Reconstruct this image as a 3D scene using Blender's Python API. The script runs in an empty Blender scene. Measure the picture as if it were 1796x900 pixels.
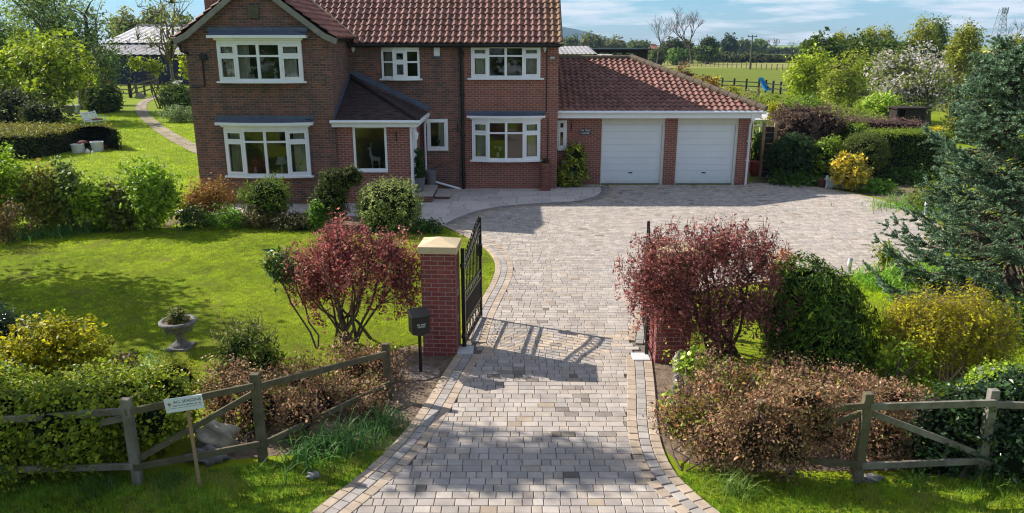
import bpy, math, random
import numpy as np
from mathutils import Vector, Matrix

# ------------------------------------------------------------------ camera, sky, sun, exposure
F = 1320.0; CAMH = 5.0; TH = math.atan(372 / 1320)
cT, sT = math.cos(TH), math.sin(TH)
sc = bpy.context.scene
col = sc.collection
cam = bpy.data.objects.new('camera', bpy.data.cameras.new('camera'))
cam.data.sensor_width = 36; cam.data.lens = F / 1796 * 36
cam.data.clip_start = 0.1; cam.data.clip_end = 20000
cam.location = (0, 0, CAMH); cam.rotation_euler = (math.radians(90) - TH, 0, 0)
col.objects.link(cam); sc.camera = cam

SUN = Vector((-0.907, 0.42, 0.762)).normalized()          # towards the sun
SUN_EL = math.asin(SUN.z); SUN_AZ = math.atan2(SUN.x, SUN.y)
w = bpy.data.worlds.new('World'); sc.world = w; w.use_nodes = True
nt = w.node_tree; nt.nodes.clear()
N = nt.nodes.new; L = nt.links.new
sky = N('ShaderNodeTexSky'); sky.sky_type = 'NISHITA'; sky.sun_disc = False
sky.sun_elevation = SUN_EL; sky.sun_rotation = SUN_AZ
sky.air_density = 1.0; sky.dust_density = 0.35; sky.ozone_density = 3.0
bg1 = N('ShaderNodeBackground'); bg1.inputs[1].default_value = 0.092
sxyz = N('ShaderNodeSeparateXYZ'); tcs = N('ShaderNodeTexCoord'); L(tcs.outputs['Generated'], sxyz.inputs[0])
ert = N('ShaderNodeValToRGB'); ert.color_ramp.elements[0].position = 0.0; ert.color_ramp.elements[0].color = (0.50, 0.67, 0.95, 1)
ert.color_ramp.elements[1].position = 0.40; ert.color_ramp.elements[1].color = (1, 1, 1, 1)
e_ = ert.color_ramp.elements.new(0.06); e_.color = (0.41, 0.69, 0.90, 1)
L(sxyz.outputs['Z'], ert.inputs[0])
smul = N('ShaderNodeMix'); smul.data_type = 'RGBA'; smul.blend_type = 'MULTIPLY'; smul.inputs['Factor'].default_value = 1.0
L(sky.outputs[0], smul.inputs['A']); L(ert.outputs[0], smul.inputs['B']); L(smul.outputs['Result'], bg1.inputs[0])
bg2 = N('ShaderNodeBackground'); bg2.inputs[0].default_value = (0.93, 0.95, 1.0, 1); bg2.inputs[1].default_value = 0.60
tc = N('ShaderNodeTexCoord'); mp = N('ShaderNodeMapping'); mp.inputs['Scale'].default_value = (7, 7, 62)
mp.inputs['Location'].default_value = (1.3, 0.4, 0.35)
L(tc.outputs['Generated'], mp.inputs[0])
ns = N('ShaderNodeTexNoise'); ns.inputs['Scale'].default_value = 1.0; ns.inputs['Detail'].default_value = 7; ns.inputs['Roughness'].default_value = 0.58
L(mp.outputs[0], ns.inputs['Vector'])
rp = N('ShaderNodeValToRGB'); rp.color_ramp.elements[0].position = 0.47; rp.color_ramp.elements[1].position = 0.62
L(ns.outputs['Fac'], rp.inputs[0])
mx = N('ShaderNodeMixShader'); L(rp.outputs[0], mx.inputs[0]); L(bg1.outputs[0], mx.inputs[1]); L(bg2.outputs[0], mx.inputs[2])
wo = N('ShaderNodeOutputWorld'); L(mx.outputs[0], wo.inputs[0])

sun = bpy.data.objects.new('sun', bpy.data.lights.new('sun', 'SUN'))
sun.data.energy = 4.8; sun.data.angle = math.radians(0.5); sun.data.color = (1.0, 0.94, 0.85)
sun.rotation_euler = SUN.to_track_quat('Z', 'Y').to_euler()
col.objects.link(sun)
sc.view_settings.view_transform = 'Standard'; sc.view_settings.look = 'None'
sc.view_settings.exposure = 0.75; sc.view_settings.gamma = 1; sc.view_settings.use_curve_mapping = False
sc.render.engine = 'CYCLES'
sc.cycles.use_adaptive_sampling = False; sc.cycles.filter_width = 1.15; sc.cycles.max_bounces = 7; sc.cycles.transparent_max_bounces = 12; sc.cycles.diffuse_bounces = 3
sc.cycles.transmission_bounces = 5; sc.cycles.glossy_bounces = 3; sc.cycles.caustics_reflective = False; sc.cycles.caustics_refractive = False

# ------------------------------------------------------------------ pixel <-> world (used to measure the place from the photograph)
def ray(px, py):
    u = (px - 898) / F; v = (py - 450) / F
    return (u, cT - v * sT, -sT - v * cT)
def G(px, py, z=0.0):
    d = ray(px, py); t = (z - CAMH) / d[2]
    return (d[0] * t, d[1] * t, z)
def P(px, py, Y):
    d = ray(px, py); t = Y / d[1]
    return (d[0] * t, Y, CAMH + d[2] * t)
def X_(px, py, Y): return P(px, py, Y)[0]
def Z_(py, Y): return P(898, py, Y)[2]
RNG = np.random.default_rng(7); random.seed(7)

# ------------------------------------------------------------------ objects
def tag(o, label=None, cat=None, group=None, kind=None):
    if label: o['label'] = label
    if cat: o['category'] = cat
    if group: o['group'] = group
    if kind: o['kind'] = kind
    return o
def thing(name, label, cat, loc=(0, 0, 0), group=None, rz=0):
    o = bpy.data.objects.new(name, None); o.empty_display_size = 0.2
    o.location = loc; o.rotation_euler = (0, 0, rz); col.objects.link(o)
    return tag(o, label, cat, group)
def world_of(p):
    return world_of(p.parent) @ p.matrix_parent_inverse @ p.matrix_basis if p.parent else p.matrix_basis.copy()
def link(name, me, mat, parent=None):
    o = bpy.data.objects.new(name, me); col.objects.link(o)
    if mat is not None and not me.materials: me.materials.append(mat)
    if parent is not None:
        o.parent = parent
        o.matrix_parent_inverse = world_of(parent).inverted()      # parts are built in world space
    return o
def np_mesh(name, V, Fq, tint=None, smooth=False, uv=None):
    """V (n,3); Fq (m,k) all faces the same size; tint (m,3) per face."""
    me = bpy.data.meshes.new(name)
    V = np.asarray(V, dtype=np.float32); Fq = np.asarray(Fq, dtype=np.int32)
    m, k = Fq.shape
    me.vertices.add(len(V)); me.vertices.foreach_set('co', V.ravel())
    me.loops.add(m * k); me.loops.foreach_set('vertex_index', Fq.ravel())
    me.polygons.add(m); me.polygons.foreach_set('loop_start', np.arange(0, m * k, k, dtype=np.int32))
    me.polygons.foreach_set('use_smooth', np.full(m, smooth))
    me.update(calc_edges=True)
    if tint is not None:
        at = me.attributes.new('tint', 'FLOAT_COLOR', 'FACE')
        at.data.foreach_set('color', np.concatenate([tint, np.ones((m, 1))], 1).astype(np.float32).ravel())
    if uv is not None:
        l = me.uv_layers.new(name='UVMap'); l.data.foreach_set('uv', np.asarray(uv, dtype=np.float32).ravel())
    return me

class MB:
    """collects boxes, bars, tubes, prisms into ONE mesh with box-projected UVs in metres"""
    def __init__(s): s.v = []; s.f = []; s.sm = []
    def add(s, vs, fs, smooth=False):
        b = len(s.v); s.v += [tuple(v) for v in vs]
        for f in fs: s.f.append([b + i for i in f]); s.sm.append(smooth)
        return s
    def box(s, x0, y0, z0, x1, y1, z1):
        x0, x1 = sorted((x0, x1)); y0, y1 = sorted((y0, y1)); z0, z1 = sorted((z0, z1))
        return s.add([(x0, y0, z0), (x1, y0, z0), (x1, y1, z0), (x0, y1, z0), (x0, y0, z1), (x1, y0, z1), (x1, y1, z1), (x0, y1, z1)],
                     [(0, 3, 2, 1), (4, 5, 6, 7), (0, 1, 5, 4), (1, 2, 6, 5), (2, 3, 7, 6), (3, 0, 4, 7)])
    def bar(s, p, q, wd, ht, up=(0, 0, 1)):
        """rectangular bar from p to q, wd across, ht along up"""
        p = Vector(p); q = Vector(q); d = (q - p).normalized(); up = Vector(up)
        a = d.cross(up)
        if a.length < 1e-4: a = d.cross(Vector((0, 1, 0)))
        a.normalize(); b = a.cross(d).normalized(); a *= wd / 2; b *= ht / 2
        vs = [p - a - b, p + a - b, p + a + b, p - a + b, q - a - b, q + a - b, q + a + b, q - a + b]
        return s.add(vs, [(0, 1, 2, 3), (7, 6, 5, 4), (0, 4, 5, 1), (1, 5, 6, 2), (2, 6, 7, 3), (3, 7, 4, 0)])
    def tube(s, pts, r, n=6, cap=True):
        pts = [Vector(p) for p in pts]
        rs = list(r) if hasattr(r, '__len__') else [r] * len(pts)
        vs = []
        for i, p in enumerate(pts):
            d = (pts[min(i + 1, len(pts) - 1)] - pts[max(i - 1, 0)])
            d = d.normalized() if d.length > 1e-9 else Vector((0, 0, 1))
            a = d.cross(Vector((0.13, 0.37, 0.92)))
            if a.length < 1e-3: a = d.cross(Vector((1, 0, 0)))
            a.normalize(); b = d.cross(a)
            for k in range(n):
                t = 2 * math.pi * k / n
                vs.append(p + (a * math.cos(t) + b * math.sin(t)) * rs[i])
        fs = [(i * n + k, i * n + (k + 1) % n, (i + 1) * n + (k + 1) % n, (i + 1) * n + k) for i in range(len(pts) - 1) for k in range(n)]
        s.add(vs, fs, True)
        if cap:
            m = len(pts) - 1
            s.add([vs[k] for k in range(n)], [tuple(range(n))]); s.add([vs[m * n + k] for k in range(n)], [tuple(range(n))])
        return s
    def lathe(s, prof, c=(0, 0, 0), n=20, smooth=True):
        vs = []; m = len(prof)
        for r, z in prof:
            for k in range(n):
                t = 2 * math.pi * k / n
                vs.append((c[0] + r * math.cos(t), c[1] + r * math.sin(t), c[2] + z))
        fs = [(i * n + k, i * n + (k + 1) % n, (i + 1) * n + (k + 1) % n, (i + 1) * n + k) for i in range(m - 1) for k in range(n)]
        s.add(vs, fs, smooth)
        if prof[0][0] > 1e-4: s.add(vs[:n], [tuple(range(n))[::-1]])
        if prof[-1][0] > 1e-4: s.add(vs[-n:], [tuple(range(n))])
        return s
    def prism(s, poly, y0, y1):
        """polygon in (x,z), extruded along y"""
        n = len(poly)
        vs = [(x, y0, z) for x, z in poly] + [(x, y1, z) for x, z in poly]
        return s.add(vs, [tuple(range(n)), tuple(range(2 * n - 1, n - 1, -1))] + [(i, i + n, (i + 1) % n + n, (i + 1) % n) for i in range(n)])
    def slab(s, poly, z0, z1):
        """polygon in (x,y), from z0 to z1"""
        n = len(poly)
        vs = [(x, y, z0) for x, y in poly] + [(x, y, z1) for x, y in poly]
        return s.add(vs, [tuple(range(n))[::-1], tuple(range(n, 2 * n))] + [(i, (i + 1) % n, (i + 1) % n + n, i + n) for i in range(n)])
    def blob(s, c, r, seg=12, rings=8, amp=0.0, seed=0):
        rn = random.Random(seed); ph = [(rn.uniform(1, 4), rn.uniform(1, 4), rn.uniform(1, 4), rn.uniform(0, 6)) for _ in range(5)]
        vs = []
        for i in range(rings + 1):
            a = math.pi * i / rings
            for k in range(seg):
                t = 2 * math.pi * k / seg
                d = (math.sin(a) * math.cos(t), math.sin(a) * math.sin(t), math.cos(a))
                m = 1 + amp * sum(math.sin(p[0] * d[0] * 2 + p[1] * d[1] * 2 + p[2] * d[2] * 2 + p[3]) for p in ph) / 3
                vs.append((c[0] + d[0] * r[0] * m, c[1] + d[1] * r[1] * m, c[2] + d[2] * r[2] * m))
        return s.add(vs, [(i * seg + k, (i + 1) * seg + k, (i + 1) * seg + (k + 1) % seg, i * seg + (k + 1) % seg) for i in range(rings) for k in range(seg)], True)
    def build(s, name, mat, parent=None, bevel=0):
        me = bpy.data.meshes.new(name); me.from_pydata(s.v, [], s.f); me.update()
        me.polygons.foreach_set('use_smooth', s.sm)
        uvl = me.uv_layers.new(name='UVMap').data
        vs = me.vertices
        for p in me.polygons:
            n = p.normal; ax, ay, az = abs(n.x), abs(n.y), abs(n.z)
            for li in p.loop_indices:
                c = vs[me.loops[li].vertex_index].co
                if ay >= ax and ay >= az: uvl[li].uv = (c.x, c.z)
                elif ax >= az: uvl[li].uv = (c.y, c.z)
                else: uvl[li].uv = (c.x, c.y)
        o = link(name, me, mat, parent)
        if bevel:
            b = o.modifiers.new('edge', 'BEVEL'); b.width = bevel; b.segments = 2; b.limit_method = 'ANGLE'
        return o

# ------------------------------------------------------------------ materials
def newmat(name):
    m = bpy.data.materials.new(name); m.use_nodes = True
    t = m.node_tree; b = t.nodes['Principled BSDF']
    return m, t, b
def setb(b, rough=0.6, metal=0.0, spec=0.4):
    b.inputs['Roughness'].default_value = rough; b.inputs['Metallic'].default_value = metal
    b.inputs['Specular IOR Level'].default_value = spec
def pm(name, c, rough=0.6, metal=0.0, spec=0.4, var=0.0, vs=6.0, c2=None, bump=0.0, bs=40.0, stretch=None):
    """principled with two-scale noise variation of the colour and a noise bump"""
    m, t, b = newmat(name); setb(b, rough, metal, spec)
    b.inputs['Base Color'].default_value = (*c, 1)
    if var or c2:
        tcx = t.nodes.new('ShaderNodeTexCoord'); vec = tcx.outputs['Object']
        if stretch:
            mpx = t.nodes.new('ShaderNodeMapping'); mpx.inputs['Scale'].default_value = stretch; t.links.new(vec, mpx.inputs[0]); vec = mpx.outputs[0]
        n1 = t.nodes.new('ShaderNodeTexNoise'); n1.inputs['Scale'].default_value = vs; n1.inputs['Detail'].default_value = 8; n1.inputs['Roughness'].default_value = 0.65
        t.links.new(vec, n1.inputs['Vector'])
        r = t.nodes.new('ShaderNodeValToRGB'); e = r.color_ramp.elements
        e[0].position = 0.32; e[1].position = 0.68
        d = c2 if c2 else tuple(x * (1 - var) for x in c)
        e[0].color = (*d, 1); e[1].color = (*(c if c2 else tuple(min(1, x * (1 + var)) for x in c)), 1)
        t.links.new(n1.outputs['Fac'], r.inputs[0]); t.links.new(r.outputs[0], b.inputs['Base Color'])
    if bump:
        n2 = t.nodes.new('ShaderNodeTexNoise'); n2.inputs['Scale'].default_value = bs; n2.inputs['Detail'].default_value = 6
        tcb = t.nodes.new('ShaderNodeTexCoord'); t.links.new(tcb.outputs['Object'], n2.inputs['Vector'])
        bp = t.nodes.new('ShaderNodeBump'); bp.inputs['Strength'].default_value = bump; bp.inputs['Distance'].default_value = 0.02
        t.links.new(n2.outputs['Fac'], bp.inputs['Height']); t.links.new(bp.outputs[0], b.inputs['Normal'])
    return m
def brickmat(name, c1, c2, mortar, wear=(0.10, 0.085, 0.075), wearamt=0.5, msize=0.012):
    m, t, b = newmat(name); setb(b, 0.85, 0, 0.25)
    uv = t.nodes.new('ShaderNodeTexCoord'); br = t.nodes.new('ShaderNodeTexBrick')
    br.offset = 0.5; br.squash = 1.0
    br.inputs['Scale'].default_value = 1; br.inputs['Brick Width'].default_value = 0.225; br.inputs['Row Height'].default_value = 0.075
    br.inputs['Mortar Size'].default_value = msize / 2; br.inputs['Mortar Smooth'].default_value = 0.15; br.inputs['Bias'].default_value = 0.0
    br.inputs['Color1'].default_value = (*c1, 1); br.inputs['Color2'].default_value = (*c2, 1); br.inputs['Mortar'].default_value = (*mortar, 1)
    t.links.new(uv.outputs['UV'], br.inputs['Vector'])
    n1 = t.nodes.new('ShaderNodeTexNoise'); n1.inputs['Scale'].default_value = 2.2; n1.inputs['Detail'].default_value = 9; n1.inputs['Roughness'].default_value = 0.7
    mpv = t.nodes.new('ShaderNodeMapping'); mpv.inputs['Scale'].default_value = (1.5, .45, 1); t.links.new(uv.outputs['UV'], mpv.inputs[0]); t.links.new(mpv.outputs[0], n1.inputs['Vector'])
    rr = t.nodes.new('ShaderNodeValToRGB'); rr.color_ramp.elements[0].position = 0.42; rr.color_ramp.elements[1].position = 0.72
    rr.color_ramp.elements[1].color = (wearamt, wearamt, wearamt, 1)
    t.links.new(n1.outputs['Fac'], rr.inputs[0])
    mix = t.nodes.new('ShaderNodeMix'); mix.data_type = 'RGBA'
    t.links.new(rr.outputs[0], mix.inputs['Factor']); t.links.new(br.outputs['Color'], mix.inputs['A']); mix.inputs['B'].default_value = (*wear, 1)
    n3 = t.nodes.new('ShaderNodeTexNoise'); n3.inputs['Scale'].default_value = 60; n3.inputs['Detail'].default_value = 4
    t.links.new(uv.outputs['UV'], n3.inputs['Vector'])
    mul = t.nodes.new('ShaderNodeMix'); mul.data_type = 'RGBA'; mul.blend_type = 'OVERLAY'; mul.inputs['Factor'].default_value = 0.35
    t.links.new(mix.outputs['Result'], mul.inputs['A']); t.links.new(n3.outputs['Fac'], mul.inputs['B'])
    t.links.new(mul.outputs['Result'], b.inputs['Base Color'])
    bp = t.nodes.new('ShaderNodeBump'); bp.invert = True; bp.inputs['Strength'].default_value = 0.7; bp.inputs['Distance'].default_value = 0.012
    t.links.new(br.outputs['Fac'], bp.inputs['Height']); t.links.new(bp.outputs[0], b.inputs['Normal'])
    return m
def tintmat(name, rough=0.6, spec=0.3, trans=0.0, bump=0.0, bs=60, noise=0.0, ns_=30):
    """colour from the per-face attribute 'tint' (each leaf / block has its own colour)"""
    m, t, b = newmat(name); setb(b, rough, 0, spec)
    a = t.nodes.new('ShaderNodeAttribute'); a.attribute_name = 'tint'
    csock = a.outputs['Color']
    if noise:
        n1 = t.nodes.new('ShaderNodeTexNoise'); n1.inputs['Scale'].default_value = ns_; n1.inputs['Detail'].default_value = 8; n1.inputs['Roughness'].default_value = 0.7
        g = t.nodes.new('ShaderNodeTexCoord'); t.links.new(g.outputs['Object'], n1.inputs['Vector'])
        mm = t.nodes.new('ShaderNodeMapRange'); mm.inputs['From Min'].default_value = 0.3; mm.inputs['From Max'].default_value = 0.7
        mm.inputs['To Min'].default_value = 1 - noise; mm.inputs['To Max'].default_value = 1 + noise
        t.links.new(n1.outputs['Fac'], mm.inputs['Value'])
        vm = t.nodes.new('ShaderNodeVectorMath'); vm.operation = 'SCALE'
        t.links.new(csock, vm.inputs[0]); t.links.new(mm.outputs[0], vm.inputs['Scale']); csock = vm.outputs[0]
    t.links.new(csock, b.inputs['Base Color'])
    if bump:
        n2 = t.nodes.new('ShaderNodeTexNoise'); n2.inputs['Scale'].default_value = bs; n2.inputs['Detail'].default_value = 5
        g = t.nodes.new('ShaderNodeTexCoord'); t.links.new(g.outputs['Object'], n2.inputs['Vector'])
        bp = t.nodes.new('ShaderNodeBump'); bp.inputs['Strength'].default_value = bump; bp.inputs['Distance'].default_value = 0.01
        t.links.new(n2.outputs['Fac'], bp.inputs['Height']); t.links.new(bp.outputs[0], b.inputs['Normal'])
    if trans:
        tr = t.nodes.new('ShaderNodeBsdfTranslucent'); t.links.new(csock, tr.inputs['Color'])
        ms = t.nodes.new('ShaderNodeMixShader'); ms.inputs[0].default_value = trans
        t.links.new(b.outputs[0], ms.inputs[1]); t.links.new(tr.outputs[0], ms.inputs[2])
        t.links.new(ms.outputs[0], t.nodes['Material Output'].inputs['Surface'])
    return m
M = {}
M['leaf'] = tintmat('leaf', 0.5, 0.35, 0.46)
M['lit_leaf'] = tintmat('thin_leaf', 0.5, 0.35, 0.58)
M['gloss_leaf'] = tintmat('gloss_leaf', 0.28, 0.6, 0.2)
M['needle'] = tintmat('needle', 0.6, 0.25, 0.12)
M['grass'] = tintmat('grass_blade', 0.55, 0.25, 0.35)
M['block'] = tintmat('paving_block', 0.85, 0.2, 0, 0.35, 90, 0.20, 3.5)
M['slab'] = tintmat('paving_slab', 0.75, 0.25, 0, 0.15, 40, 0.10, 6)
M['bark'] = pm('bark', (0.13, 0.10, 0.075), 0.9, 0, 0.15, c2=(0.06, 0.048, 0.036), vs=9, bump=0.6, bs=30)
M['twig'] = pm('twig', (0.16, 0.115, 0.085), 0.85, 0, 0.2, c2=(0.08, 0.055, 0.042), vs=14)
M['mossbark'] = pm('moss_bark', (0.10, 0.10, 0.045), 0.9, 0, 0.15, c2=(0.06, 0.05, 0.03), vs=9, bump=0.5, bs=30)
M['palebark'] = pm('pale_bark', (0.22, 0.18, 0.14), 0.9, 0, 0.15, c2=(0.12, 0.10, 0.08), vs=9)
M['core'] = pm('green_shade_core', (0.012, 0.018, 0.008), 1, 0, 0.05, c2=(0.006, 0.009, 0.004), vs=12)  # near-black green: shade deep inside a bush, put into the colour
M['corebrown'] = pm('shade_core', (0.035, 0.025, 0.018), 1, 0, 0.05, c2=(0.015, 0.011, 0.008), vs=12)  # near-black brown: shade deep inside a hedge, put into the colour
M['brick_old'] = brickmat('old_brick', (0.30, 0.108, 0.066), (0.10, 0.060, 0.050), (0.27, 0.225, 0.20), (0.085, 0.068, 0.06), 0.7, 0.017)
M['brick_new'] = brickmat('red_brick', (0.34, 0.105, 0.068), (0.22, 0.075, 0.055), (0.42, 0.34, 0.29), (0.17, 0.095, 0.07), 0.3, 0.016)
M['brick_pier'] = brickmat('pier_brick', (0.27, 0.055, 0.048), (0.17, 0.042, 0.042), (0.38, 0.27, 0.23), (0.30, 0.19, 0.17), 0.4)
M['white'] = pm('white_upvc', (0.88, 0.89, 0.91), 0.35, 0, 0.5, c2=(0.82, 0.82, 0.82), vs=3)
M['cream'] = pm('cream_paint', (0.70, 0.68, 0.60), 0.5, 0, 0.4, var=0.05, vs=3)
M['gardoor'] = pm('white_door', (0.78, 0.80, 0.82), 0.42, 0, 0.5, var=0.03, vs=1.5)
def grime(m):
    t = m.node_tree; b = t.nodes['Principled BSDF']; src = b.inputs['Base Color'].links[0].from_socket
    tcx = t.nodes.new('ShaderNodeTexCoord'); sp = t.nodes.new('ShaderNodeSeparateXYZ'); t.links.new(tcx.outputs['Object'], sp.inputs[0])
    n = t.nodes.new('ShaderNodeTexNoise'); n.inputs['Scale'].default_value = 5; n.inputs['Detail'].default_value = 6; t.links.new(tcx.outputs['Object'], n.inputs['Vector'])
    a = t.nodes.new('ShaderNodeMath'); a.operation = 'MULTIPLY_ADD'; a.inputs[1].default_value = -2.2; t.links.new(sp.outputs['Z'], a.inputs[0]); t.links.new(n.outputs['Fac'], a.inputs[2])
    c = t.nodes.new('ShaderNodeMath'); c.operation = 'MULTIPLY'; c.use_clamp = True; c.inputs[1].default_value = .55; t.links.new(a.outputs[0], c.inputs[0])
    mxx = t.nodes.new('ShaderNodeMix'); mxx.data_type = 'RGBA'; t.links.new(c.outputs[0], mxx.inputs['Factor']); t.links.new(src, mxx.inputs['A']); mxx.inputs['B'].default_value = (.36, .32, .27, 1)
    t.links.new(mxx.outputs['Result'], b.inputs['Base Color'])
grime(M['gardoor'])
M['lead'] = pm('lead', (0.13, 0.16, 0.22), 0.6, 0.2, 0.4, c2=(0.08, 0.10, 0.14), vs=5)
M['black'] = pm('black_metal', (0.012, 0.012, 0.013), 0.38, 0.3, 0.5)
M['blackplastic'] = pm('black_plastic', (0.018, 0.018, 0.02), 0.45, 0, 0.4)
M['tile'] = pm('clay_tile', (0.36, 0.155, 0.10), 0.8, 0, 0.25, c2=(0.20, 0.085, 0.062), vs=5, bump=0.25, bs=60)
M['ridge'] = pm('mossy_ridge', (0.20, 0.155, 0.11), 0.9, 0, 0.2, c2=(0.11, 0.085, 0.06), vs=7, bump=0.4, bs=30)
M['plaintile'] = pm('dark_tile', (0.060, 0.038, 0.036), 0.8, 0, 0.2, c2=(0.032, 0.022, 0.024), vs=6, bump=0.2, bs=50)
M['barge'] = pm('barge_board', (0.30, 0.28, 0.24), 0.8, 0, 0.2, c2=(0.19, 0.175, 0.15), vs=4)
M['stone'] = pm('cap_stone', (0.58, 0.46, 0.29), 0.85, 0, 0.2, var=0.10, vs=5, bump=0.15, bs=60)
M['palestone'] = pm('pale_stone', (0.55, 0.56, 0.56), 0.75, 0, 0.25, var=0.08, vs=6)
M['rock'] = pm('rock', (0.52, 0.46, 0.36), 0.9, 0, 0.2, c2=(0.25, 0.22, 0.16), vs=6, bump=1.0, bs=9)
M['urnstone'] = pm('urn_stone', (0.30, 0.28, 0.27), 0.9, 0, 0.2, c2=(0.13, 0.125, 0.12), vs=9, bump=0.7, bs=40)
M['wood_grey'] = pm('weathered_wood', (0.27, 0.245, 0.205), 0.9, 0, 0.15, c2=(0.12, 0.105, 0.082), vs=4, bump=0.5, bs=30, stretch=(1, 1, 1))
M['wood_green'] = pm('mossy_wood', (0.17, 0.145, 0.095), 0.9, 0, 0.15, c2=(0.085, 0.075, 0.045), vs=5, bump=0.5, bs=30)
M['wood_raw'] = pm('raw_wood', (0.36, 0.24, 0.15), 0.85, 0, 0.2, var=0.15, vs=8)
M['wood_dark'] = pm('dark_wood', (0.045, 0.03, 0.026), 0.8, 0, 0.2, c2=(0.025, 0.018, 0.016), vs=8)
M['fence_black'] = pm('black_fence', (0.03, 0.028, 0.032), 0.8, 0, 0.2)
M['soil'] = pm('soil', (0.25, 0.185, 0.13), 1, 0, 0.1, c2=(0.10, 0.075, 0.055), vs=7, bump=1.0, bs=25)
M['sand'] = pm('joint_sand', (0.17, 0.145, 0.12), 1, 0, 0.1, var=0.2, vs=12)
M['terracotta'] = pm('terracotta', (0.26, 0.10, 0.07), 0.8, 0, 0.25, c2=(0.15, 0.06, 0.045), vs=8)
M['potgrey'] = pm('grey_pot', (0.16, 0.155, 0.165), 0.6, 0, 0.35, var=0.1, vs=6)
M['potwhite'] = pm('white_pot', (0.68, 0.70, 0.73), 0.6, 0, 0.35, c2=(0.52, 0.54, 0.56), vs=7)
M['red'] = pm('red_paint', (0.33, 0.05, 0.035), 0.6)
M['blue'] = pm('blue_plastic', (0.02, 0.33, 0.80), 0.4, 0, 0.5, var=0.2, vs=10)
M['alarm'] = pm('alarm_blue', (0.05, 0.22, 0.45), 0.5)
M['slate'] = pm('slate_sign', (0.05, 0.065, 0.075), 0.6, 0, 0.3, var=0.15, vs=20)
M['letter'] = pm('white_lettering', (0.82, 0.82, 0.80), 0.6)
M['board'] = pm('sign_board', (0.76, 0.79, 0.88), 0.35, 0, 0.45, var=0.03, vs=4)
M['ink'] = pm('grey_ink', (0.10, 0.12, 0.17), 0.6)
M['gold'] = pm('gold_ink', (0.30, 0.20, 0.07), 0.6)
M['steel'] = pm('steel', (0.50, 0.50, 0.51), 0.35, 0.9, 0.5)
M['corr'] = pm('corrugated_cement', (0.38, 0.36, 0.36), 0.85, 0, 0.2, c2=(0.22, 0.205, 0.21), vs=1.2)
M['rooflight'] = pm('pale_sheet', (0.60, 0.58, 0.58), 0.6, 0, 0.3, c2=(0.40, 0.37, 0.37), vs=1.0)
M['mast'] = pm('galvanised', (.30, .34, .40), .6, .2)
M['navy'] = pm('navy_boards', (0.020, 0.026, 0.062), 0.7, 0, 0.3, c2=(0.012, 0.016, 0.035), vs=3)
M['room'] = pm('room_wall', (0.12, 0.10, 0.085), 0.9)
M['curtain'] = pm('curtain', (0.80, 0.75, 0.64), 0.9, var=0.08, vs=4)
M['flower_white'] = pm('white_petal', (0.75, 0.74, 0.70), 0.7)
M['flower_pink'] = pm('pink_petal', (0.50, 0.12, 0.16), 0.7)
M['leafplain'] = pm('pot_leaf', (0.06, 0.12, 0.03), 0.5, 0, 0.4, var=0.3, vs=15)
M['farred'] = pm('far_roof', (0.30, 0.12, 0.08), 0.9)
M['farwall'] = pm('far_wall', (0.45, 0.36, 0.30), 0.9)
M['rape'] = pm('rape_flower', (0.65, 0.55, 0.03), 0.9)
def glassmat():
    m = bpy.data.materials.new('window_glass'); m.use_nodes = True; t = m.node_tree; t.nodes.clear()
    o = t.nodes.new('ShaderNodeOutputMaterial'); tr = t.nodes.new('ShaderNodeBsdfTransparent'); tr.inputs[0].default_value = (0.78, 0.83, 0.82, 1)
    gl = t.nodes.new('ShaderNodeBsdfGlossy'); gl.inputs['Roughness'].default_value = 0.02; gl.inputs['Color'].default_value = (1, 1, 1, 1)
    fr = t.nodes.new('ShaderNodeFresnel'); fr.inputs['IOR'].default_value = 1.75
    ms = t.nodes.new('ShaderNodeMixShader'); t.links.new(fr.outputs[0], ms.inputs[0]); t.links.new(tr.outputs[0], ms.inputs[1]); t.links.new(gl.outputs[0], ms.inputs[2])
    t.links.new(ms.outputs[0], o.inputs[0]); return m
M['glass'] = glassmat()
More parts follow.
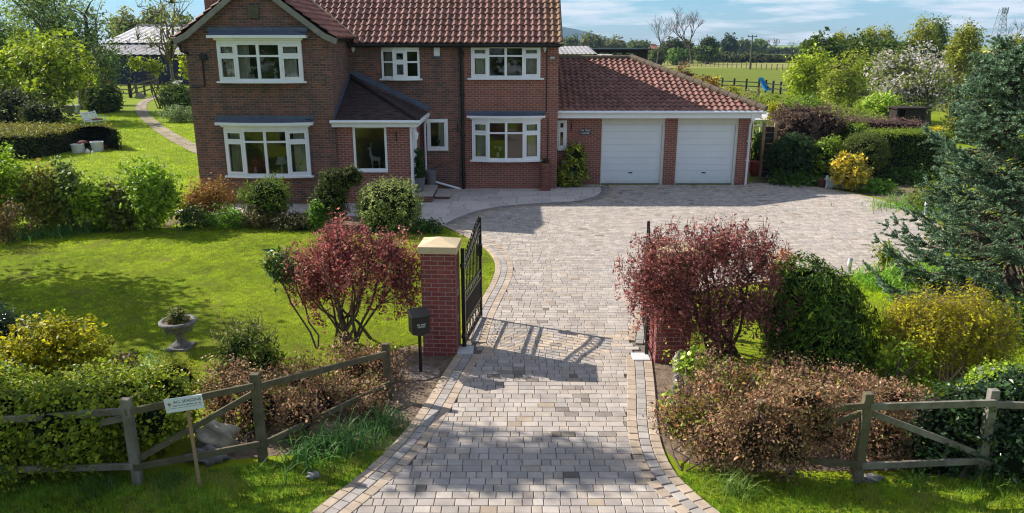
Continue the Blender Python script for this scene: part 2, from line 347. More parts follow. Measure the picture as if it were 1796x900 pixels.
def groundmat(name, cols, s1=0.25, s2=9.0, bump=0.5, bs=60):
    """grass sheet: broad patches, fine speckle"""
    m, t, b = newmat(name); setb(b, 0.9, 0, 0.1)
    g = t.nodes.new('ShaderNodeTexCoord')
    n1 = t.nodes.new('ShaderNodeTexNoise'); n1.inputs['Scale'].default_value = s1; n1.inputs['Detail'].default_value = 6; n1.inputs['Roughness'].default_value = 0.6
    n2 = t.nodes.new('ShaderNodeTexNoise'); n2.inputs['Scale'].default_value = s2; n2.inputs['Detail'].default_value = 8; n2.inputs['Roughness'].default_value = 0.75
    t.links.new(g.outputs['Object'], n1.inputs['Vector']); t.links.new(g.outputs['Object'], n2.inputs['Vector'])
    r = t.nodes.new('ShaderNodeValToRGB'); e = r.color_ramp.elements
    e[0].position = 0.35; e[0].color = (*cols[0], 1); e[1].position = 0.68; e[1].color = (*cols[2], 1)
    x = e.new(0.52); x.color = (*cols[1], 1)
    ad = t.nodes.new('ShaderNodeMath'); ad.operation = 'MULTIPLY_ADD'; ad.inputs[1].default_value = 0.5
    hf = t.nodes.new('ShaderNodeMath'); hf.operation = 'MULTIPLY'; hf.inputs[1].default_value = 0.5
    t.links.new(n2.outputs['Fac'], hf.inputs[0]); t.links.new(n1.outputs['Fac'], ad.inputs[0]); t.links.new(hf.outputs[0], ad.inputs[2])
    t.links.new(ad.outputs[0], r.inputs[0]); t.links.new(r.outputs[0], b.inputs['Base Color'])
    n3 = t.nodes.new('ShaderNodeTexNoise'); n3.inputs['Scale'].default_value = bs; n3.inputs['Detail'].default_value = 3
    t.links.new(g.outputs['Object'], n3.inputs['Vector'])
    bp = t.nodes.new('ShaderNodeBump'); bp.inputs['Strength'].default_value = bump; bp.inputs['Distance'].default_value = 0.03
    t.links.new(n3.outputs['Fac'], bp.inputs['Height']); t.links.new(bp.outputs[0], b.inputs['Normal'])
    return m
M['ground'] = groundmat('ground_grass', [(0.13, 0.19, 0.008), (0.19, 0.245, 0.010), (0.26, 0.285, 0.022)], 0.3, 7)
M['sward'] = groundmat('sward', [(0.08, 0.11, 0.008), (0.14, 0.17, 0.010), (0.21, 0.22, 0.02)], 0.5, 14)
M['field'] = groundmat('field_grass', [(0.11, 0.15, 0.014), (0.14, 0.17, 0.018), (0.18, 0.19, 0.03)], 0.05, 1.5, 0.4, 8)
M['straw'] = groundmat('straw_grass', [(0.20, 0.21, 0.05), (0.25, 0.24, 0.07), (0.29, 0.27, 0.09)], 0.05, 1.5, 0.4, 8)
M['hill'] = pm('hill_side', (0.030, 0.058, 0.058), 1, 0, 0.05, c2=(0.016, 0.032, 0.032), vs=0.01)
# ------------------------------------------------------------------ foliage
def unit(v): return v / np.maximum(np.linalg.norm(v, axis=-1, keepdims=True), 1e-9)
def leaf_quads(C, Nn, size, asp=0.55, rng=RNG, axis=None, fold=0.0):
    """diamond leaves centred at C with normals Nn; size per leaf; axis = preferred long direction"""
    n = len(C); size = np.broadcast_to(np.asarray(size, float), (n,))[:, None]
    r = rng.normal(size=(n, 3)) if axis is None else axis + rng.normal(size=(n, 3)) * 0.25
    a = unit(np.cross(np.cross(Nn, r), Nn)); b = np.cross(Nn, a)
    a = a * size / 2; b = b * size * asp / 2
    off = Nn * size * fold
    V = np.stack([C - a, C + b * 1.0 - a * 0.15 + off, C + a, C - b * 1.0 - a * 0.15 + off], 1).reshape(-1, 3)
    return V, np.arange(n * 4).reshape(n, 4)
def twig_prisms(A, B, ra, rb):
    """three-sided thin twigs from A to B (n,3)"""
    n = len(A); d = unit(B - A); h = np.where(np.abs(d[:, 2:3]) < 0.9, np.array([[0, 0, 1.0]]), np.array([[1.0, 0, 0]]))
    a = unit(np.cross(d, h)); b = np.cross(d, a)
    ra = np.broadcast_to(np.asarray(ra, float), (n,))[:, None]; rb = np.broadcast_to(np.asarray(rb, float), (n,))[:, None]
    ring = []
    for k in range(3):
        t = 2 * math.pi * k / 3; o = a * math.cos(t) + b * math.sin(t)
        ring.append((A + o * ra, B + o * rb))
    V = np.stack([ring[0][0], ring[1][0], ring[2][0], ring[0][1], ring[1][1], ring[2][1]], 1).reshape(-1, 3)
    base = (np.arange(n) * 6)[:, None]
    f = np.array([[0, 1, 4, 3], [1, 2, 5, 4], [2, 0, 3, 5]])
    Fq = (base[:, :, None] + f[None]).reshape(-1, 4)
    return V, Fq
def joinq(parts):
    V = []; Q = []; b = 0
    for v, q in parts:
        V.append(v); Q.append(q + b); b += len(v)
    return np.concatenate(V), np.concatenate(Q)
def crown_pts(ells, n, rng, shell=2.5, lump=0.22, flat=0.0):
    """n clump centres and outward normals in a union of ellipsoids (cx,cy,cz,rx,ry,rz), lumpy outline"""
    E = np.array(ells, float); w_ = (E[:, 3] * E[:, 4] * E[:, 5]) ** 0.67; idx = rng.choice(len(E), n, p=w_ / w_.sum()); e = E[idx]
    d = unit(rng.normal(size=(n, 3)))
    ph = rng.uniform(1.2, 4.5, size=(6, 3)) * rng.choice([-1, 1], size=(6, 3)); p0 = rng.uniform(0, 6.28, 6)
    lm = np.sin(d @ ph.T + p0 + idx[:, None] * 1.7).sum(1) / 3.0
    r = rng.uniform(0, 1, n) ** (1.0 / shell) * (1 + lump * lm)
    p = e[:, :3] + d * r[:, None] * e[:, 3:6]
    nn = unit(d / e[:, 3:6])
    return p, nn
def tints(n, cols, rng, jit=0.22, clump=None, cj=0.25):
    cols = np.array(cols, float); k = len(cols)
    t = rng.uniform(0, k - 1, n) if k > 1 else np.zeros(n)
    i = np.minimum(t.astype(int), max(k - 2, 0)); fr = (t - i)[:, None]
    c = cols[i] * (1 - fr) + cols[np.minimum(i + 1, k - 1)] * fr
    g = 1 + rng.normal(size=(n, 1)) * jit
    if clump is not None: g = g * (1 + clump * cj)
    return np.clip(c * np.clip(g, 0.3, 1.9) * np.array((1.75, 1.90, 1.05)), 0.002, 0.95)
def foliage_mesh(name, ells, rng, clumps=300, per=20, size=0.06, asp=0.55, sig=0.12, cols=((0.05, 0.1, 0.02),), out=0.45, up=0.6, rnd=0.75, shell=2.5, lump=0.22,
                 zmin=0.02, twig=0.0, tdir=0.7, jit=0.22, cj=0.2, flowers=None, axisup=None, ymax=None):
    C, Nn = crown_pts(ells, clumps, rng, shell, lump)
    keep = C[:, 2] > zmin; C = C[keep]; Nn = Nn[keep]; n = len(C)
    ci = np.repeat(np.arange(n), per)
    td = unit(Nn * (1 - tdir) + np.array([0, 0, 1.0]) * tdir + rng.normal(size=(n, 3)) * 0.25)
    if twig:
        s = rng.uniform(-1, 0.05, len(ci))[:, None] * twig
        p = C[ci] + td[ci] * s + rng.normal(size=(len(ci), 3)) * sig
    else:
        p = C[ci] + rng.normal(size=(len(ci), 3)) * sig
    nn = unit(Nn[ci] * out + np.array([0, 0, up]) + rng.normal(size=(len(ci), 3)) * rnd)
    sz = size * np.clip(np.exp(rng.normal(size=len(ci)) * .36), .4, 2.1)
    cl = rng.normal(size=n)[ci][:, None]
    T = tints(len(ci), cols, rng, jit, cl, cj)
    if flowers:
        fl = rng.uniform(size=len(ci)) < flowers[0]; fm = (rng.uniform(size=n) < flowers[2])[ci] if len(flowers) > 2 else True
        T[fl & fm] = np.array(flowers[1]) * rng.uniform(0.8, 1.1, ((fl & fm).sum(), 1))
    ok = p[:, 2] > zmin
    ax = td[ci][ok] if axisup else None
    V, Q = leaf_quads(p[ok], nn[ok], sz[ok], asp, rng, ax, 0.08)
    return np_mesh(name, V, Q, T[ok]), C, td, Nn
def stems_mesh(name, base, C, td, rng, n=8, r0=0.03, r1=0.008, spread=0.1, twigs=60, tr=0.006, twiglen=0.0, trunk_h=0.0, curve=0.25, low=True):
    """stems from base to some clump centres, thinner twigs to others"""
    base = np.array(base, float); mb = MB(); nodes = []
    if len(C) == 0: return mb
    if trunk_h:
        top = base + np.array([rng.normal() * 0.04, rng.normal() * 0.04, trunk_h])
        mid = (base + top) / 2 + np.array([rng.normal() * 0.04, rng.normal() * 0.03, 0])
        mb.tube([base + np.array([0, 0, -0.05]), base + np.array([0, 0, 0.12 * trunk_h]), mid, top], [r0 * 1.6, r0 * 1.15, r0, r0 * 0.8], 8)
    else: top = base
    idx = rng.choice(len(C), min(n, len(C)), replace=False)
    for i in idx:
        o = top + (np.array([rng.normal() * spread, rng.normal() * spread, 0]) if not trunk_h else 0)
        e = C[i]; pts = []
        for k in range(6):
            t = k / 5.0; q = o * (1 - t) + e * t
            q = q + np.array([0, 0, 1.0]) * curve * np.linalg.norm(e - o) * t * (1 - t) * 1.2 + rng.normal(size=3) * 0.03 * np.linalg.norm(e - o) * (0 < k < 5)
            pts.append(q); 
            if k >= 2: nodes.append(q)
        rr0 = r0 * (0.62 if trunk_h else rng.uniform(0.6, 1.0))
        mb.tube(pts, [rr0 + (r1 - rr0) * (k / 5.0) ** 0.8 for k in range(6)], 6, False)
    nodes = np.array(nodes)
    if twigs:
        ii = rng.choice(len(C), min(twigs, len(C)), replace=False); A = []; B = []
        for i in ii:
            d = np.linalg.norm(nodes - C[i], axis=1) + (nodes[:, 2] > C[i, 2]) * 2.0
            A.append(nodes[d.argmin()]); B.append(C[i])
        A = np.array(A); B = np.array(B); mid = (A + B) / 2 + rng.normal(size=A.shape) * 0.06 * np.linalg.norm(B - A, axis=1)[:, None]
        parts = [twig_prisms(A, mid, tr * 1.4, tr), twig_prisms(mid, B, tr, tr * 0.6)]
        if twiglen: parts.append(twig_prisms(C - td * twiglen, C + td * 0.05, tr * 0.8, tr * 0.4))
        V, Q = joinq(parts)
        mb.add([tuple(v) for v in V], [tuple(q) for q in Q], True)
    return mb
SEED = [100]
def plant(name, label, cat, base, ells, leaf, stem=None, core=0.0, mat='leaf', stemmat='twig', parts=('foliage', 'stem'), group=None, coremat='core', seed=None):
    SEED[0] += 1
    rng = np.random.default_rng(seed or SEED[0])
    root = thing(name, label, cat, base, group)
    me, C, td, Nn = foliage_mesh(parts[0], ells, rng, **leaf)
    link(parts[0], me, M[mat], root)
    if stem is not None:
        mb = stems_mesh(parts[1], base, C, td, rng, **stem)
        mb.build(parts[1], M[stemmat], root)
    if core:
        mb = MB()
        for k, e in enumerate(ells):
            kc = core * .90; mb.blob((e[0], e[1], e[2]), (e[3] * kc, e[4] * kc, e[5] * kc), 14, 9, 0.05, k)  # solid blob coloured dark, stands in for shade between the leaves
        mb.build('shade_core', M[coremat], root)
    return root
def ell(x0, y0, x1, y1, Y, dep=1.0, dy=0.0):
    """ellipsoid at depth Y that fills the measured box"""
    a = P((x0 + x1) / 2, (y0 + y1) / 2, Y); rx = abs(P(x1, (y0 + y1) / 2, Y)[0] - P(x0, (y0 + y1) / 2, Y)[0]) / 2
    rz = abs(P(0, y0, Y)[2] - P(0, y1, Y)[2]) / 2
    return (a[0], Y + dy, a[2], rx, rx * dep, rz)
def bare_tree(name, label, base, h, spread, seed, group=None, depth=6, thick=0.03, lean=0.0, cat='tree', mat='bark', trunkpart='trunk', fork=0.35):
    rn = random.Random(seed); root = thing(name, label, cat, base, group); tr = MB(); A = []; B = []; RA = []; RB = []
    def grow(p, d, ln, r, k):
        q = p; n = 3
        for i in range(n):
            d = (d + Vector((rn.gauss(0, .13), rn.gauss(0, .13), rn.gauss(0, .05) + 0.04))).normalized()
            e = q + d * ln / n; ra = r * (1 - .3 * i / n); rb = r * (1 - .3 * (i + 1) / n)
            if k >= depth - 2: tr.tube([q, e], [ra, rb], 6, False)
            else: A.append(q[:]); B.append(e[:]); RA.append(ra); RB.append(rb)
            q = e
        if k == 0: return
        for _ in range(rn.choice((2, 3, 3)) if k > 1 else 3):
            ax = Vector((rn.gauss(0, 1), rn.gauss(0, 1), rn.gauss(0, .45))).normalized()
            nd = (d * (1 - spread) + ax * spread + Vector((0, 0, .12))).normalized()
            grow(q if rn.random() < .6 else q - d * ln * .3, nd, ln * rn.uniform(.62, .85), r * .62, k - 1)
    grow(Vector(base), Vector((lean, 0, 1)).normalized(), h * fork, h * thick, depth)
    tr.build(trunkpart, M[mat], root)
    V, Q = twig_prisms(np.array(A), np.array(B), np.array(RA), np.array(RB))
    link('crown', np_mesh('crown', V, Q, None, True), M['twig'], root)
    return root
def blades(name, pts, h, wd, cols, rng, lean=0.45, tip=None, group=None):
    """thin grass blades, one triangle each, standing on pts (n,2) or (n,3)"""
    n = len(pts); p = np.zeros((n, 3)); p[:, :pts.shape[1]] = pts
    hh = h * rng.uniform(0.5, 1.3, n); a = rng.uniform(0, 2 * math.pi, n)
    sd = np.stack([np.cos(a), np.sin(a), np.zeros(n)], 1) * (wd / 2)
    ld = rng.normal(size=(n, 3)) * lean; ld[:, 2] = 1; ld = unit(ld) * hh[:, None]
    V = np.stack([p - sd, p + sd, p + ld], 1).reshape(-1, 3)
    return np_mesh(name, V, np.arange(n * 3).reshape(n, 3), tints(n, cols, rng, 0.2))
def strap_leaves(rng, c, n, ln, wd, spread, rad):
    """arching strap leaves (daffodil, day lily) round a centre: 3 quads each"""
    az = rng.uniform(0, 2 * math.pi, n); L_ = ln * rng.uniform(0.6, 1.2, n); sp = spread * rng.uniform(0.3, 1.3, n)
    b = np.array(c)[None] + np.stack([rng.normal(size=n) * rad, rng.normal(size=n) * rad, np.zeros(n)], 1)
    hd = np.stack([np.cos(az), np.sin(az), np.zeros(n)], 1); sd = np.stack([-np.sin(az), np.cos(az), np.zeros(n)], 1) * wd / 2
    rows = []
    for t in (0, .35, .7, 1.0):
        ang = sp * t; q = b + hd * (L_ * t * np.sin(ang))[:, None] + np.array([0, 0, 1.0]) * (L_ * t * np.cos(ang * 1.1))[:, None]
        q[:, 2] = np.maximum(q[:, 2], 0.01 + 0.01 * t)
        w_ = (1 - t ** 2 * 0.9); rows.append((q - sd * w_, q + sd * w_))
    V = np.stack([x for r in rows for x in r], 1).reshape(-1, 3)
    base = (np.arange(n) * 8)[:, None, None]
    f = np.array([[0, 1, 3, 2], [2, 3, 5, 4], [4, 5, 7, 6]])[None]
    return V, (base + f).reshape(-1, 4)
def inpoly(x, y, poly):
    x = np.asarray(x); y = np.asarray(y); ins = np.zeros(x.shape, bool); n = len(poly)
    for i in range(n):
        x0, y0 = poly[i][:2]; x1, y1 = poly[(i + 1) % n][:2]
        if y0 == y1: continue
        c = ((y0 > y) != (y1 > y)) & (x < (x1 - x0) * (y - y0) / (y1 - y0) + x0)
        ins ^= c
    return ins
def distline(x, y, line):
    d = np.full(np.shape(x), 1e9)
    for (x0, y0), (x1, y1) in zip(line[:-1], line[1:]):
        vx, vy = x1 - x0, y1 - y0; t = np.clip(((x - x0) * vx + (y - y0) * vy) / (vx * vx + vy * vy + 1e-12), 0, 1)
        d = np.minimum(d, np.hypot(x - x0 - t * vx, y - y0 - t * vy))
    return d
def smoothline(pts, it=2):
    pts = [Vector((p[0], p[1])) for p in pts]
    for _ in range(it):
        q = [pts[0]]
        for a, b in zip(pts[:-1], pts[1:]): q += [a * .75 + b * .25, a * .25 + b * .75]
        q.append(pts[-1]); pts = q
    return [(p.x, p.y) for p in pts]
def px_line(pp, z=0.0, it=2): return smoothline([G(x, y, z)[:2] for x, y in pp], it)

# ------------------------------------------------------------------ ground, drive, patio, path
def sheet(name, poly, z, mat, kind='structure'):
    me = bpy.data.meshes.new(name); me.from_pydata([(x, y, z) for x, y in poly], [], [tuple(range(len(poly)))]); me.update()
    if me.polygons[0].normal.z < 0: me.flip_normals()
    return tag(link(name, me, mat), kind=kind)
sheet('ground', [(-7000, -60), (7000, -60), (7000, 9000), (-7000, 9000)], 0, M['ground'])
# outer edges of the block-paved drive, measured from the photograph
dL = px_line([(500, 940), (548, 900), (640, 830), (700, 772), (745, 712), (776, 660), (801, 622)], 0)
dL2 = px_line([(812, 600), (826, 560), (845, 525), (860, 500), (869, 478), (868, 458), (852, 437), (822, 418), (775, 397)], 0)
dPat = px_line([(775, 397), (800, 384), (835, 371), (880, 363), (940, 358), (1000, 356), (1038, 349), (1055, 339), (1053, 328)], 0)
dR = px_line([(1312, 322), (1345, 323), (1400, 326), (1450, 332), (1500, 341), (1545, 352), (1588, 366), (1625, 381), (1652, 399), (1668, 420), (1660, 441), (1605, 463), (1535, 480), (1480, 487), (1400, 492), (1290, 500), (1200, 520), (1157, 545), (1146, 575), (1143, 606)], 0)
dR2 = px_line([(1143, 630), (1150, 690), (1152, 735), (1160, 785), (1182, 832), (1216, 866), (1258, 900), (1310, 940)], 0)
yb = 27.47
drive_poly = dL + dL2 + dPat + [(G(1053, 328)[0], yb), (G(1312, 322)[0], yb)] + dR + dR2
sheet('drive_bed', drive_poly, 0.004, M['sand'])
rng = np.random.default_rng(3)
BL = []      # blocks: centre, half sizes, angle, z, colour
def block_mesh(name, blocks, mat, h=0.03, ch=0.006):
    B = np.array([b[:6] for b in blocks]); T = np.array([b[6] for b in blocks]); n = len(B)
    cx, cy, hx, hy, an, z = B.T
    ca, sa = np.cos(an), np.sin(an); V = np.zeros((n, 12, 3)); 
    tl = rng.normal(size=(n, 2)) * (0.012 if mat == 'block' else 0.002)
    for k, (sx, sy) in enumerate(((-1, -1), (1, -1), (1, 1), (-1, 1))):
        for lv, (sh, dz) in enumerate(((0, -h), (0, -ch), (ch, 0))):
            ux = sx * (hx - sh); uy = sy * (hy - sh)
            V[:, lv * 4 + k, 0] = cx + ux * ca - uy * sa; V[:, lv * 4 + k, 1] = cy + ux * sa + uy * ca
            V[:, lv * 4 + k, 2] = z + dz + (ux * tl[:, 0] + uy * tl[:, 1]) * (lv > 0)
    f = [[8, 9, 10, 11]]
    for lv in (0, 4):
        for k in range(4): f.append([lv + k, lv + (k + 1) % 4, lv + 4 + (k + 1) % 4, lv + 4 + k])
    f = np.array(f); Q = (np.arange(n)[:, None, None] * 12 + f[None]).reshape(-1, 4)
    me = np_mesh(name, V.reshape(-1, 3), Q, np.repeat(T, len(f), 0))
    return tag(link(name, me, M[mat]), kind='structure')
GREYS = np.array([(0.395, 0.342, 0.298), (0.37, 0.325, 0.288), (0.42, 0.368, 0.32), (0.345, 0.302, 0.268), (0.385, 0.328, 0.275)])
edgelines = [dL, dL2, dPat, dR, dR2]
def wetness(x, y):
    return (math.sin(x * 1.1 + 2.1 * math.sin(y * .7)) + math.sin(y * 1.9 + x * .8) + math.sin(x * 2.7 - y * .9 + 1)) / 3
minx = min(p[0] for p in drive_poly); maxx = max(p[0] for p in drive_poly)
y = 6.3; row = 0
xs_all = []
while y < yb - 0.07:
    x = minx - rng.uniform(0, .3)
    while x < maxx:
        wd = rng.choice((0.12, 0.19, 0.235), p=(.34, .4, .26)); xs_all.append((x + wd / 2, y, wd / 2)); x += wd
    y += 0.14; row += 1
A_ = np.array(xs_all); ok = inpoly(A_[:, 0], A_[:, 1], drive_poly)
dd = np.min([distline(A_[:, 0], A_[:, 1], l) for l in edgelines], 0)
for (x, y, hx), k, d in zip(A_, ok, dd):
    if not k or d < 0.36: continue
    c = GREYS[rng.integers(5)] * rng.uniform(0.88, 1.10)
    r = rng.random()
    near_gate = 11.6 < y < 12.5 and r < 0.45
    if near_gate: c = np.array((0.48, 0.385, 0.29)) * rng.uniform(.9, 1.08)
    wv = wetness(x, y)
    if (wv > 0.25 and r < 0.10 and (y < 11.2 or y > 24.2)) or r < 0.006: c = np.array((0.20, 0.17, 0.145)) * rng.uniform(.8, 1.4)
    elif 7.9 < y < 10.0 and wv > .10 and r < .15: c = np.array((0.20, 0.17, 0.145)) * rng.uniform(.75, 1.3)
    elif r > 0.985: c = np.array((0.32, 0.255, 0.19)) * rng.uniform(.9, 1.2)
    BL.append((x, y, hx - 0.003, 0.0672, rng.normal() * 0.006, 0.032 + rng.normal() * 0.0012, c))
TAN = np.array((0.41, 0.325, 0.245)); MID = np.array((0.345, 0.312, 0.283)); DARKR = np.array((0.20, 0.155, 0.13))
def edge_rows(line, cols, side, step=0.165, rowd=0.14):
    P2 = np.array(line); seg = np.hypot(*np.diff(P2, axis=0).T); s = np.concatenate([[0], np.cumsum(seg)])
    for r, cc in enumerate(cols):
        t = rng.uniform(0, step)
        while t < s[-1]:
            i = min(np.searchsorted(s, t, 'right') - 1, len(seg) - 1); f = (t - s[i]) / max(seg[i], 1e-9)
            p = P2[i] * (1 - f) + P2[i + 1] * f
            # smoothed tangent
            a = P2[max(i - 1, 0)]; b = P2[min(i + 2, len(P2) - 1)]; d = (b - a) / np.hypot(*(b - a)); nrm = np.array((-d[1], d[0])) * side
            q = p + nrm * (rowd * (r + .5))
            BL.append((q[0], q[1], step / 2 - .004, rowd / 2 - .004, math.atan2(d[1], d[0]), 0.038 + rng.normal() * 0.001 + r * 0.0006, np.array(cc) * rng.uniform(.86, 1.12)))
            t += step
edge_rows(dL, (TAN, MID, TAN), -1); edge_rows(dL2, (TAN, MID, TAN), -1)
edge_rows(dPat, (MID * .62, MID * .7, TAN * .8), -1); edge_rows(dR, (TAN, MID, TAN), -1); edge_rows(dR2, (TAN, MID, TAN), -1)
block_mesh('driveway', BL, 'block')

# patio of pale sandstone slabs by the door and under the windows
pat_poly = [G(735, 386)[:2]] + dPat + [(G(1053, 328)[0], 27.2), (1.62, 27.2), (1.62, 26.72), (-3.3, 26.72), (-3.3, 24.2), (-10.3, 24.02), (-10.3, 22.75), (-4.6, 22.75)]
sheet('patio_bed', pat_poly, 0.005, M['sand'])
SL = []; y = 19.5
while y < 27.3:
    hgt = rng.choice((0.28, 0.42, 0.56)); x = -10.6 + rng.uniform(0, .4)
    while x < 4:
        wd = rng.choice((.42, .56, .84)); cx, cy = x + wd / 2, y + hgt / 2
        d_in = inpoly(np.array([cx, cx - wd * .48, cx - wd * .48, cx + wd * .48, cx + wd * .48]), np.array([cy, cy - hgt * .48, cy + hgt * .48, cy - hgt * .48, cy + hgt * .48]), pat_poly)
        if d_in.any():
            near = distline(np.array([cx - wd * .4, cx + wd * .4]), np.array([cy, cy]), dPat).min()
            if True: SL.append((cx, cy, wd / 2 - .006, hgt / 2 - .006, 0, 0.021 + rng.normal() * .001, np.array((0.53, 0.47, 0.43)) * rng.uniform(.85, 1.1)))
        x += wd
    y += hgt
block_mesh('patio', SL, 'slab')
# stepping-stone path through the back garden
pc = px_line([(358, 268), (330, 255), (300, 239), (275, 222), (255, 206), (246, 192), (250, 180), (268, 172), (290, 165)], 0, 3)
PB = []
P2 = np.array(pc); seg = np.hypot(*np.diff(P2, axis=0).T); s_ = np.concatenate([[0], np.cumsum(seg)]); t = 0
while t < s_[-1] - .3:
    i = min(np.searchsorted(s_, t, 'right') - 1, len(seg) - 1); f = (t - s_[i]) / seg[i]; p = P2[i] * (1 - f) + P2[i + 1] * f
    d = (P2[i + 1] - P2[i]) / seg[i]
    for k in (-1, 1):
        PB.append((p[0] - d[1] * k * .21, p[1] + d[0] * k * .21, .30, .20, math.atan2(d[1], d[0]) + rng.normal() * .05, .03, np.array((0.30, 0.235, 0.165)) * rng.uniform(.7, 1.2)))
    t += .62
block_mesh('path', PB, 'slab')
# bare soil beds
bedL = px_line([(700, 790), (745, 712), (776, 660), (800, 622), (740, 604), (690, 612), (640, 640), (560, 690), (470, 730), (390, 780), (300, 800), (330, 815), (470, 800), (600, 790)], 0, 1)
sheet('soil_bed', bedL, 0.004, M['soil'])
bedR = px_line([(1143, 625), (1150, 690), (1152, 735), (1160, 785), (1190, 812), (1300, 822), (1500, 828), (1760, 820), (1760, 700), (1500, 690), (1300, 640)], 0, 1)
sheet('soil_bed', bedR, 0.004, M['soil'])
bedH = px_line([(285, 400), (330, 388), (430, 398), (560, 404), (640, 408), (735, 400), (770, 398), (738, 385), (730, 374), (560, 372), (300, 372)], 0, 1)
sheet('soil_bed', bedH, 0.0045, M['soil'])
bedG = px_line([(1318, 322), (1345, 321), (1400, 323), (1455, 329), (1505, 338), (1548, 349), (1592, 363), (1640, 380), (1700, 372), (1640, 330), (1500, 305), (1400, 296), (1330, 296)], 0, 1)
sheet('soil_bed', bedG, 0.004, M['soil'])
# pebble strip by the house wall under the variegated shrub
sheet('gravel_strip', [(1.75, 26.95), (3.2, 26.95), (3.2, 27.46), (1.75, 27.46)], 0.034, M['rock'])
# fields beyond the garden
fy = [G(1380, y)[1] for y in (150, 119, 112, 97, 92)]
sheet('field', [(12, 66), (140, 66), (260, 170), (-60, 170), (5, 90)], 0.004, M['field'])
sheet('field_strip', [(-60, 172), (300, 172), (340, 218), (-60, 218)], 0.005, M['straw'])
sheet('far_field', [(-60, 240), (500, 240), (900, 480), (-60, 480)], 0.004, M['field'])
sheet('rape_field', [(150, 500), (520, 500), (640, 640), (190, 640)], 0.01, M['rape'])
def ridge(name, x0, x1, Y, prof, dep):
    vs = []; n = 60
    rn = random.Random(5)
    for j in range(6):
        for i in range(n + 1):
            t = i / n; kk = (Y + dep * j / 5) / Y; x = (x0 + (x1 - x0) * t) * kk
            hh = np.interp(t, [p[0] for p in prof], [p[1] for p in prof])
            k = math.sin(math.pi * min(1, j / 3.0) / 2) if j < 4 else 1 - (j - 3) * .4
            vs.append((x, Y + dep * j / 5, max(-5, ((hh - CAMH) * kk + CAMH) * k * (1 + rn.gauss(0, .012)))))
    fs = [(j * (n + 1) + i, j * (n + 1) + i + 1, (j + 1) * (n + 1) + i + 1, (j + 1) * (n + 1) + i) for j in range(5) for i in range(n)]
    mb = MB(); mb.add(vs, fs, True); return tag(mb.build(name, M['hill']), kind='structure')
YH = 2600
ridge('hill', X_(640, 60, YH), X_(1420, 60, YH), YH, [(0, Z_(60, YH)), (.25, Z_(40, YH)), (.40, Z_(42, YH)), (.445, Z_(47, YH)), (.48, Z_(52, YH)), (.515, Z_(59, YH)), (.555, Z_(68, YH)), (.59, Z_(75, YH)), (.66, Z_(79, YH)), (.85, Z_(79, YH)), (1, 0)], 700)

# ------------------------------------------------------------------ the house
YW, YG, YP, YGA = 26.7, 24.0, 24.1, 27.5        # front planes: main wall, gable wing, porch, garage
house = thing('house', 'two-storey red brick house with white bay windows and brown pantiled roof', 'house', (-4.2, 28, 0))
def wall(mb, X0, X1, z0, z1, Y, th, holes=()):
    """wall in the XZ plane, front face at Y, with openings and reveals"""
    xs = sorted({X0, X1, *[h[0] for h in holes], *[h[1] for h in holes]}); zs = sorted({z0, z1, *[h[2] for h in holes], *[h[3] for h in holes]})
    def solid(i, j):
        if i < 0 or j < 0 or i >= len(xs) - 1 or j >= len(zs) - 1: return False
        cx, cz = (xs[i] + xs[i + 1]) / 2, (zs[j] + zs[j + 1]) / 2
        return not any(h[0] < cx < h[1] and h[2] < cz < h[3] for h in holes)
    for i in range(len(xs) - 1):
        for j in range(len(zs) - 1):
            if not solid(i, j): continue
            a, b, c, d = xs[i], xs[i + 1], zs[j], zs[j + 1]
            mb.add([(a, Y, c), (b, Y, c), (b, Y, d), (a, Y, d)], [(0, 1, 2, 3)])
            mb.add([(a, Y + th, c), (b, Y + th, c), (b, Y + th, d), (a, Y + th, d)], [(3, 2, 1, 0)])
            for (di, dj, q) in ((-1, 0, [(a, c), (a, d)]), (1, 0, [(b, d), (b, c)]), (0, -1, [(b, c), (a, c)]), (0, 1, [(a, d), (b, d)])):
                if not solid(i + di, j + dj):
                    (p0, r0), (p1, r1) = q
                    mb.add([(p0, Y, r0), (p1, Y, r1), (p1, Y + th, r1), (p0, Y + th, r0)], [(0, 1, 2, 3)])
    return mb
TW, COURSE = 0.225, 0.30
tile_rng = np.random.default_rng(11)
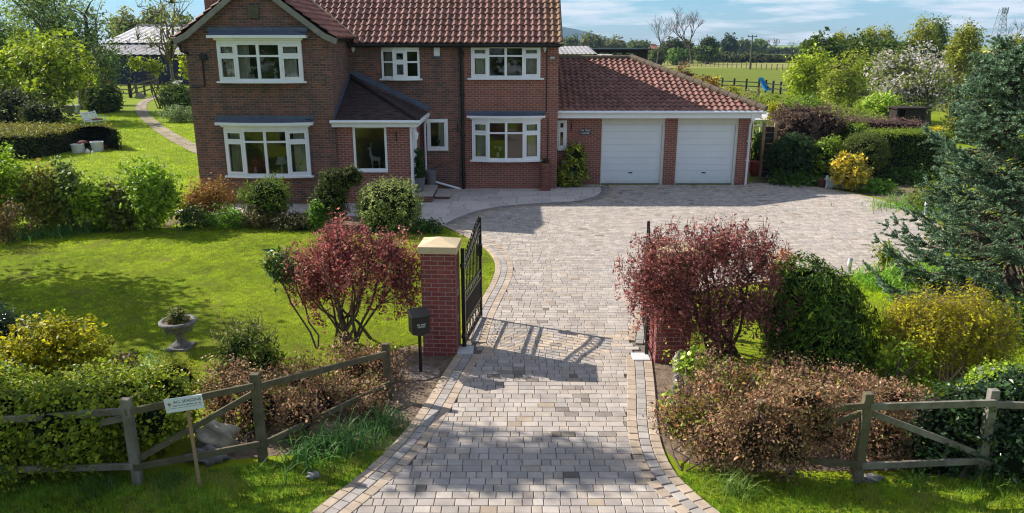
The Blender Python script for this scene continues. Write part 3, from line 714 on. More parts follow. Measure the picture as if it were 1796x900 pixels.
def tile_slope(name, O, U, Vd, nrow, course, urange, tw, amp, mat, parent, cols, lip=0.050, lichen=None, seg=8, jit=0.12):
    O = np.array(O, float); U = np.array(U, float); Vd = np.array(Vd, float); Nn = np.cross(U, Vd); Nn /= np.linalg.norm(Nn)
    if Nn[2] < 0: Nn = -Nn
    VV = []; QQ = []; TT = []; nb = 0; st = tw / seg
    for r in range(nrow):
        v0 = r * course; a, b = urange(v0 + course / 2)
        if b - a < st: continue
        us = np.concatenate([[a], np.arange(math.ceil(a / st + .01) * st, b, st), [b]]); n = len(us)
        t = us / tw + (0.5 * (r % 2) if amp == 0 else 0); f = amp * np.maximum(np.sin(2 * np.pi * t), -0.45)
        k = np.floor(t + 0.25).astype(int); jt = tile_rng.normal(size=k.max() - k.min() + 2); jj = jt[k - k.min()]
        f = f + jj * (0.003 if amp else 0.004)
        rows = [(v0, f - 0.01), (v0, f + lip), (v0 + course + 0.02, f + 0.004)]
        for v, h in rows: VV.append(O + us[:, None] * U + v * Vd + h[:, None] * Nn)
        kk = k[:-1] - k.min(); tc_ = tile_rng.normal(size=(k.max() - k.min() + 2)); ci = tile_rng.integers(0, len(cols), size=k.max() - k.min() + 2)
        colr = np.array(cols)[ci[kk]] * (1 + jit * tc_[kk])[:, None]
        if lichen is not None:
            l = lichen(us[:-1], v0); colr = colr * (1 - l[:, None]) + np.array((0.30, 0.22, 0.06)) * l[:, None]
        for rr in range(2):
            i = np.arange(n - 1); QQ.append(np.stack([nb + rr * n + i, nb + rr * n + i + 1, nb + (rr + 1) * n + i + 1, nb + (rr + 1) * n + i], 1)); TT.append(colr)
        nb += 3 * n
    me = np_mesh(name, np.concatenate(VV), np.concatenate(QQ), np.clip(np.concatenate(TT), .01, .9), False)
    # flat underside so no light passes
    o = link(name, me, M[mat], parent); return o
M['rooftile'] = tintmat('roof_tile', 0.75, 0.3, 0, 0.3, 70, 0.24, 4)
M['porchtile'] = tintmat('porch_tile', 0.75, 0.25, 0, 0.2, 60, 0.25, 12)
CLAY = [(0.225, 0.107, 0.084), (0.205, 0.097, 0.076), (0.245, 0.12, 0.094), (0.18, 0.085, 0.068)]
# walls
mb = MB(); wall(mb, -10.05, -5.6, -0.15, 5.15, YG, 0.28, [(-8.95, -6.52, 0.95, 2.42), (-8.9, -6.55, 3.9, 5.06)])
APX, APZ = -7.8, 6.95
mb.prism([(-10.05, 5.15), (-5.6, 5.15), (-5.6, 5.2), (APX, APZ - .08), (-10.05, 5.2)], YG, YG + .28)
for sx, x in ((-1, -10.05), (1, -5.6)):        # corbelled brick kneelers under the barge feet
    mb.prism([(x, 4.78), (x + sx * .10, 4.88), (x + sx * .20, 4.98), (x + sx * .24, 5.18), (x, 5.3)][::sx], YG - .12, YG + .1)
mb.box(-10.05, YG + .28, -.15, -9.77, 31.9, 5.1); mb.box(-5.88, YG + .28, -.15, -5.6, YW + .01, 5.1)
mb.box(-10.05, 31.7, -.15, 1.6, 31.98, 5.1)
tag(mb.build('wall', M['brick_old'], house), 'old mottled brown brick gable wing wall')
mb = MB(); wall(mb, -5.6, -1.66, -.1, 5.06, YW, .28, [(-4.42, -3.22, 3.85, 5.0), (-2.95, -2.29, 1.38, 2.5)])
tag(mb.build('wall', M['brick_old'], house), 'old mottled brick wall beside the porch')
mb = MB(); wall(mb, -1.66, 1.6, -.1, 5.06, YW, .28, [(-1.25, .86, 1.05, 2.42), (-1.37, .94, 3.88, 5.0)])
mb.box(1.32, YW + .28, -.1, 1.6, 31.7, 5.06)
mb.prism([(1.601 - .28, 5.06), (1.6, 5.06), (1.6, 5.061)], YW, 31.9)
v = [(1.598, 26.75, 5.06), (1.598, 31.9, 5.06), (1.598, 29.3, 7.44)]
mb.add(v, [(0, 1, 2)])
tag(mb.build('wall', M['brick_new'], house), 'newer red brick wall of the right-hand bay')
mb = MB(); wall(mb, -5.598, -3.25, -.1, 2.52, YP, .2, [(-5.03, -4.03, 1.1, 2.48)])
mb.box(-3.45, YP + .2, -.1, -3.25, 24.35, 2.5); mb.box(-3.45, 25.45, -.1, -3.25, YW - .002, 2.5)
tag(mb.build('wall', M['brick_new'], house), 'orange-red brick porch wall')
mb = MB(); mb.box(-10.05, 25.9, 4.6, -8.95, 26.75, 8.3); mb.box(-10.12, 25.83, 8.02, -8.88, 26.82, 8.17)
mb.build('chimney', M['brick_old'], house)
# roofs
TP = math.tan(math.radians(40)); E0 = (26.33, 5.04)
c40, s40 = math.cos(math.radians(40)), math.sin(math.radians(40))
def main_rng(v):
    z = E0[1] + v * s40
    xl = -5.33 - max(0, (z - 5.22)) / 0.70
    return (max(-10.3, xl) if z < APZ else -10.3, 1.67)
tile_slope('roof', (0, E0[0], E0[1]), (1, 0, 0), (0, c40, s40), 13, COURSE, main_rng, TW, 0.040, 'rooftile', house, CLAY,
           lichen=lambda u, v: np.clip((u - 0.95) / .7, 0, 1) * 0.55 * tile_rng.uniform(0, 1, len(u)))
mb = MB(); mb.add([(-10.3, 29.3, 7.50), (1.67, 29.3, 7.50), (1.67, 32.25, 5.04), (-10.3, 32.25, 5.04)], [(0, 1, 2, 3)])
mb.add([(-5.4, 26.45, 5.05), (1.62, 26.45, 5.05), (1.62, 29.3, 7.44), (-9.0, 29.3, 7.44)], [(0, 1, 2, 3)])
mb.add([(-10.28, YG - .2, 5.13), (APX, YG - .2, APZ - .05), (APX, 29, APZ - .05), (-10.28, 29.3, 5.13)], [(0, 1, 2, 3)])
mb.add([(-5.37, YG - .2, 5.13), (APX, YG - .2, APZ - .05), (APX, 29, APZ - .05), (-5.37, 26.6, 5.13)], [(3, 2, 1, 0)])
mb.box(-10.2, 27.5, 5.02, 1.6, 31.8, 5.055)
mb.build('roof_lining', M['plaintile'], house)
mb = MB(); mb.tube([(-10.3, 29.3, 7.53), (1.68, 29.3, 7.53)], .13, 8)
mb.tube([(1.67, 26.36, 5.10), (1.67, 29.3, 7.53)], .05, 6)
mb.build('ridge_tile', M['ridge'], house)
# wing slopes: right one up to the valley, left one to the back
A34 = math.atan(0.70); c34, s34 = math.cos(A34), math.sin(A34)
def wingR(v):
    z = 5.20 + v * s34; return (YG - .22, E0[0] + max(0.0, z - E0[1]) / TP + .1)
tile_slope('roof', (-5.33, 0, 5.20), (0, 1, 0), (-c34, 0, s34), 10, COURSE, wingR, TW, 0.040, 'rooftile', house, [(0.27, 0.115, 0.085), (0.23, 0.10, 0.075)])
tile_slope('roof', (-10.27, 0, 5.20), (0, 1, 0), (c34, 0, s34), 10, COURSE, lambda v: (YG - .22, 29.5), TW, 0.040, 'rooftile', house, CLAY)
mb = MB(); mb.tube([(APX, YG - .22, APZ + .02), (APX, 29, APZ + .02)], .12, 8); mb.build('ridge_tile', M['ridge'], house)
# mortared valley edge
mb = MB(); pts = [(-5.33 - (z - 5.2) / .70, E0[0] + (z - E0[1]) / TP, z + .07) for z in np.linspace(5.15, APZ, 14)]
mb.tube(pts, .055, 6); mb.build('valley', M['ridge'], house)
# barge boards with flared feet
for sx, xe in ((-1, -10.30), (1, -5.30)):
    mb = MB()
    pr = [(xe, 5.16), (xe - sx * .38, 5.33), (APX, APZ - .02), (APX, APZ - .21), (xe - sx * .44, 5.17), (xe - sx * .06, 5.00)]
    mb.prism(pr if sx < 0 else pr[::-1], YG - .26, YG - .20); mb.build('barge_board', M['barge'], house)
# eaves: fascia, gutter, downpipes
mb = MB(); mb.box(-5.55, 26.42, 4.90, 1.62, 26.46, 5.03); mb.box(-5.55, 26.46, 4.93, 1.62, YW + .02, 4.95); mb.build('fascia', M['blackplastic'], house)
mb = MB(); mb.tube([(-5.35, 26.33, 4.975), (1.70, 26.33, 4.975)], .055, 8); mb.build('gutter', M['black'], house)
mb = MB(); mb.tube([(-1.73, 26.34, 4.95), (-1.73, 26.42, 4.80), (-1.73, 26.60, 4.66)], .05, 8); mb.box(-1.82, 26.54, 4.6, -1.64, 26.69, 4.78)
mb.tube([(-1.73, 26.62, 4.66), (-1.73, 26.62, -.05)], .062, 8)
for z in (.5, 1.9, 3.3): mb.box(-1.83, 26.60, z, -1.63, 26.69, z + .05)
mb.build('downpipe', M['black'], house)
mb = MB(); mb.tube([(1.20, 26.67, 4.95), (1.20, 26.67, 2.75)], .018, 6); mb.tube([(1.26, 26.67, 2.5), (1.26, 26.67, .1)], .018, 6); mb.build('cable', M['blackplastic'], house)
mb = MB(); mb.tube([(-9.55, 23.97, 4.75), (-9.55, 23.97, 3.75), (-9.75, 23.97, 3.72), (-10.0, 23.97, 3.72)], .022, 6); mb.box(-9.6, 23.9, 4.55, -9.4, 23.999, 4.72); mb.build('cable', M['blackplastic'], house)
mb = MB(); mb.tube([(-10.15, YG - .15, 5.0), (-10.12, YG - .06, 4.8), (-9.95, YG - .06, 4.72)], .05, 8); mb.tube([(-10.33, YG - .2, 5.06), (-10.33, 29, 5.06)], .055, 8); mb.build('gutter', M['black'], house)

def window(label, pts, z0, z1, tr, kinds, curtains='', fw=.055, sill=True, canopy=None, flash=0.2, room=True, depth_back=2.6, sillext=.12, head=0.0):
    """UPVC window along plan points; kinds: c = opening light with top hung vent, f = fixed"""
    fr = MB(); gl = MB(); pts = [Vector((p[0], p[1], 0)) for p in pts]
    n = len(pts) - 1
    for i, p in enumerate(pts):
        wd = .085 if 0 < i < n else .07
        fr.box(p.x - wd / 2, p.y - .035, z0, p.x + wd / 2, p.y + .045, z1)
    for i in range(n):
        a, b = pts[i], pts[i + 1]; d = (b - a).normalized(); nr = Vector((d.y, -d.x, 0)); nr = nr if nr.y < 0 else -nr
        def rail(zlo, zhi, t=.06, off=0.0, u0=0.0, u1=1.0):
            q0 = a + (b - a) * u0 - nr * 0 + nr * off; q1 = a + (b - a) * u1 + nr * off
            zc = (zlo + zhi) / 2; fr.bar((q0.x, q0.y, zc), (q1.x, q1.y, zc), t, zhi - zlo)
        rail(z0 + .002, z0 + fw + .03); rail(z1 - fw - head, z1 - .002); ln = (b - a).length
        if tr: rail(tr - .03, tr + .03)
        if kinds[i] == 'c':
            for (lo, hi) in (((z0 + fw + .03, tr - .03), (tr + .03, z1 - fw - head)) if tr else ((z0 + fw + .03, z1 - fw),)):
                e = .05
                rail(lo, lo + e, .05, .022, .03 / ln, 1 - .03 / ln); rail(hi - e, hi, .05, .022, .03 / ln, 1 - .03 / ln)
                for u in (.065 / ln, 1 - .065 / ln):
                    q = a + (b - a) * u + nr * .022; fr.bar((q.x, q.y, lo + e * .8), (q.x, q.y, hi - e * .8), .05, .05, (d.x, d.y, 0))
        gl.add([(a.x, a.y + .015, z0 + .03), (b.x, b.y + .015, z0 + .03), (b.x, b.y + .015, z1 - .03), (a.x, a.y + .015, z1 - .03)], [(0, 1, 2, 3)])
    X0, X1 = pts[0].x, pts[-1].x; Yb = max(p.y for p in pts)
    w_ = fr.build('window', M['white'], house); w_['label'] = label
    gl.build('pane', M['glass'], w_)
    if sill:
        s = MB(); poly = [(pts[0].x - sillext, Yb + .02), (pts[0].x - sillext, pts[0].y - .09)] + [(p.x, p.y - .10) for p in pts] + [(pts[-1].x + sillext, pts[-1].y - .09), (pts[-1].x + sillext, Yb + .02)]
        s.slab(poly, z0 - .05, z0 + .004); s.build('sill', M['white'], w_)
    if canopy:
        ct, ext = canopy; s = MB()
        def ring(e): return [(X0 - e, Yb + .03), (X0 - e, pts[0].y - e)] + [(p.x, p.y - e - .02) for p in pts] + [(X1 + e, pts[-1].y - e), (X1 + e, Yb + .03)]
        zz = z1 + .002; hgt = ct - z1
        s.slab(ring(.03), zz, zz + hgt * .35); s.slab(ring(.09), zz + hgt * .35 + .001, zz + hgt * .62); s.slab(ring(ext), zz + hgt * .62 + .001, ct)
        s.build('canopy', M['white'], w_)
        s = MB(); lead = ring(ext - .03); top = [(x, Yb - .0) for x, y in lead]
        m = len(lead); vs = [(x, y, ct + .003) for x, y in lead] + [(X0 - ext + .02 + (X1 - X0 + 2 * ext - .04) * i / (m - 1), Yb + .01, ct + flash * .75) for i in range(m)]
        s.add(vs, [(i, i + 1, m + i + 1, m + i) for i in range(m - 1)])
        s.box(X0 - ext - .02, Yb - .022, ct + flash * .55, X1 + ext + .02, Yb - .004, ct + flash * 1.15); s.build('flashing', M['lead'], w_)
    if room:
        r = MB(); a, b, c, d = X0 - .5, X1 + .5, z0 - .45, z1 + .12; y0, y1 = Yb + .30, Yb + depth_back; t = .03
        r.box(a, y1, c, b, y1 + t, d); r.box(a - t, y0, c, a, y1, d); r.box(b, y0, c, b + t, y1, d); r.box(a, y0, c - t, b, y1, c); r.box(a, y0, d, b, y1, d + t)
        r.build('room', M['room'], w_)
    ns_ = 40
    for spec in curtains:
        ca, cb = spec; s = MB(); vs = []
        for i in range(ns_ + 1):
            x = ca + (cb - ca) * i / ns_; yy = Yb + .13 + .035 * math.sin(i * 1.35) + .012 * math.sin(i * 3.1)
            vs += [(x, yy, z0 + .02), (x, yy, z1 - .02)]
        s.add(vs, [(2 * i, 2 * i + 2, 2 * i + 3, 2 * i + 1) for i in range(ns_)], True); s.build('curtain', M['curtain'], w_)
    return w_
def bow(X0, X1, Y, proj): 
    u = (0, .235, .5, .765, 1); k = (.35, .88, 1, .88, .35)
    return [(X0 + (X1 - X0) * a, Y - proj * b) for a, b in zip(u, k)]
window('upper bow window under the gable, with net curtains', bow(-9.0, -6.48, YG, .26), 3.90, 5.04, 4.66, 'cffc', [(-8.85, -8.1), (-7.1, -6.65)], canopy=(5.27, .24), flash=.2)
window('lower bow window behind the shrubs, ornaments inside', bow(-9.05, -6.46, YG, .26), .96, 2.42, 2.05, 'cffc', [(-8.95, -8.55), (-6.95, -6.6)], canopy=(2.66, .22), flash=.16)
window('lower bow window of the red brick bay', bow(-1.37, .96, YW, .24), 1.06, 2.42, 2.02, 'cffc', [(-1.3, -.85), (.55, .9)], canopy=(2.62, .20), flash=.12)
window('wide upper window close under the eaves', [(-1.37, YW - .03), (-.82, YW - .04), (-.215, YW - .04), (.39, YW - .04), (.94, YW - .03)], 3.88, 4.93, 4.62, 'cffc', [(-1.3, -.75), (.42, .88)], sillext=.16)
mbx = MB(); mbx.box(-1.37, YW - .06, 4.935, .94, YW + .1, 5.0); mbx.build('window_head', M['cream'], house)
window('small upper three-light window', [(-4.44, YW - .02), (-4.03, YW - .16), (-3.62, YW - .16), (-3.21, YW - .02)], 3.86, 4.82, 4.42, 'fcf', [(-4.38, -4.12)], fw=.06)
mbx = MB(); mbx.slab([(-4.46, YW - .005), (-4.46, YW - .05), (-4.04, YW - .19), (-3.61, YW - .19), (-3.19, YW - .05), (-3.19, YW - .005)], 4.822, 4.99); mbx.build('window_head', M['white'], house)
window('narrow single-pane window by the front door', [(-2.95, YW - .03), (-2.29, YW - .03)], 1.38, 2.49, None, 'c', [(-2.6, -2.3)], fw=.07, sill=False, head=.03)
window('large porch window with a white deer ornament inside', [(-5.03, YP + .02), (-4.03, YP + .02)], 1.09, 2.48, None, 'f', fw=.035, sillext=.03, room=False)
mb = MB(); mb.box(-5.55, YP + 2.2, .5, -3.5, YP + 2.25, 2.5); mb.box(-5.57, YP + .25, .5, -5.52, YP + 2.2, 2.5); mb.box(-5.55, YP + .22, .9, -3.46, YP + 2.2, .93); mb.box(-5.6, YP + .22, 2.49, -3.3, YW - .01, 2.515)
mb.build('room', M['room'], house)
# porch roof
zE, zA = 2.70, 3.90; dyP = YW - 23.85; slp = math.hypot(dyP, zA - zE); nP = int(slp / .098)
PCOL = [(0.055, 0.034, 0.034), (0.045, 0.03, 0.032), (0.068, 0.042, 0.038)]
tile_slope('porch_roof', (-5.6, 23.85, zE), (1, 0, 0), (0, dyP / slp, (zA - zE) / slp), nP, .098, lambda v: (0, 2.66 * (1 - v / slp)), .165, 0, 'porchtile', house, PCOL, lip=.016, seg=2)
sl2 = math.hypot(2.66, zA - zE)
tile_slope('porch_roof', (-2.94, YW, zE), (0, -1, 0), (-2.66 / sl2, 0, (zA - zE) / sl2), int(sl2 / .098), .098, lambda v: (0, dyP * (1 - v / sl2)), .165, 0, 'porchtile', house, PCOL, lip=.016, seg=2)
mb = MB(); mb.add([(-5.6, 23.87, zE - .01), (-2.96, 23.87, zE - .01), (-5.6, YW, zA - .02)], [(0, 1, 2)]); mb.add([(-2.96, 23.87, zE - .01), (-2.96, YW, zE - .01), (-5.6, YW, zA - .02)], [(0, 1, 2)]); mb.build('roof_lining', M['plaintile'], house)
mb = MB(); mb.tube([(-2.93, 23.83, zE + .05), (-5.58, YW - .02, zA + .05)], .085, 8); mb.build('hip_tile', M['plaintile'], house)
mb = MB(); mb.bar((-5.585, 23.9, zE + .10), (-5.585, YW, zA + .12), .02, .16); mb.box(-5.6, YW - .02, zA - .05, -5.4, YW - .003, zA + .2)
mb.bar((-2.9, YW - .012, zE + .14), (-5.5, YW - .012, zA + .16), .02, .18, (0, 0, 1)); mb.build('flashing', M['lead'], house)
mb = MB(); mb.box(-5.66, 23.84, 2.50, -3.0, 23.875, 2.665); mb.box(-3.0, 23.84, 2.50, -2.965, YW - .01, 2.665); mb.box(-5.6, 23.875, 2.498, -3.0, YP, 2.515); mb.box(-3.25, YP, 2.498, -3.0, YW - .01, 2.515); mb.build('fascia', M['white'], house)
mb = MB(); mb.tube([(-5.70, 23.79, 2.665), (-2.90, 23.79, 2.665)], .055, 8); mb.tube([(-2.91, 23.79, 2.66), (-2.91, YW - .05, 2.66)], .055, 8)
mb.build('gutter', M['white'], house)
mb = MB(); mb.tube([(-2.90, 26.45, 2.62), (-3.0, 26.6, 2.45), (-3.06, 26.62, 2.3), (-3.06, 26.62, .42), (-2.95, 26.62, .33), (-1.86, 26.62, .02), (-1.84, 26.6, -.05)], .04, 8); mb.build('downpipe', M['white'], house)
# front door in the porch side, threshold, steps
mb = MB(); mb.box(-3.30, 24.36, .25, -3.20, 24.46, 2.40); mb.box(-3.30, 25.34, .25, -3.20, 25.44, 2.40); mb.box(-3.30, 24.36, 2.32, -3.20, 25.44, 2.45); mb.box(-3.245, 24.05, .2, -3.19, 24.36, 2.5)
d_ = mb.build('door_frame', M['white'], house)
mb = MB(); mb.box(-3.32, 24.46, .27, -3.26, 25.34, 2.32); dd_ = mb.build('door', M['white'], house)
mb = MB(); mb.tube([(-3.24, 24.60, 1.2), (-3.20, 24.60, 1.2), (-3.20, 24.72, 1.2)], .012, 6); mb.build('handle', M['steel'], dd_)
mb = MB(); mb.box(-3.24, 24.2, 0, -2.62, 26.1, .22); mb.box(-2.62, 24.75, 0, -2.1, 25.75, .10); mb.build('step_riser', M['brick_old'], house)
mb = MB(); mb.box(-3.24, 24.17, .22, -2.59, 26.1, .262); mb.box(-2.585, 24.71, .10, -2.06, 25.78, .142); mb.build('step', M['palestone'], house, .006)
bpy.data.objects['step'].data.materials[0] = pm('step_stone', (0.42, 0.36, 0.33), .8, 0, .2, var=.1, vs=6)
# small fittings on the walls
mb = MB(); mb.box(-2.67, YW - .09, 4.62, -2.47, YW - .002, 4.90); ab = mb.build('alarm_box', M['white'], house, .01)
mb = MB(); mb.box(-2.66, YW - .094, 4.585, -2.48, YW - .004, 4.625); mb.build('lens', M['alarm'], ab)
for x, z in ((-5.42, 4.80), (1.12, 4.82)):
    mb = MB(); mb.box(x - .05, YW - .10, z, x + .05, YW - .002, z + .12); mb.bar((x, YW - .05, z), (x, YW - .16, z - .03), .05, .05); mb.build('security_light', M['white'], house, .008)
mb = MB(); mb.box(1.30, YW - .07, 4.52, 1.46, YW - .002, 4.60); mb.build('security_light', M['steel'], house, .006)
mb = MB(); mb.box(-7.98, YG - .08, 5.78, -7.68, YG - .002, 6.15)
for k in range(5): mb.box(-7.95, YG - .10, 5.83 + k * .06, -7.71, YG - .08, 5.86 + k * .06)
mb.build('wall_vent', M['wood_green'], house)
def bracket(x, Y, z): 
    mb = MB(); mb.tube([(x, Y - .02, z + .16), (x, Y - .02, z - .16)], .014, 6); mb.tube([(x, Y - .02, z + .14), (x, Y - .12, z + .15), (x, Y - .20, z + .12)], .010, 5); mb.tube([(x, Y - .02, z - .06), (x, Y - .10, z + .05), (x, Y - .16, z + .13)], .008, 5)
    mb.build('basket_bracket', M['black'], house)
bracket(-3.68, YP, 2.18); bracket(-1.92, YW, 2.18); bracket(2.15, YGA, 2.12)
lm = MB(); lm.lathe([(.03, -.16), (.06, -.10), (.075, .02), (.05, .04)], (-3.06, 24.15, 2.22), 6, False); lm.bar((-3.2, 24.15, 2.36), (-3.06, 24.15, 2.36), .02, .02); lm.tube([(-3.06, 24.15, 2.36), (-3.06, 24.15, 2.26)], .008, 6); lm.lathe([(.09, .0), (.02, .09)], (-3.06, 24.15, 2.25), 6, False)
lm.build('wall_lantern', M['white'], house)
def to_mesh(o):
    me = bpy.data.meshes.new_from_object(o.evaluated_get(bpy.context.evaluated_depsgraph_get())); par = o.parent
    n = bpy.data.objects.new(o.name, me); col.objects.link(n); n.parent = par; nm = o.name; bpy.data.objects.remove(o); n.name = nm
    if not me.materials: me.materials.append(M['letter'])
    return n
def text(body, size, loc, rot, mat, parent, name='lettering', ext=.002, ax='CENTER', sx=1.0):
    cu = bpy.data.curves.new(name, 'FONT'); cu.body = body; cu.size = size; cu.align_x = ax; cu.align_y = 'CENTER'; cu.extrude = ext; cu.materials.append(M[mat])
    o = bpy.data.objects.new(name, cu); col.objects.link(o); o.parent = parent
    o = to_mesh(o)
    m = Matrix.Translation(loc) @ rot @ Matrix.Diagonal((sx, 1, 1, 1))
    o.matrix_parent_inverse = world_of(parent).inverted(); o.matrix_basis = m
    return o
RX = Matrix.Rotation(math.radians(90), 4, 'X')

# ------------------------------------------------------------------ garage
garage = thing('garage', 'attached double garage with white sectional doors and low hipped pantile roof', 'garage', (5, 30, 0))
mb = MB(); wall(mb, 1.602, 8.72, -.1, 2.50, YGA, .22, [(1.66, 1.95, 1.33, 2.36), (3.25, 5.56, -.1, 2.44), (6.0, 8.22, -.1, 2.44)])
mb.box(8.50, YGA + .22, -.1, 8.72, 34.9, 2.5); mb.box(1.61, 34.9, -.1, 8.72, 35.1, 2.5); tag(mb.build('wall', M['brick_new'], garage))
house_real = house
def garage_door(x0, x1):
    mb = MB(); n = 9; H_ = 2.19
    for k in range(n):
        a = .03 + (H_ - .03) * k / n; b = .03 + (H_ - .03) * (k + 1) / n
        mb.box(x0 + .03, YGA + .13, a + .004, x1 - .09, YGA + .17, b - .004)
    mb.box(x0 + .03, YGA + .145, .03, x1 - .09, YGA + .20, H_)
    d = mb.build('garage_door', M['gardoor'], garage, .004)
    s = MB(); s.box((x0 + x1) / 2 - .10, YGA + .10, .42, (x0 + x1) / 2 + .04, YGA + .13, .455); s.build('handle', M['blackplastic'], d)
    s = MB(); s.box(x0 + .03, YGA + .135, .0, x1 - .09, YGA + .165, .03); s.build('bottom_seal', M['blackplastic'], d)
    s = MB(); s.box(x0, YGA + .05, 0, x0 + .035, YGA + .2, 2.2); s.box(x1 - .09, YGA + .05, 0, x1, YGA + .12, 2.2); s.box(x0, YGA + .06, 2.195, x1, YGA + .20, 2.44)
    s.build('door_frame', M['cream'], garage)
garage_door(3.25, 5.56); garage_door(6.0, 8.22)
house = garage
window('slim window beside the sign', [(1.66, YGA + .02), (1.95, YGA + .02)], 1.33, 2.36, 2.02, 'c', fw=.045, sillext=.0, room=False)
mb = MB(); mb.box(1.62, YGA + .6, 1.0, 2.4, YGA + .65, 2.5); mb.build('room', M['room'], garage)
house = house_real
gE, gZ, gR = 27.03, 2.74, 4.2; gk = 1.72 / gR; aG = math.atan(gk); cG, sG = math.cos(aG), math.sin(aG); gL_ = gR / cG
tile_slope('roof', (0, gE, gZ), (1, 0, 0), (0, cG, sG), 15, COURSE, lambda v: (1.58, 8.95 - v * cG), TW, 0.040, 'rooftile', garage, [(0.22, 0.106, 0.083), (0.205, 0.097, 0.076), (0.235, 0.116, 0.091)],
           lichen=lambda u, v: np.clip((2.3 - u) / .8, 0, 1) * 0.4 * tile_rng.uniform(0, 1, len(u)))
tile_slope('roof', (8.95, 0, gZ), (0, 1, 0), (-cG, 0, sG), 15, COURSE, lambda v: (gE + v * cG, 35.4 - v * cG), TW, 0.040, 'rooftile', garage, CLAY)
mb = MB(); mb.add([(1.6, gE + .1, gZ), (8.85, gE + .1, gZ), (4.8, 31.2, gZ + 1.68), (1.6, 31.2, gZ + 1.68)], [(0, 1, 2, 3)]); mb.add([(1.6, 35.4, gZ), (8.9, 35.4, gZ), (4.8, 31.2, gZ + 1.70), (1.6, 31.2, gZ + 1.70)], [(3, 2, 1, 0)]); mb.build('roof_lining', M['plaintile'], garage)
mb = MB(); h0 = Vector((8.98, gE - .02, gZ + .04)); h1 = Vector((4.75, gE + gR, gZ + 1.76)); n = 16
pts = [h0.lerp(h1, k / n) + Vector((0, 0, .02)) for k in range(n + 1)]
for k in range(n): mb.tube([pts[k], pts[k + 1]], [.128, .118], 8)
mb.build('hip_tile', M['ridge'], garage)
mb = MB()
for k in range(8): x = 1.6 + 3.2 * k / 8; mb.tube([(x, gE + gR, gZ + 1.74), (x + .41, gE + gR, gZ + 1.74)], [.125, .11], 8)
mb.build('ridge_tile', M['ridge'], garage)
mb = MB(); mb.box(1.56, 27.06, 2.475, 8.86, 27.10, 2.70); mb.box(1.61, 27.10, 2.47, 8.86, YGA, 2.485); mb.box(8.82, 27.10, 2.47, 8.86, 35, 2.70); mb.build('fascia', M['white'], garage)
mb = MB(); mb.tube([(1.54, 27.0, 2.69), (8.98, 27.0, 2.69)], .058, 8); mb.tube([(8.95, 27.0, 2.69), (8.95, 35, 2.69)], .058, 8)
for k in range(8): x = 1.7 + k * 1.02; mb.tube([(x - .03, 27.0, 2.69), (x + .03, 27.0, 2.69)], .066, 8)
mb.build('gutter', M['white'], garage)
mb = MB(); mb.box(8.50, 27.02, 2.42, 8.62, 27.12, 2.68); mb.tube([(8.56, 27.08, 2.44), (8.56, 27.2, 2.3), (8.60, 27.42, 2.15), (8.60, 27.42, -.03)], .042, 8); 
for z in (.9, 1.6): mb.box(8.54, 27.40, z, 8.66, 27.5, z + .04)
mb.build('downpipe', M['white'], garage)
mb = MB(); mb.box(2.48, YGA - .035, 1.84, 2.84, YGA - .003, 2.06); sg = mb.build('house_sign', M['slate'], garage, .006); sg['label'] = 'small slate house name sign with white letters'
text('FIR TREE', .088, (2.66, YGA - .038, 2.0), RX, 'letter', sg); text('HOUSE', .088, (2.66, YGA - .038, 1.90), RX, 'letter', sg)

def copy_tree(o, parent=None):
    c = o.copy(); col.objects.link(c)
    if parent is not None: c.parent = parent
    for ch in list(o.children): copy_tree(ch, c)
    return c
# ------------------------------------------------------------------ gate pillars and gates
pil = thing('gate_pillar', 'red brick gate pillar with sandstone cap beside the mailbox', 'gate pillar', (-1.18, 11.90, 0), 'brick gate pillars', math.radians(-3))
mb = MB(); R_ = Matrix.Translation((-1.18, 11.9, 0)) @ Matrix.Rotation(math.radians(-3), 4, 'Z')
def rot_build(mb, name, mat, parent, R_, bevel=0):
    """build in the thing's own axes, then place it"""
    o = mb.build(name, mat, None, bevel); o.parent = parent; return o
mb.box(-.28, -.28, -.1, .28, .28, 1.77); rot_build(mb, 'shaft', M['brick_pier'], pil, R_)
mb = MB(); e = .315; mb.box(-e, -e, 1.77, e, e, 1.885); mb.add([(-e, -e, 1.886), (e, -e, 1.886), (e, e, 1.886), (-e, e, 1.886), (0, 0, 1.985)], [(0, 1, 4), (1, 2, 4), (2, 3, 4), (3, 0, 4)]); rot_build(mb, 'cap', M['stone'], pil, R_, .008)
mb = MB(); mb.box(.281, -.10, 1.0, .292, .02, 1.10); mb.box(.281, -.09, .55, .288, -.02, .68); rot_build(mb, 'intercom_plate', M['steel'], pil, R_)
pr_ = copy_tree(pil); pr_.location = (2.60, 11.62, 0); pr_.rotation_euler = (0, 0, math.radians(2)); pr_['label'] = 'red brick gate pillar half hidden behind the larger dark red shrub'
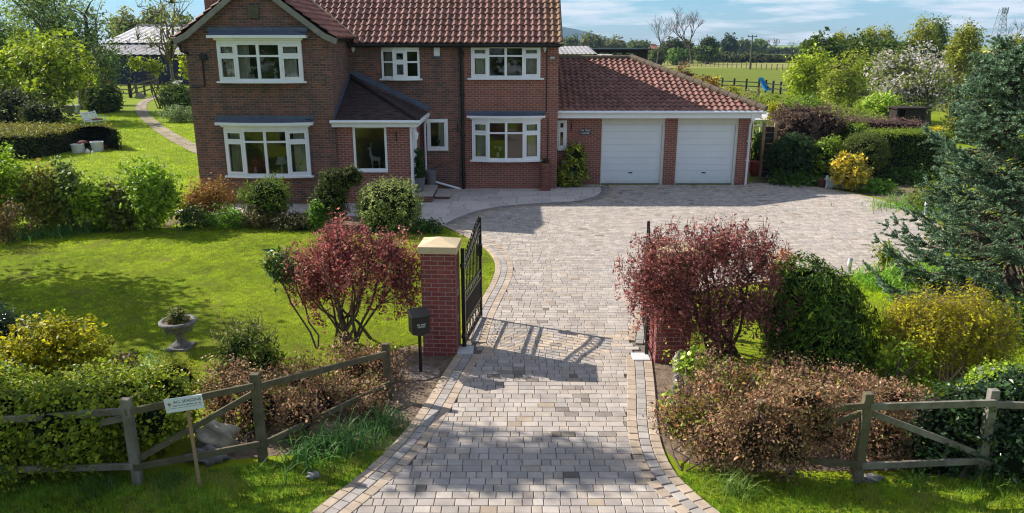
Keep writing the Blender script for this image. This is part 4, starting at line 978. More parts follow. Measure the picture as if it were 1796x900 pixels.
def gate(name, label, hinge, free):
    h = Vector((hinge[0], hinge[1], 0)); d = Vector((free[0] - hinge[0], free[1] - hinge[1], 0)); Lg = d.length; d.normalize()
    root = thing(name, label, 'gate', (hinge[0], hinge[1], 0), 'ornate drive gates')
    nrm = Vector((-d.y, d.x, 0))
    def pt(u, z, o=0): q = h + d * u + nrm * o; return (q.x, q.y, z)
    def sm(u): t = min(1, max(0, u / Lg)); return t * t * (3 - 2 * t)
    ra = lambda u: 1.40 + .30 * sm(u)
    rb = lambda u: 1.55 + .32 * sm(u)
    f = MB()
    f.bar(pt(0, .03), pt(0, 1.78), .06, .06, d); f.bar(pt(Lg, .06), pt(Lg, 1.97), .05, .05, d)
    for z, t in ((.10, .045), (.44, .03), (.84, .035), (.98, .035)): f.bar(pt(.03, z), pt(Lg - .02, z), .03, t)
    us = [Lg * k / 16 for k in range(17)]
    for fn in (ra, rb):
        for a, b in zip(us[:-1], us[1:]): f.bar(pt(a, fn(a)), pt(b + .004, fn(b + .004)), .03, .034)
    f.build('frame', M['black'], root)
    b = MB(); s = MB(); sc_ = MB(); nb = 12
    for k in range(1, nb):
        u = Lg * k / nb; top = rb(u) + .16
        b.tube([pt(u, .98), pt(u, rb(u))], .010, 6); s.tube([pt(u, rb(u)), pt(u, top - .07), pt(u, top - .06), pt(u, top)], [.010, .009, .02, .002], 6)
    for k in range(1, nb * 2): u = Lg * k / (nb * 2); b.tube([pt(u, .44), pt(u, .84)], .008, 5)
    def ring(u, z, r, t=.008, a0=0, a1=2 * math.pi, n=12):
        sc_.tube([pt(u + r * math.cos(a0 + (a1 - a0) * i / n), z + r * math.sin(a0 + (a1 - a0) * i / n)) for i in range(n + 1)], t, 5, False)
    for k in range(nb):
        u = Lg * (k + .5) / nb; ring(u, .91, .05); um = u; ring(um, (ra(um) + rb(um)) / 2, .048)
    npan = 6
    for k in range(npan):
        u = Lg * (k + .5) / npan; hw = Lg / npan / 2
        for sx in (-1, 1):
            sc_.tube([pt(u, .12), pt(u + sx * hw * .55, .20), pt(u + sx * hw * .9, .30), pt(u + sx * hw * .6, .41), pt(u + sx * hw * .2, .37)], .008, 5, False)
            ring(u + sx * hw * .42, .35, .035, .0075, 0, 5, 9); ring(u + sx * hw * .5, .165, .035, .0075, 0, 5, 9)
    for k in range(1, nb): 
        if k % 2: b.lathe([(.006, -.025), (.018, 0), (.006, .025)], pt(Lg * k / nb, 1.2 + .12 * sm(Lg * k / nb)), 6)
    b.build('bars', M['black'], root); s.build('finials', M['black'], root); sc_.build('scrollwork', M['black'], root)
    m = MB(); m.box(*[a - .05 for a in pt(Lg - .06, 1.32)], *[a + .05 for a in pt(Lg - .06, 1.42)]); m.build('lock_box', M['black'], root)
    k = MB(); k.blob(pt(Lg + .05, 1.36), (.03, .03, .03), 8, 6); k.tube([pt(Lg, 1.36), pt(Lg + .05, 1.36)], .01, 6); k.build('handle', M['black'], root)
    hh = MB()
    for z in (.25, 1.50): hh.tube([pt(0, z), pt(-.07, z)], .02, 6); hh.blob(pt(-.05, z, .0), (.04, .04, .05), 8, 6)
    hh.build('hinge', M['black'], root)
    return root
gate('drive_gate', 'ornate black metal gate standing open beside the mailbox pillar', (-.81, 11.92), (-.585, 13.38))
gate('drive_gate', 'ornate black metal gate seen edge-on beside the dark red shrub', (2.235, 11.60), (2.43, 13.05))
def pad(label, cx, cy, wx, wy):
    mb = MB(); mb.box(cx - wx / 2, cy - wy / 2, .01, cx + wx / 2, cy + wy / 2, .055); o = mb.build('threshold_stone', M['palestone'], None, .008); tag(o, label, 'paving stone', 'pale threshold stones')
pad('pale square stone in the paving at the foot of the mailbox-side gate', -.80, 11.78, .30, .34)
pad('pale square stone in the paving at the foot of the edge-on gate', 2.12, 11.50, .28, .30)

# ------------------------------------------------------------------ mailbox, company board, house details
R25 = math.radians(24)
mail = thing('mailbox', 'black metal mailbox with white house name, on a thin black post', 'mailbox', (-1.44, 10.95, 0), None, R25)
def local(mb, name, mat, parent, bevel=0): o = mb.build(name, mat, None, bevel); o.parent = parent; return o
mb = MB(); mb.tube([(0, 0, 0), (0, 0, .72)], .026, 8); local(mb, 'post', M['black'], mail)
mb = MB(); mb.prism([(-.14, .70), (.0, .66), (.14, .70), (.14, .98), (-.14, .98)], -.11, .11); bx_ = local(mb, 'box', M['black'], mail, .006)
mb = MB(); mb.add([(-.155, -.14, .965), (.155, -.14, .965), (.155, .12, 1.03), (-.155, .12, 1.03), (-.155, -.14, .99), (.155, -.14, .99), (.155, .12, 1.06), (-.155, .12, 1.06)], [(0, 3, 2, 1), (4, 5, 6, 7), (0, 1, 5, 4), (1, 2, 6, 5), (2, 3, 7, 6), (3, 0, 4, 7)]); local(mb, 'lid', M['black'], mail, .006)
mb = MB(); mb.box(-.085, -.116, .80, .085, -.111, .87); pl_ = local(mb, 'name_plate', M['blackplastic'], mail)
def ltext(body, size, loc, mat, parent, rot=RX, sx=1.0, name='lettering'):
    cu = bpy.data.curves.new(name, 'FONT'); cu.body = body; cu.size = size; cu.align_x = 'CENTER'; cu.align_y = 'CENTER'; cu.extrude = .001; cu.materials.append(M[mat])
    o = bpy.data.objects.new(name, cu); col.objects.link(o); o.parent = parent; o = to_mesh(o); o.matrix_basis = Matrix.Translation(loc) @ rot @ Matrix.Diagonal((sx, 1, 1, 1)); return o
ltext('FIR TREE', .036, (0, -.119, .852), 'letter', pl_); ltext('HOUSE', .036, (0, -.119, .818), 'letter', pl_)
mb = MB(); rn = random.Random(4); mb.slab([(-1.44 + (.34 + rn.uniform(-.05, .05)) * math.cos(t), 10.93 + (.27 + rn.uniform(-.05, .04)) * math.sin(t)) for t in np.linspace(0, 2 * math.pi, 11)[:-1]], -.02, .03)
tag(mb.build('concrete_slab', pm('dusty_concrete', (.20, .16, .13), .95, var=.25, vs=7, bump=.5), None, .01), 'rough concrete slab around the foot of the mailbox post', 'slab')
bc_ = P(322, 709, 7.74)
bd = thing('company_board', 'small white company sign board nailed to a wooden stake', 'sign', (bc_[0] + .02, 7.76, 0), None, math.radians(10))
mb = MB(); mb.bar((0.03, .02, -.05), (0.0, .02, bc_[2] + .06), .035, .022, (0, 1, 0)); local(mb, 'stake', M['wood_raw'], bd)
RT = Matrix.Rotation(math.radians(-4.5), 4, 'Y')
mb = MB(); mb.box(-.205, -.006, -.085, .205, .006, .085); brd = local(mb, 'board', M['board'], bd); brd.matrix_basis = Matrix.Translation((-.02, -.005, bc_[2])) @ RT
ltext('ALL SEASONS', .050, (.04, -.0075, .035), 'ink', brd)
mb = MB(); rn = random.Random(9); x = -.12
while x < .19:
    wl = rn.uniform(.004, .010); mb.box(x, -.0080, -.016, x + wl, -.0065, -.016 + rn.choice((.013, .016))); x += wl + rn.choice((.004, .004, .012))
local(mb, 'small_print', M['ink'], brd)
mb = MB(); mb.box(-.185, -.0085, -.038, .185, -.0065, -.0355); local(mb, 'rule_line', M['ink'], brd)
mb = MB(); lf = []
for i in range(10): a = math.pi / 2 + 2 * math.pi * i / 10; r = .026 if i % 2 == 0 else .012; lf.append((-.155 + r * math.cos(a), .018 + r * math.sin(a)))
lf[5:5] = []
mb.prism(lf, -.0085, -.0065); mb.box(-.157, -.0085, -.022, -.153, -.0065, .0); local(mb, 'leaf_emblem', M['gold'], brd)

# ------------------------------------------------------------------ roadside fences, stones
def post_bar(mb, x, y, top, w=.12, lean=(0, 0)): mb.bar((x, y, -.1), (x + lean[0], y + lean[1], top), w, w * .85, (0, 1, 0))
def rail_fence(name, label, posts, mats, w=.105):
    root = thing(name, label, 'fence', (*posts[0][:2], 0), 'weathered roadside fences')
    for (x, y, top), mt in zip(posts, mats):
        mb = MB(); post_bar(mb, x, y, top, w, (random.uniform(-.02, .02), random.uniform(-.02, .02))); mb.build('post', M[mt], root, .008)
    for i, (a, b) in enumerate(zip(posts[:-1], posts[1:])):
        A = Vector((a[0], a[1] - .05, 0)); B = Vector((b[0], b[1] - .05, 0)); mt = mats[i + 1] if i else mats[0]
        mb = MB(); mb.bar(A + Vector((0, 0, a[2] - .16)), B + Vector((0, 0, b[2] - .14)), .038, .082); mb.build('rail', M[mt], root, .006)
        mb = MB(); mb.bar(A + Vector((0, .0, .24)), B + Vector((0, 0, .26)), .038, .082); mb.build('rail', M[mt], root, .006)
        mb = MB(); A2 = A + Vector((0, .05, .30)); B2 = B + Vector((0, .05, b[2] - .24))
        if 'mossy' in label and i % 2: A2, B2 = A + Vector((0, .05, a[2] - .24)), B + Vector((0, .05, .30))
        if 'grey' in label and i == 2: continue
        mb.bar(A2, B2, .035, .075); mb.build('brace', M[mt], root, .006)
    return root
p1 = G(243, 848); p2 = G(462, 808); p3 = G(683, 700)
rail_fence('post_and_rail_fence', 'weathered grey post and rail fence behind the company sign board', [(-6.9, 7.75, .98), (p1[0], p1[1], P(243, 698, p1[1])[2]), (p2[0], p2[1], P(460, 655, p2[1])[2]), (p3[0], p3[1], P(682, 602, p3[1])[2])], ['wood_grey', 'wood_grey', 'wood_green', 'wood_green'])
r1 = G(1503, 845); r2 = G(1716, 838); r0 = G(1330, 832)
rail_fence('post_and_rail_fence', 'mossy post and rail fence buried in the brown beech hedge', [(r0[0], r0[1] + .06, .95), (r1[0], r1[1], P(1507, 688, r1[1])[2]), (r2[0], r2[1], P(1718, 684, r2[1])[2]), (7.4, 8.15, .98)], ['wood_green', 'wood_green', 'wood_grey', 'wood_grey'])
def stone(label, c, r, seed, mat='rock'):
    mb = MB(); mb.blob((c[0], c[1], r[2] * .55), r, 22, 16, .28, seed); tag(mb.build('stone', M[mat], None), label, 'stone', 'garden stones')
stone('large pale rock behind the fence near the sign stake', G(382, 785), (.27, .18, .24), 1)
stone('rounded grey rock low under the bottom rail by the sign', G(365, 808), (.24, .12, .12), 2, 'urnstone')
stone('upright pale stone at the foot of the half-hidden gate pillar', G(1190, 650), (.09, .07, .22), 3)
stone('taller grey-green stone between ivy sprigs by the drive edge', G(1188, 690), (.08, .06, .20), 4, 'urnstone')
stone('low grey stone in grass at the foot of the mossy fence post', G(1530, 842), (.12, .07, .05), 5, 'urnstone')
stone('small dark stone in grass before the brown hedge', G(1385, 830), (.07, .05, .06), 6, 'urnstone')
stone('small grey stone on the verge by the daffodil leaves', G(550, 838), (.08, .06, .05), 7, 'urnstone')

# ------------------------------------------------------------------ lawn grass (stuff)
rng = np.random.default_rng(21)
lawn_poly = [G(x, y)[:2] for x, y in ((-160, 400), (120, 420), (300, 402), (430, 402), (560, 408), (640, 412), (735, 402), (775, 399), (818, 420), (850, 439), (866, 458), (867, 478), (858, 500), (843, 525), (822, 562), (806, 598), (740, 600), (640, 630), (520, 660), (360, 650), (190, 640), (-160, 600))]
LG = [(0.195, 0.262, 0.008), (0.25, 0.315, 0.009), (0.305, 0.345, 0.020), (0.22, 0.295, 0.008)]
def scatter(poly, n, rng):
    a = np.array(poly); lo = a.min(0); hi = a.max(0); p = rng.uniform(lo, hi, (int(n), 2)); return p[inpoly(p[:, 0], p[:, 1], poly)]
def grass(name, poly, dens, h, wd, cols, lean=.5):
    a = np.array(poly); ar = np.prod(a.max(0) - a.min(0)); p = scatter(poly, ar * dens, rng)
    me = blades(name, p, h, wd, cols, rng, lean); at = me.attributes['tint'].data; c = np.zeros(len(p) * 4, np.float32); at.foreach_get('color', c); c = c.reshape(-1, 4)
    def vn(sz, sd):
        g = np.random.default_rng(sd).uniform(-1, 1, (97, 97)); u = p / sz; i = np.floor(u).astype(int); f = u - i; f = f * f * (3 - 2 * f); a, b = i[:, 0] % 96, i[:, 1] % 96
        return (g[a, b] * (1 - f[:, 0]) + g[a + 1, b] * f[:, 0]) * (1 - f[:, 1]) + (g[a, b + 1] * (1 - f[:, 0]) + g[a + 1, b + 1] * f[:, 0]) * f[:, 1]
    q_ = vn(.07, 1) * .48 + vn(.24, 2) * .38 + vn(1.1, 3) * .20
    c[:, :3] *= (1 + q_)[:, None]; dry = np.clip(vn(.6, 4) + vn(.15, 5) * .8 - .22, 0, 1)[:, None]; c[:, :3] = c[:, :3] * (1 - dry * .7) + np.array((.34, .29, .09)) * dry * .7
    x, y = p[:, 0], p[:, 1]; v = (np.sin(x * 1.3 + 1.7 * np.sin(y * .9)) + np.sin(y * 2.1 + x * .6) + np.sin(x * 3.1 - y * 1.7) * .7 + np.sin(x * 5.7 + y * 4.3) * .5) / 3.2
    c[:, :3] *= (1 + .20 * v)[:, None]; c[:, 0] *= 1 + .10 * v; c[:, 2] *= 1 + .5 * np.maximum(v, 0); at.foreach_set('color', c.ravel())
    return tag(link(name, me, M['grass']), None, 'grass', None, 'stuff')
sheet('lawn_base', lawn_poly, .006, M['sward'])
grass('lawn_grass', lawn_poly, 3600, .032, .0085, LG, .6)
verge = [(-8, 6.4)] + [p for p in reversed([G(x, y)[:2] for x, y in ((735, 735), (700, 782), (636, 838), (545, 906), (500, 945))])][::1]
verge_poly = [(-8.5, 6.3), G(500, 945)[:2], G(545, 905)[:2], G(636, 836)[:2], G(698, 778)[:2], G(728, 742)[:2], G(640, 775)[:2], G(480, 812)[:2], G(330, 830)[:2], G(200, 838)[:2], G(-60, 850)[:2], (-8.5, 8.1)]
grass('verge_grass', verge_poly, 2600, .075, .010, [(0.05, 0.11, 0.015), (0.08, 0.15, 0.02), (0.11, 0.17, 0.03)], .5)
verge_r = [G(1300, 945)[:2], G(1258, 903)[:2], G(1216, 868)[:2], G(1186, 836)[:2], G(1230, 822)[:2], G(1500, 842)[:2], G(1796, 836)[:2], (9.5, 8.2), (9.5, 6.2)]
grass('verge_grass', verge_r, 2600, .06, .010, [(0.06, 0.12, 0.014), (0.10, 0.17, 0.02), (0.14, 0.20, 0.03)], .5)
side = [G(x, y)[:2] for x, y in ((1490, 492), (1600, 470), (1700, 470), (1800, 560), (1800, 700), (1560, 665), (1510, 640), (1520, 540))]
grass('side_grass', side, 1200, .05, .011, LG, .5)
back_l = [G(x, y)[:2] for x, y in ((-100, 420), (320, 400), (352, 300), (352, 205), (320, 196), (180, 200), (0, 215), (-200, 230))]
grass('back_lawn_grass', back_l, 160, .06, .03, LG, .5)
near_strap = []
def tuft(label, px, py, n, ln, wd, spread, rad, cols, name='daffodil_clump', cat='plant', group=None):
    c = G(px, py); V, Q = strap_leaves(rng, c, n, ln, wd, spread, rad)
    t = np.repeat(tints(n, cols, rng, .22), 3, 0)
    me = np_mesh(name, V, Q, t, True); return tag(link(name, me, M['leaf']), label, cat, group)
DAF = [(0.035, 0.085, 0.035), (0.055, 0.12, 0.045), (0.08, 0.15, 0.06)]
tuft('dark strap-leaved daffodil clump on the verge below the mossy fence', 545, 800, 150, .42, .018, 1.1, .20, DAF, group='daffodil leaf clumps')
tuft('middle strap-leaved daffodil clump on the verge below the beech leaves', 612, 782, 150, .42, .018, 1.1, .18, DAF, group='daffodil leaf clumps')
tuft('daffodil leaf clump on the verge closest to the drive edging', 672, 752, 110, .36, .018, 1.1, .15, DAF, group='daffodil leaf clumps')
tuft('pale grass tussock on the verge beside the drive edge', 1290, 862, 140, .34, .010, 1.2, .10, [(.09, .15, .04), (.16, .2, .07), (.06, .11, .03)], 'grass_tussock', group='grass tussocks')
tuft('thin grass tussock in front of the brown hedge corner', 1255, 818, 60, .34, .010, .9, .08, [(.10, .15, .06), (.16, .2, .1)], 'grass_tussock', group='grass tussocks')
tuft('grass tussock in deep shade below the grey fence post', 180, 862, 80, .30, .010, 1.1, .10, [(.04, .08, .02), (.06, .11, .03)], 'grass_tussock', group='grass tussocks')
tuft('grass tussock beside the base of the sign stake', 300, 850, 70, .30, .010, 1.1, .10, [(.04, .08, .02), (.06, .11, .03)], 'grass_tussock', group='grass tussocks')
tuft('long grass tussock under the glossy dark hedge', 1740, 850, 90, .32, .010, 1.1, .12, [(.06, .11, .02), (.10, .15, .04)], 'grass_tussock', group='grass tussocks')
tuft('grass tussock right of the mossy fence post', 1600, 850, 70, .28, .010, 1.1, .10, [(.05, .1, .02), (.08, .13, .03)], 'grass_tussock', group='grass tussocks')
for (px, py, lb) in ((60, 418, 'daffodil clump below the reddish twiggy shrub'), (115, 412, 'daffodil clump below the tall pale flowering shrub'), (170, 402, 'daffodil clump below the bright mixed shrub row'), (222, 392, 'daffodil clump at the corner of the shrub row')):
    tuft(lb, px, py, 150, .40, .022, 1.0, .30, DAF, group='daffodil leaf clumps by the lawn')
tuft('lush strap-leaved lily bed behind the golden shrub', 1545, 500, 200, .50, .035, 1.15, .30, [(.09, .19, .03), (.14, .25, .05), (.2, .3, .08)], 'lily_clump', group='lily clumps')
tuft('lily clump stretching under the blue spruce tips', 1615, 487, 180, .45, .035, 1.15, .30, [(.09, .19, .03), (.14, .25, .05), (.2, .3, .08)], 'lily_clump', group='lily clumps')
tuft('lily clump closest to the spruce trunk', 1672, 480, 130, .40, .03, 1.15, .28, [(.09, .19, .03), (.14, .25, .05)], 'lily_clump', group='lily clumps')
tuft('bright grassy bluebell leaves at the drive edge by the second bollard', 1572, 366, 260, .35, .02, 1.1, .45, [(.07, .17, .02), (.12, .22, .03)], 'bulb_clump', group='bulb leaves along the drive')
tuft('silvery bulb leaves beyond the drive edge left of the bollard', 1600, 355, 220, .40, .02, 1.0, .45, [(.10, .17, .06), (.17, .23, .12)], 'bulb_clump', group='bulb leaves along the drive')
tuft('bulb leaves right of the drive-edge bollard', 1655, 380, 220, .40, .02, 1.1, .45, [(.06, .15, .02), (.12, .2, .03)], 'bulb_clump', group='bulb leaves along the drive')
tuft('dark bed leaves along the paving near the chimney-shaped pot', 1390, 318, 200, .28, .03, 1.1, .6, [(.03, .07, .02), (.06, .1, .03)], 'bed_plant')
# ------------------------------------------------------------------ front garden plants
YEL = [(0.20, 0.19, 0.015), (0.26, 0.24, 0.02), (0.15, 0.17, 0.02), (0.30, 0.26, 0.03)]
LIME = [(0.12, 0.18, 0.018), (0.19, 0.25, 0.028), (0.27, 0.32, 0.06), (0.09, 0.14, 0.018)]
GREEN = [(0.045, 0.10, 0.014), (0.08, 0.15, 0.018), (0.12, 0.19, 0.025)]
DARK = [(0.022, 0.05, 0.012), (0.04, 0.075, 0.018), (0.06, 0.10, 0.025)]
REDL = [(0.21, 0.042, 0.090), (0.30, 0.080, 0.14), (0.15, 0.032, 0.070), (0.38, 0.165, 0.22), (0.31, 0.085, 0.10)]
BEECH = [(0.16, 0.075, 0.075), (0.26, 0.135, 0.14), (0.11, 0.047, 0.048), (0.38, 0.25, 0.27), (0.20, 0.075, 0.065), (0.12, 0.14, 0.03)]
CON = [(0.012, 0.032, 0.007), (0.028, 0.06, 0.009), (0.06, 0.095, 0.011), (0.11, 0.145, 0.014)]
# two dark red shrubs by the gate
plant('red_leaved_shrub', 'red-leaved shrub with bare fanned stems beside the mailbox pillar', 'shrub', G(610, 608),
      [ell(508, 392, 690, 520, 12.1, .8), ell(545, 378, 640, 470, 12.2, .9), ell(620, 385, 742, 480, 12.0, .7), ell(645, 420, 765, 545, 11.9, .6), ell(500, 430, 600, 545, 12.2, .8)],
      dict(clumps=1500, per=13, size=.048, asp=.5, sig=.03, cols=REDL, twig=.28, tdir=.78, out=.3, up=.5, rnd=.9, shell=1.8, lump=.34, jit=.35),
      dict(n=16, r0=.038, r1=.008, spread=.16, twigs=240, tr=.005, twiglen=.16, curve=.1), stemmat='twig')
plant('red_leaved_shrub', 'larger dark red shrub with mossy stems hiding the second gate pillar', 'shrub', G(1262, 622),
      [ell(1100, 400, 1300, 560, 11.5, .8), ell(1180, 368, 1355, 480, 11.6, .8), ell(1085, 440, 1190, 560, 11.4, .7), ell(1230, 440, 1402, 600, 11.4, .7), ell(1150, 480, 1330, 610, 11.2, .7), ell(1105, 385, 1200, 480, 11.6, .8), ell(1110, 400, 1260, 590, 10.95, .35), ell(1085, 420, 1180, 520, 11.0, .5), ell(1290, 380, 1380, 520, 11.3, .7), ell(1180, 375, 1330, 480, 11.1, .5)],
      dict(clumps=2050, per=13, size=.046, asp=.5, sig=.03, cols=[(0.16, 0.036, 0.078), (0.24, 0.068, 0.125), (0.11, 0.028, 0.062), (0.33, 0.145, 0.20), (0.25, 0.075, 0.09)], twig=.30, tdir=.82, out=.3, up=.5, rnd=.9, shell=1.7, lump=.36, jit=.35),
      dict(n=12, r0=.06, r1=.009, spread=.14, twigs=280, tr=.005, twiglen=.16, curve=.1), stemmat='mossbark')
plant('red_tipped_shrub', 'small orange-red shrub top showing behind the rounded conifer', 'shrub', (P(1372, 440, 12.9)[0], 12.9, 0), [ell(1345, 434, 1397, 520, 12.9, 1)],
      dict(clumps=120, per=12, size=.05, sig=.05, cols=[(.22, .06, .03), (.28, .1, .04)]), dict(n=6, r0=.02, twigs=20))
plant('mahonia', 'leggy spiny evergreen with pale yellow sprays leaning away from the red shrub', 'shrub', G(560, 612),
      [ell(462, 440, 530, 480, 12.3, .8), ell(475, 462, 525, 500, 12.3, .8)],
      dict(clumps=55, per=14, size=.10, asp=.45, sig=.06, cols=[(.035, .07, .02), (.06, .10, .03), (.11, .15, .05)], flowers=(.25, (.42, .36, .08), .35), axisup=True),
      dict(n=2, r0=.022, r1=.014, spread=.02, twigs=10, curve=-.12), mat='gloss_leaf', stemmat='bark')
plant('rounded_conifer', 'large rounded green conifer bush behind the dark red shrub', 'conifer', G(1435, 655),
      [ell(1335, 500, 1529, 730, 11.5, .95), ell(1338, 452, 1478, 640, 11.6, .9), ell(1390, 478, 1512, 640, 11.5, .9)],
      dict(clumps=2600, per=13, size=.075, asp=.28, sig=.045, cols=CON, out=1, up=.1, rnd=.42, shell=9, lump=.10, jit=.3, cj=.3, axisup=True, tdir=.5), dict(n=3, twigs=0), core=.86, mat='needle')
plant('golden_shrub', 'broad golden-leaved shrub of upright twigs in front of the spruce', 'shrub', G(1668, 668),
      [ell(1560, 500, 1700, 640, 11.0, .8), ell(1630, 495, 1770, 650, 10.9, .8), ell(1540, 510, 1640, 610, 11.2, .7), ell(1690, 530, 1796, 670, 10.8, .7)],
      dict(clumps=2300, per=11, size=.045, asp=.5, sig=.03, cols=[(.30, .265, .012), (.38, .33, .018), (.22, .22, .014), (.28, .17, .03)], twig=.26, tdir=.9, up=.9, rnd=.6, shell=2.2, lump=.15, jit=.25),
      dict(n=22, r0=.016, r1=.005, spread=.12, twigs=220, tr=.004, twiglen=.22, curve=.05), stemmat='wood_raw', mat='lit_leaf')
M['stemtan'] = pm('tan_stem', (.20, .13, .06), .85, var=.3, vs=20)
plant('side_shrub', 'loose low green shrub beneath the golden shrub', 'shrub', G(1560, 680), [ell(1530, 590, 1640, 690, 10.7, .7)],
      dict(clumps=110, per=12, size=.05, sig=.06, cols=LIME, shell=2), dict(n=8, r0=.015, twigs=30))
plant('dark_hedge', 'glossy dark green holly-like hedge covering the end of the mossy fence', 'hedge', G(1720, 838),
      [ell(1600, 668, 1760, 860, 8.3, .7), ell(1690, 655, 1850, 870, 8.3, .7), ell(1585, 735, 1690, 850, 8.15, .6), ell(1730, 740, 1850, 860, 7.95, .5)],
      dict(clumps=1200, per=14, size=.052, asp=.6, sig=.05, cols=[(.012, .03, .012), (.02, .042, .018), (.03, .055, .022)], shell=5, lump=.14, jit=.3), dict(n=5, twigs=0), core=.85, mat='gloss_leaf')
plant('hedge_crown', 'small-leaved yellow-green shrub rising above the glossy dark hedge', 'shrub', G(1760, 800), [ell(1690, 640, 1830, 740, 9.3, .8)],
      dict(clumps=420, per=13, size=.04, sig=.05, cols=LIME, shell=3, flowers=(.06, (.5, .52, .5))), dict(n=6, twigs=20), core=.75)
def beech(label, base, ells, clumps, group='brown beech hedges', extra=None):
    return plant('beech_hedge', label, 'hedge', base, ells, dict(clumps=int(clumps * 1.15), per=14, size=.036, asp=.55, sig=.07, cols=BEECH, shell=1.8, lump=.3, jit=.4, cj=.35, zmin=.03, rnd=1.1),
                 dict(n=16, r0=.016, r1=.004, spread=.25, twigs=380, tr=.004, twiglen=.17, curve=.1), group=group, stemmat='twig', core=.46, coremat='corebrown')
beech('brown-leaved beech hedge threaded through the fence by the red shrub stems', G(520, 700), [ell(470, 612, 600, 760, 10.0, .6), ell(560, 590, 690, 720, 10.6, .6), ell(400, 645, 520, 790, 9.3, .6), ell(590, 640, 700, 740, 10.3, .5), ell(500, 650, 620, 760, 9.6, .5), ell(470, 680, 580, 790, 8.9, .4), ell(570, 660, 690, 750, 9.9, .5), ell(620, 600, 715, 700, 10.7, .5)], 1700)
beech('sparse brown beech hedge end behind the large pale rock', G(420, 770), [ell(345, 640, 470, 770, 9.4, .6), ell(400, 650, 475, 800, 9.0, .4)], 420)
beech('low brown beech tuft spilling over the verge at the last fence post', G(640, 742), [ell(605, 690, 690, 760, 9.5, .7)], 120)
beech('broad brown beech hedge at the drive edge by the half-hidden pillar', G(1250, 800), [ell(1160, 672, 1330, 835, 8.9, .6), ell(1195, 630, 1360, 790, 9.5, .7), ell(1280, 650, 1430, 850, 8.7, .6), ell(1142, 690, 1230, 790, 9.1, .6), ell(1250, 690, 1400, 850, 7.95, .4), ell(1330, 700, 1440, 850, 7.85, .4), ell(1200, 720, 1320, 840, 8.2, .5), ell(1300, 620, 1420, 720, 10.2, .6)], 2300)
beech('twiggy brown beech hedge behind the mossy fence post', G(1500, 800), [ell(1390, 660, 1530, 840, 8.9, .5), ell(1480, 662, 1610, 830, 9.1, .5), ell(1330, 645, 1600, 730, 9.7, .5), ell(1380, 690, 1500, 810, 8.0, .3), ell(1480, 700, 1620, 840, 8.2, .3), ell(1350, 675, 1480, 730, 7.9, .25), ell(1510, 672, 1640, 720, 8.35, .3)], 1700)
plant('ivy', 'green ivy sprigs climbing over stones at the foot of the half-hidden pillar', 'ivy', G(1215, 680), [ell(1165, 600, 1250, 690, 10.6, .6), ell(1150, 680, 1215, 760, 9.5, .5), ell(1200, 615, 1290, 690, 10.4, .5)],
      dict(clumps=130, per=9, size=.055, asp=.8, sig=.045, cols=LIME, shell=2.0), dict(n=8, r0=.01, twigs=40), mat='gloss_leaf')
plant('green_hedge', 'leafy green hedge grown through the grey roadside fence', 'hedge', (-5.4, 8.7, 0),
      [ell(-120, 668, 120, 845, 8.15, .8), ell(50, 660, 225, 825, 8.12, .8), ell(20, 690, 190, 830, 7.85, .4), ell(160, 700, 330, 780, 8.15, .3), ell(150, 650, 300, 815, 8.4, .7), ell(225, 648, 350, 770, 8.8, .6), ell(-100, 640, 80, 760, 8.9, .8), ell(100, 640, 270, 740, 8.9, .7)],
      dict(clumps=3900, per=12, size=.044, asp=.75, sig=.05, cols=[(.07, .105, .014), (.12, .155, .018), (.19, .205, .022), (.25, .23, .03)], out=.6, up=.5, rnd=.6, shell=4, lump=.16, jit=.25), dict(n=4, r0=.015, spread=.1, twigs=0), core=.80)
plant('golden_privet', 'rounded golden-yellow shrub above the green roadside hedge', 'shrub', G(100, 668), [ell(8, 560, 150, 690, 10.5, .8), ell(70, 556, 192, 690, 10.5, .8), ell(-20, 590, 60, 680, 10.4, .7)],
      dict(clumps=700, per=14, size=.055, asp=.7, sig=.055, cols=[(.25, .20, .012), (.33, .265, .018), (.17, .16, .014), (.12, .13, .015)], up=.8, shell=2.8, lump=.2, jit=.3), dict(n=10, r0=.02, twigs=60), mat='lit_leaf')
plant('dark_evergreen', 'dark glossy evergreen shrub behind the golden-yellow shrub', 'shrub', G(10, 640), [ell(-80, 528, 62, 680, 11.2, .8)],
      dict(clumps=420, per=13, size=.05, sig=.05, cols=[(.012, .028, .016), (.02, .04, .022), (.03, .05, .03)], shell=4), dict(n=4, twigs=0), core=.8, mat='gloss_leaf')
plant('sage', 'silvery low plant in front of the stone urn', 'plant', G(272, 655), [ell(245, 622, 300, 665, 10.9, .9)], dict(clumps=60, per=14, size=.06, asp=.3, sig=.05, cols=[(.20, .25, .17), (.28, .33, .24)], twig=.1, tdir=.9))
plant('heuchera', 'low purple-brown plant between golden shrub and urn', 'plant', G(218, 650), [ell(188, 618, 250, 662, 10.9, .9)], dict(clumps=70, per=13, size=.06, asp=.35, sig=.05, cols=[(.06, .03, .035), (.09, .045, .045), (.04, .03, .02)], twig=.1, tdir=.9))
plant('golden_heather', 'mound of golden heather below the stone urn', 'plant', G(300, 690), [ell(258, 632, 350, 700, 10.3, .9)], dict(clumps=300, per=14, size=.035, asp=.4, sig=.04, cols=[(.22, .20, .03), (.28, .25, .04), (.17, .16, .03)], shell=5, lump=.15), core=.8)
plant('red_tipped_dwarf', 'tiny reddish plant beside the golden heather', 'plant', G(405, 655), [ell(392, 628, 432, 660, 10.7, .9)], dict(clumps=36, per=12, size=.035, sig=.03, cols=[(.28, .06, .04), (.2, .05, .04)]))
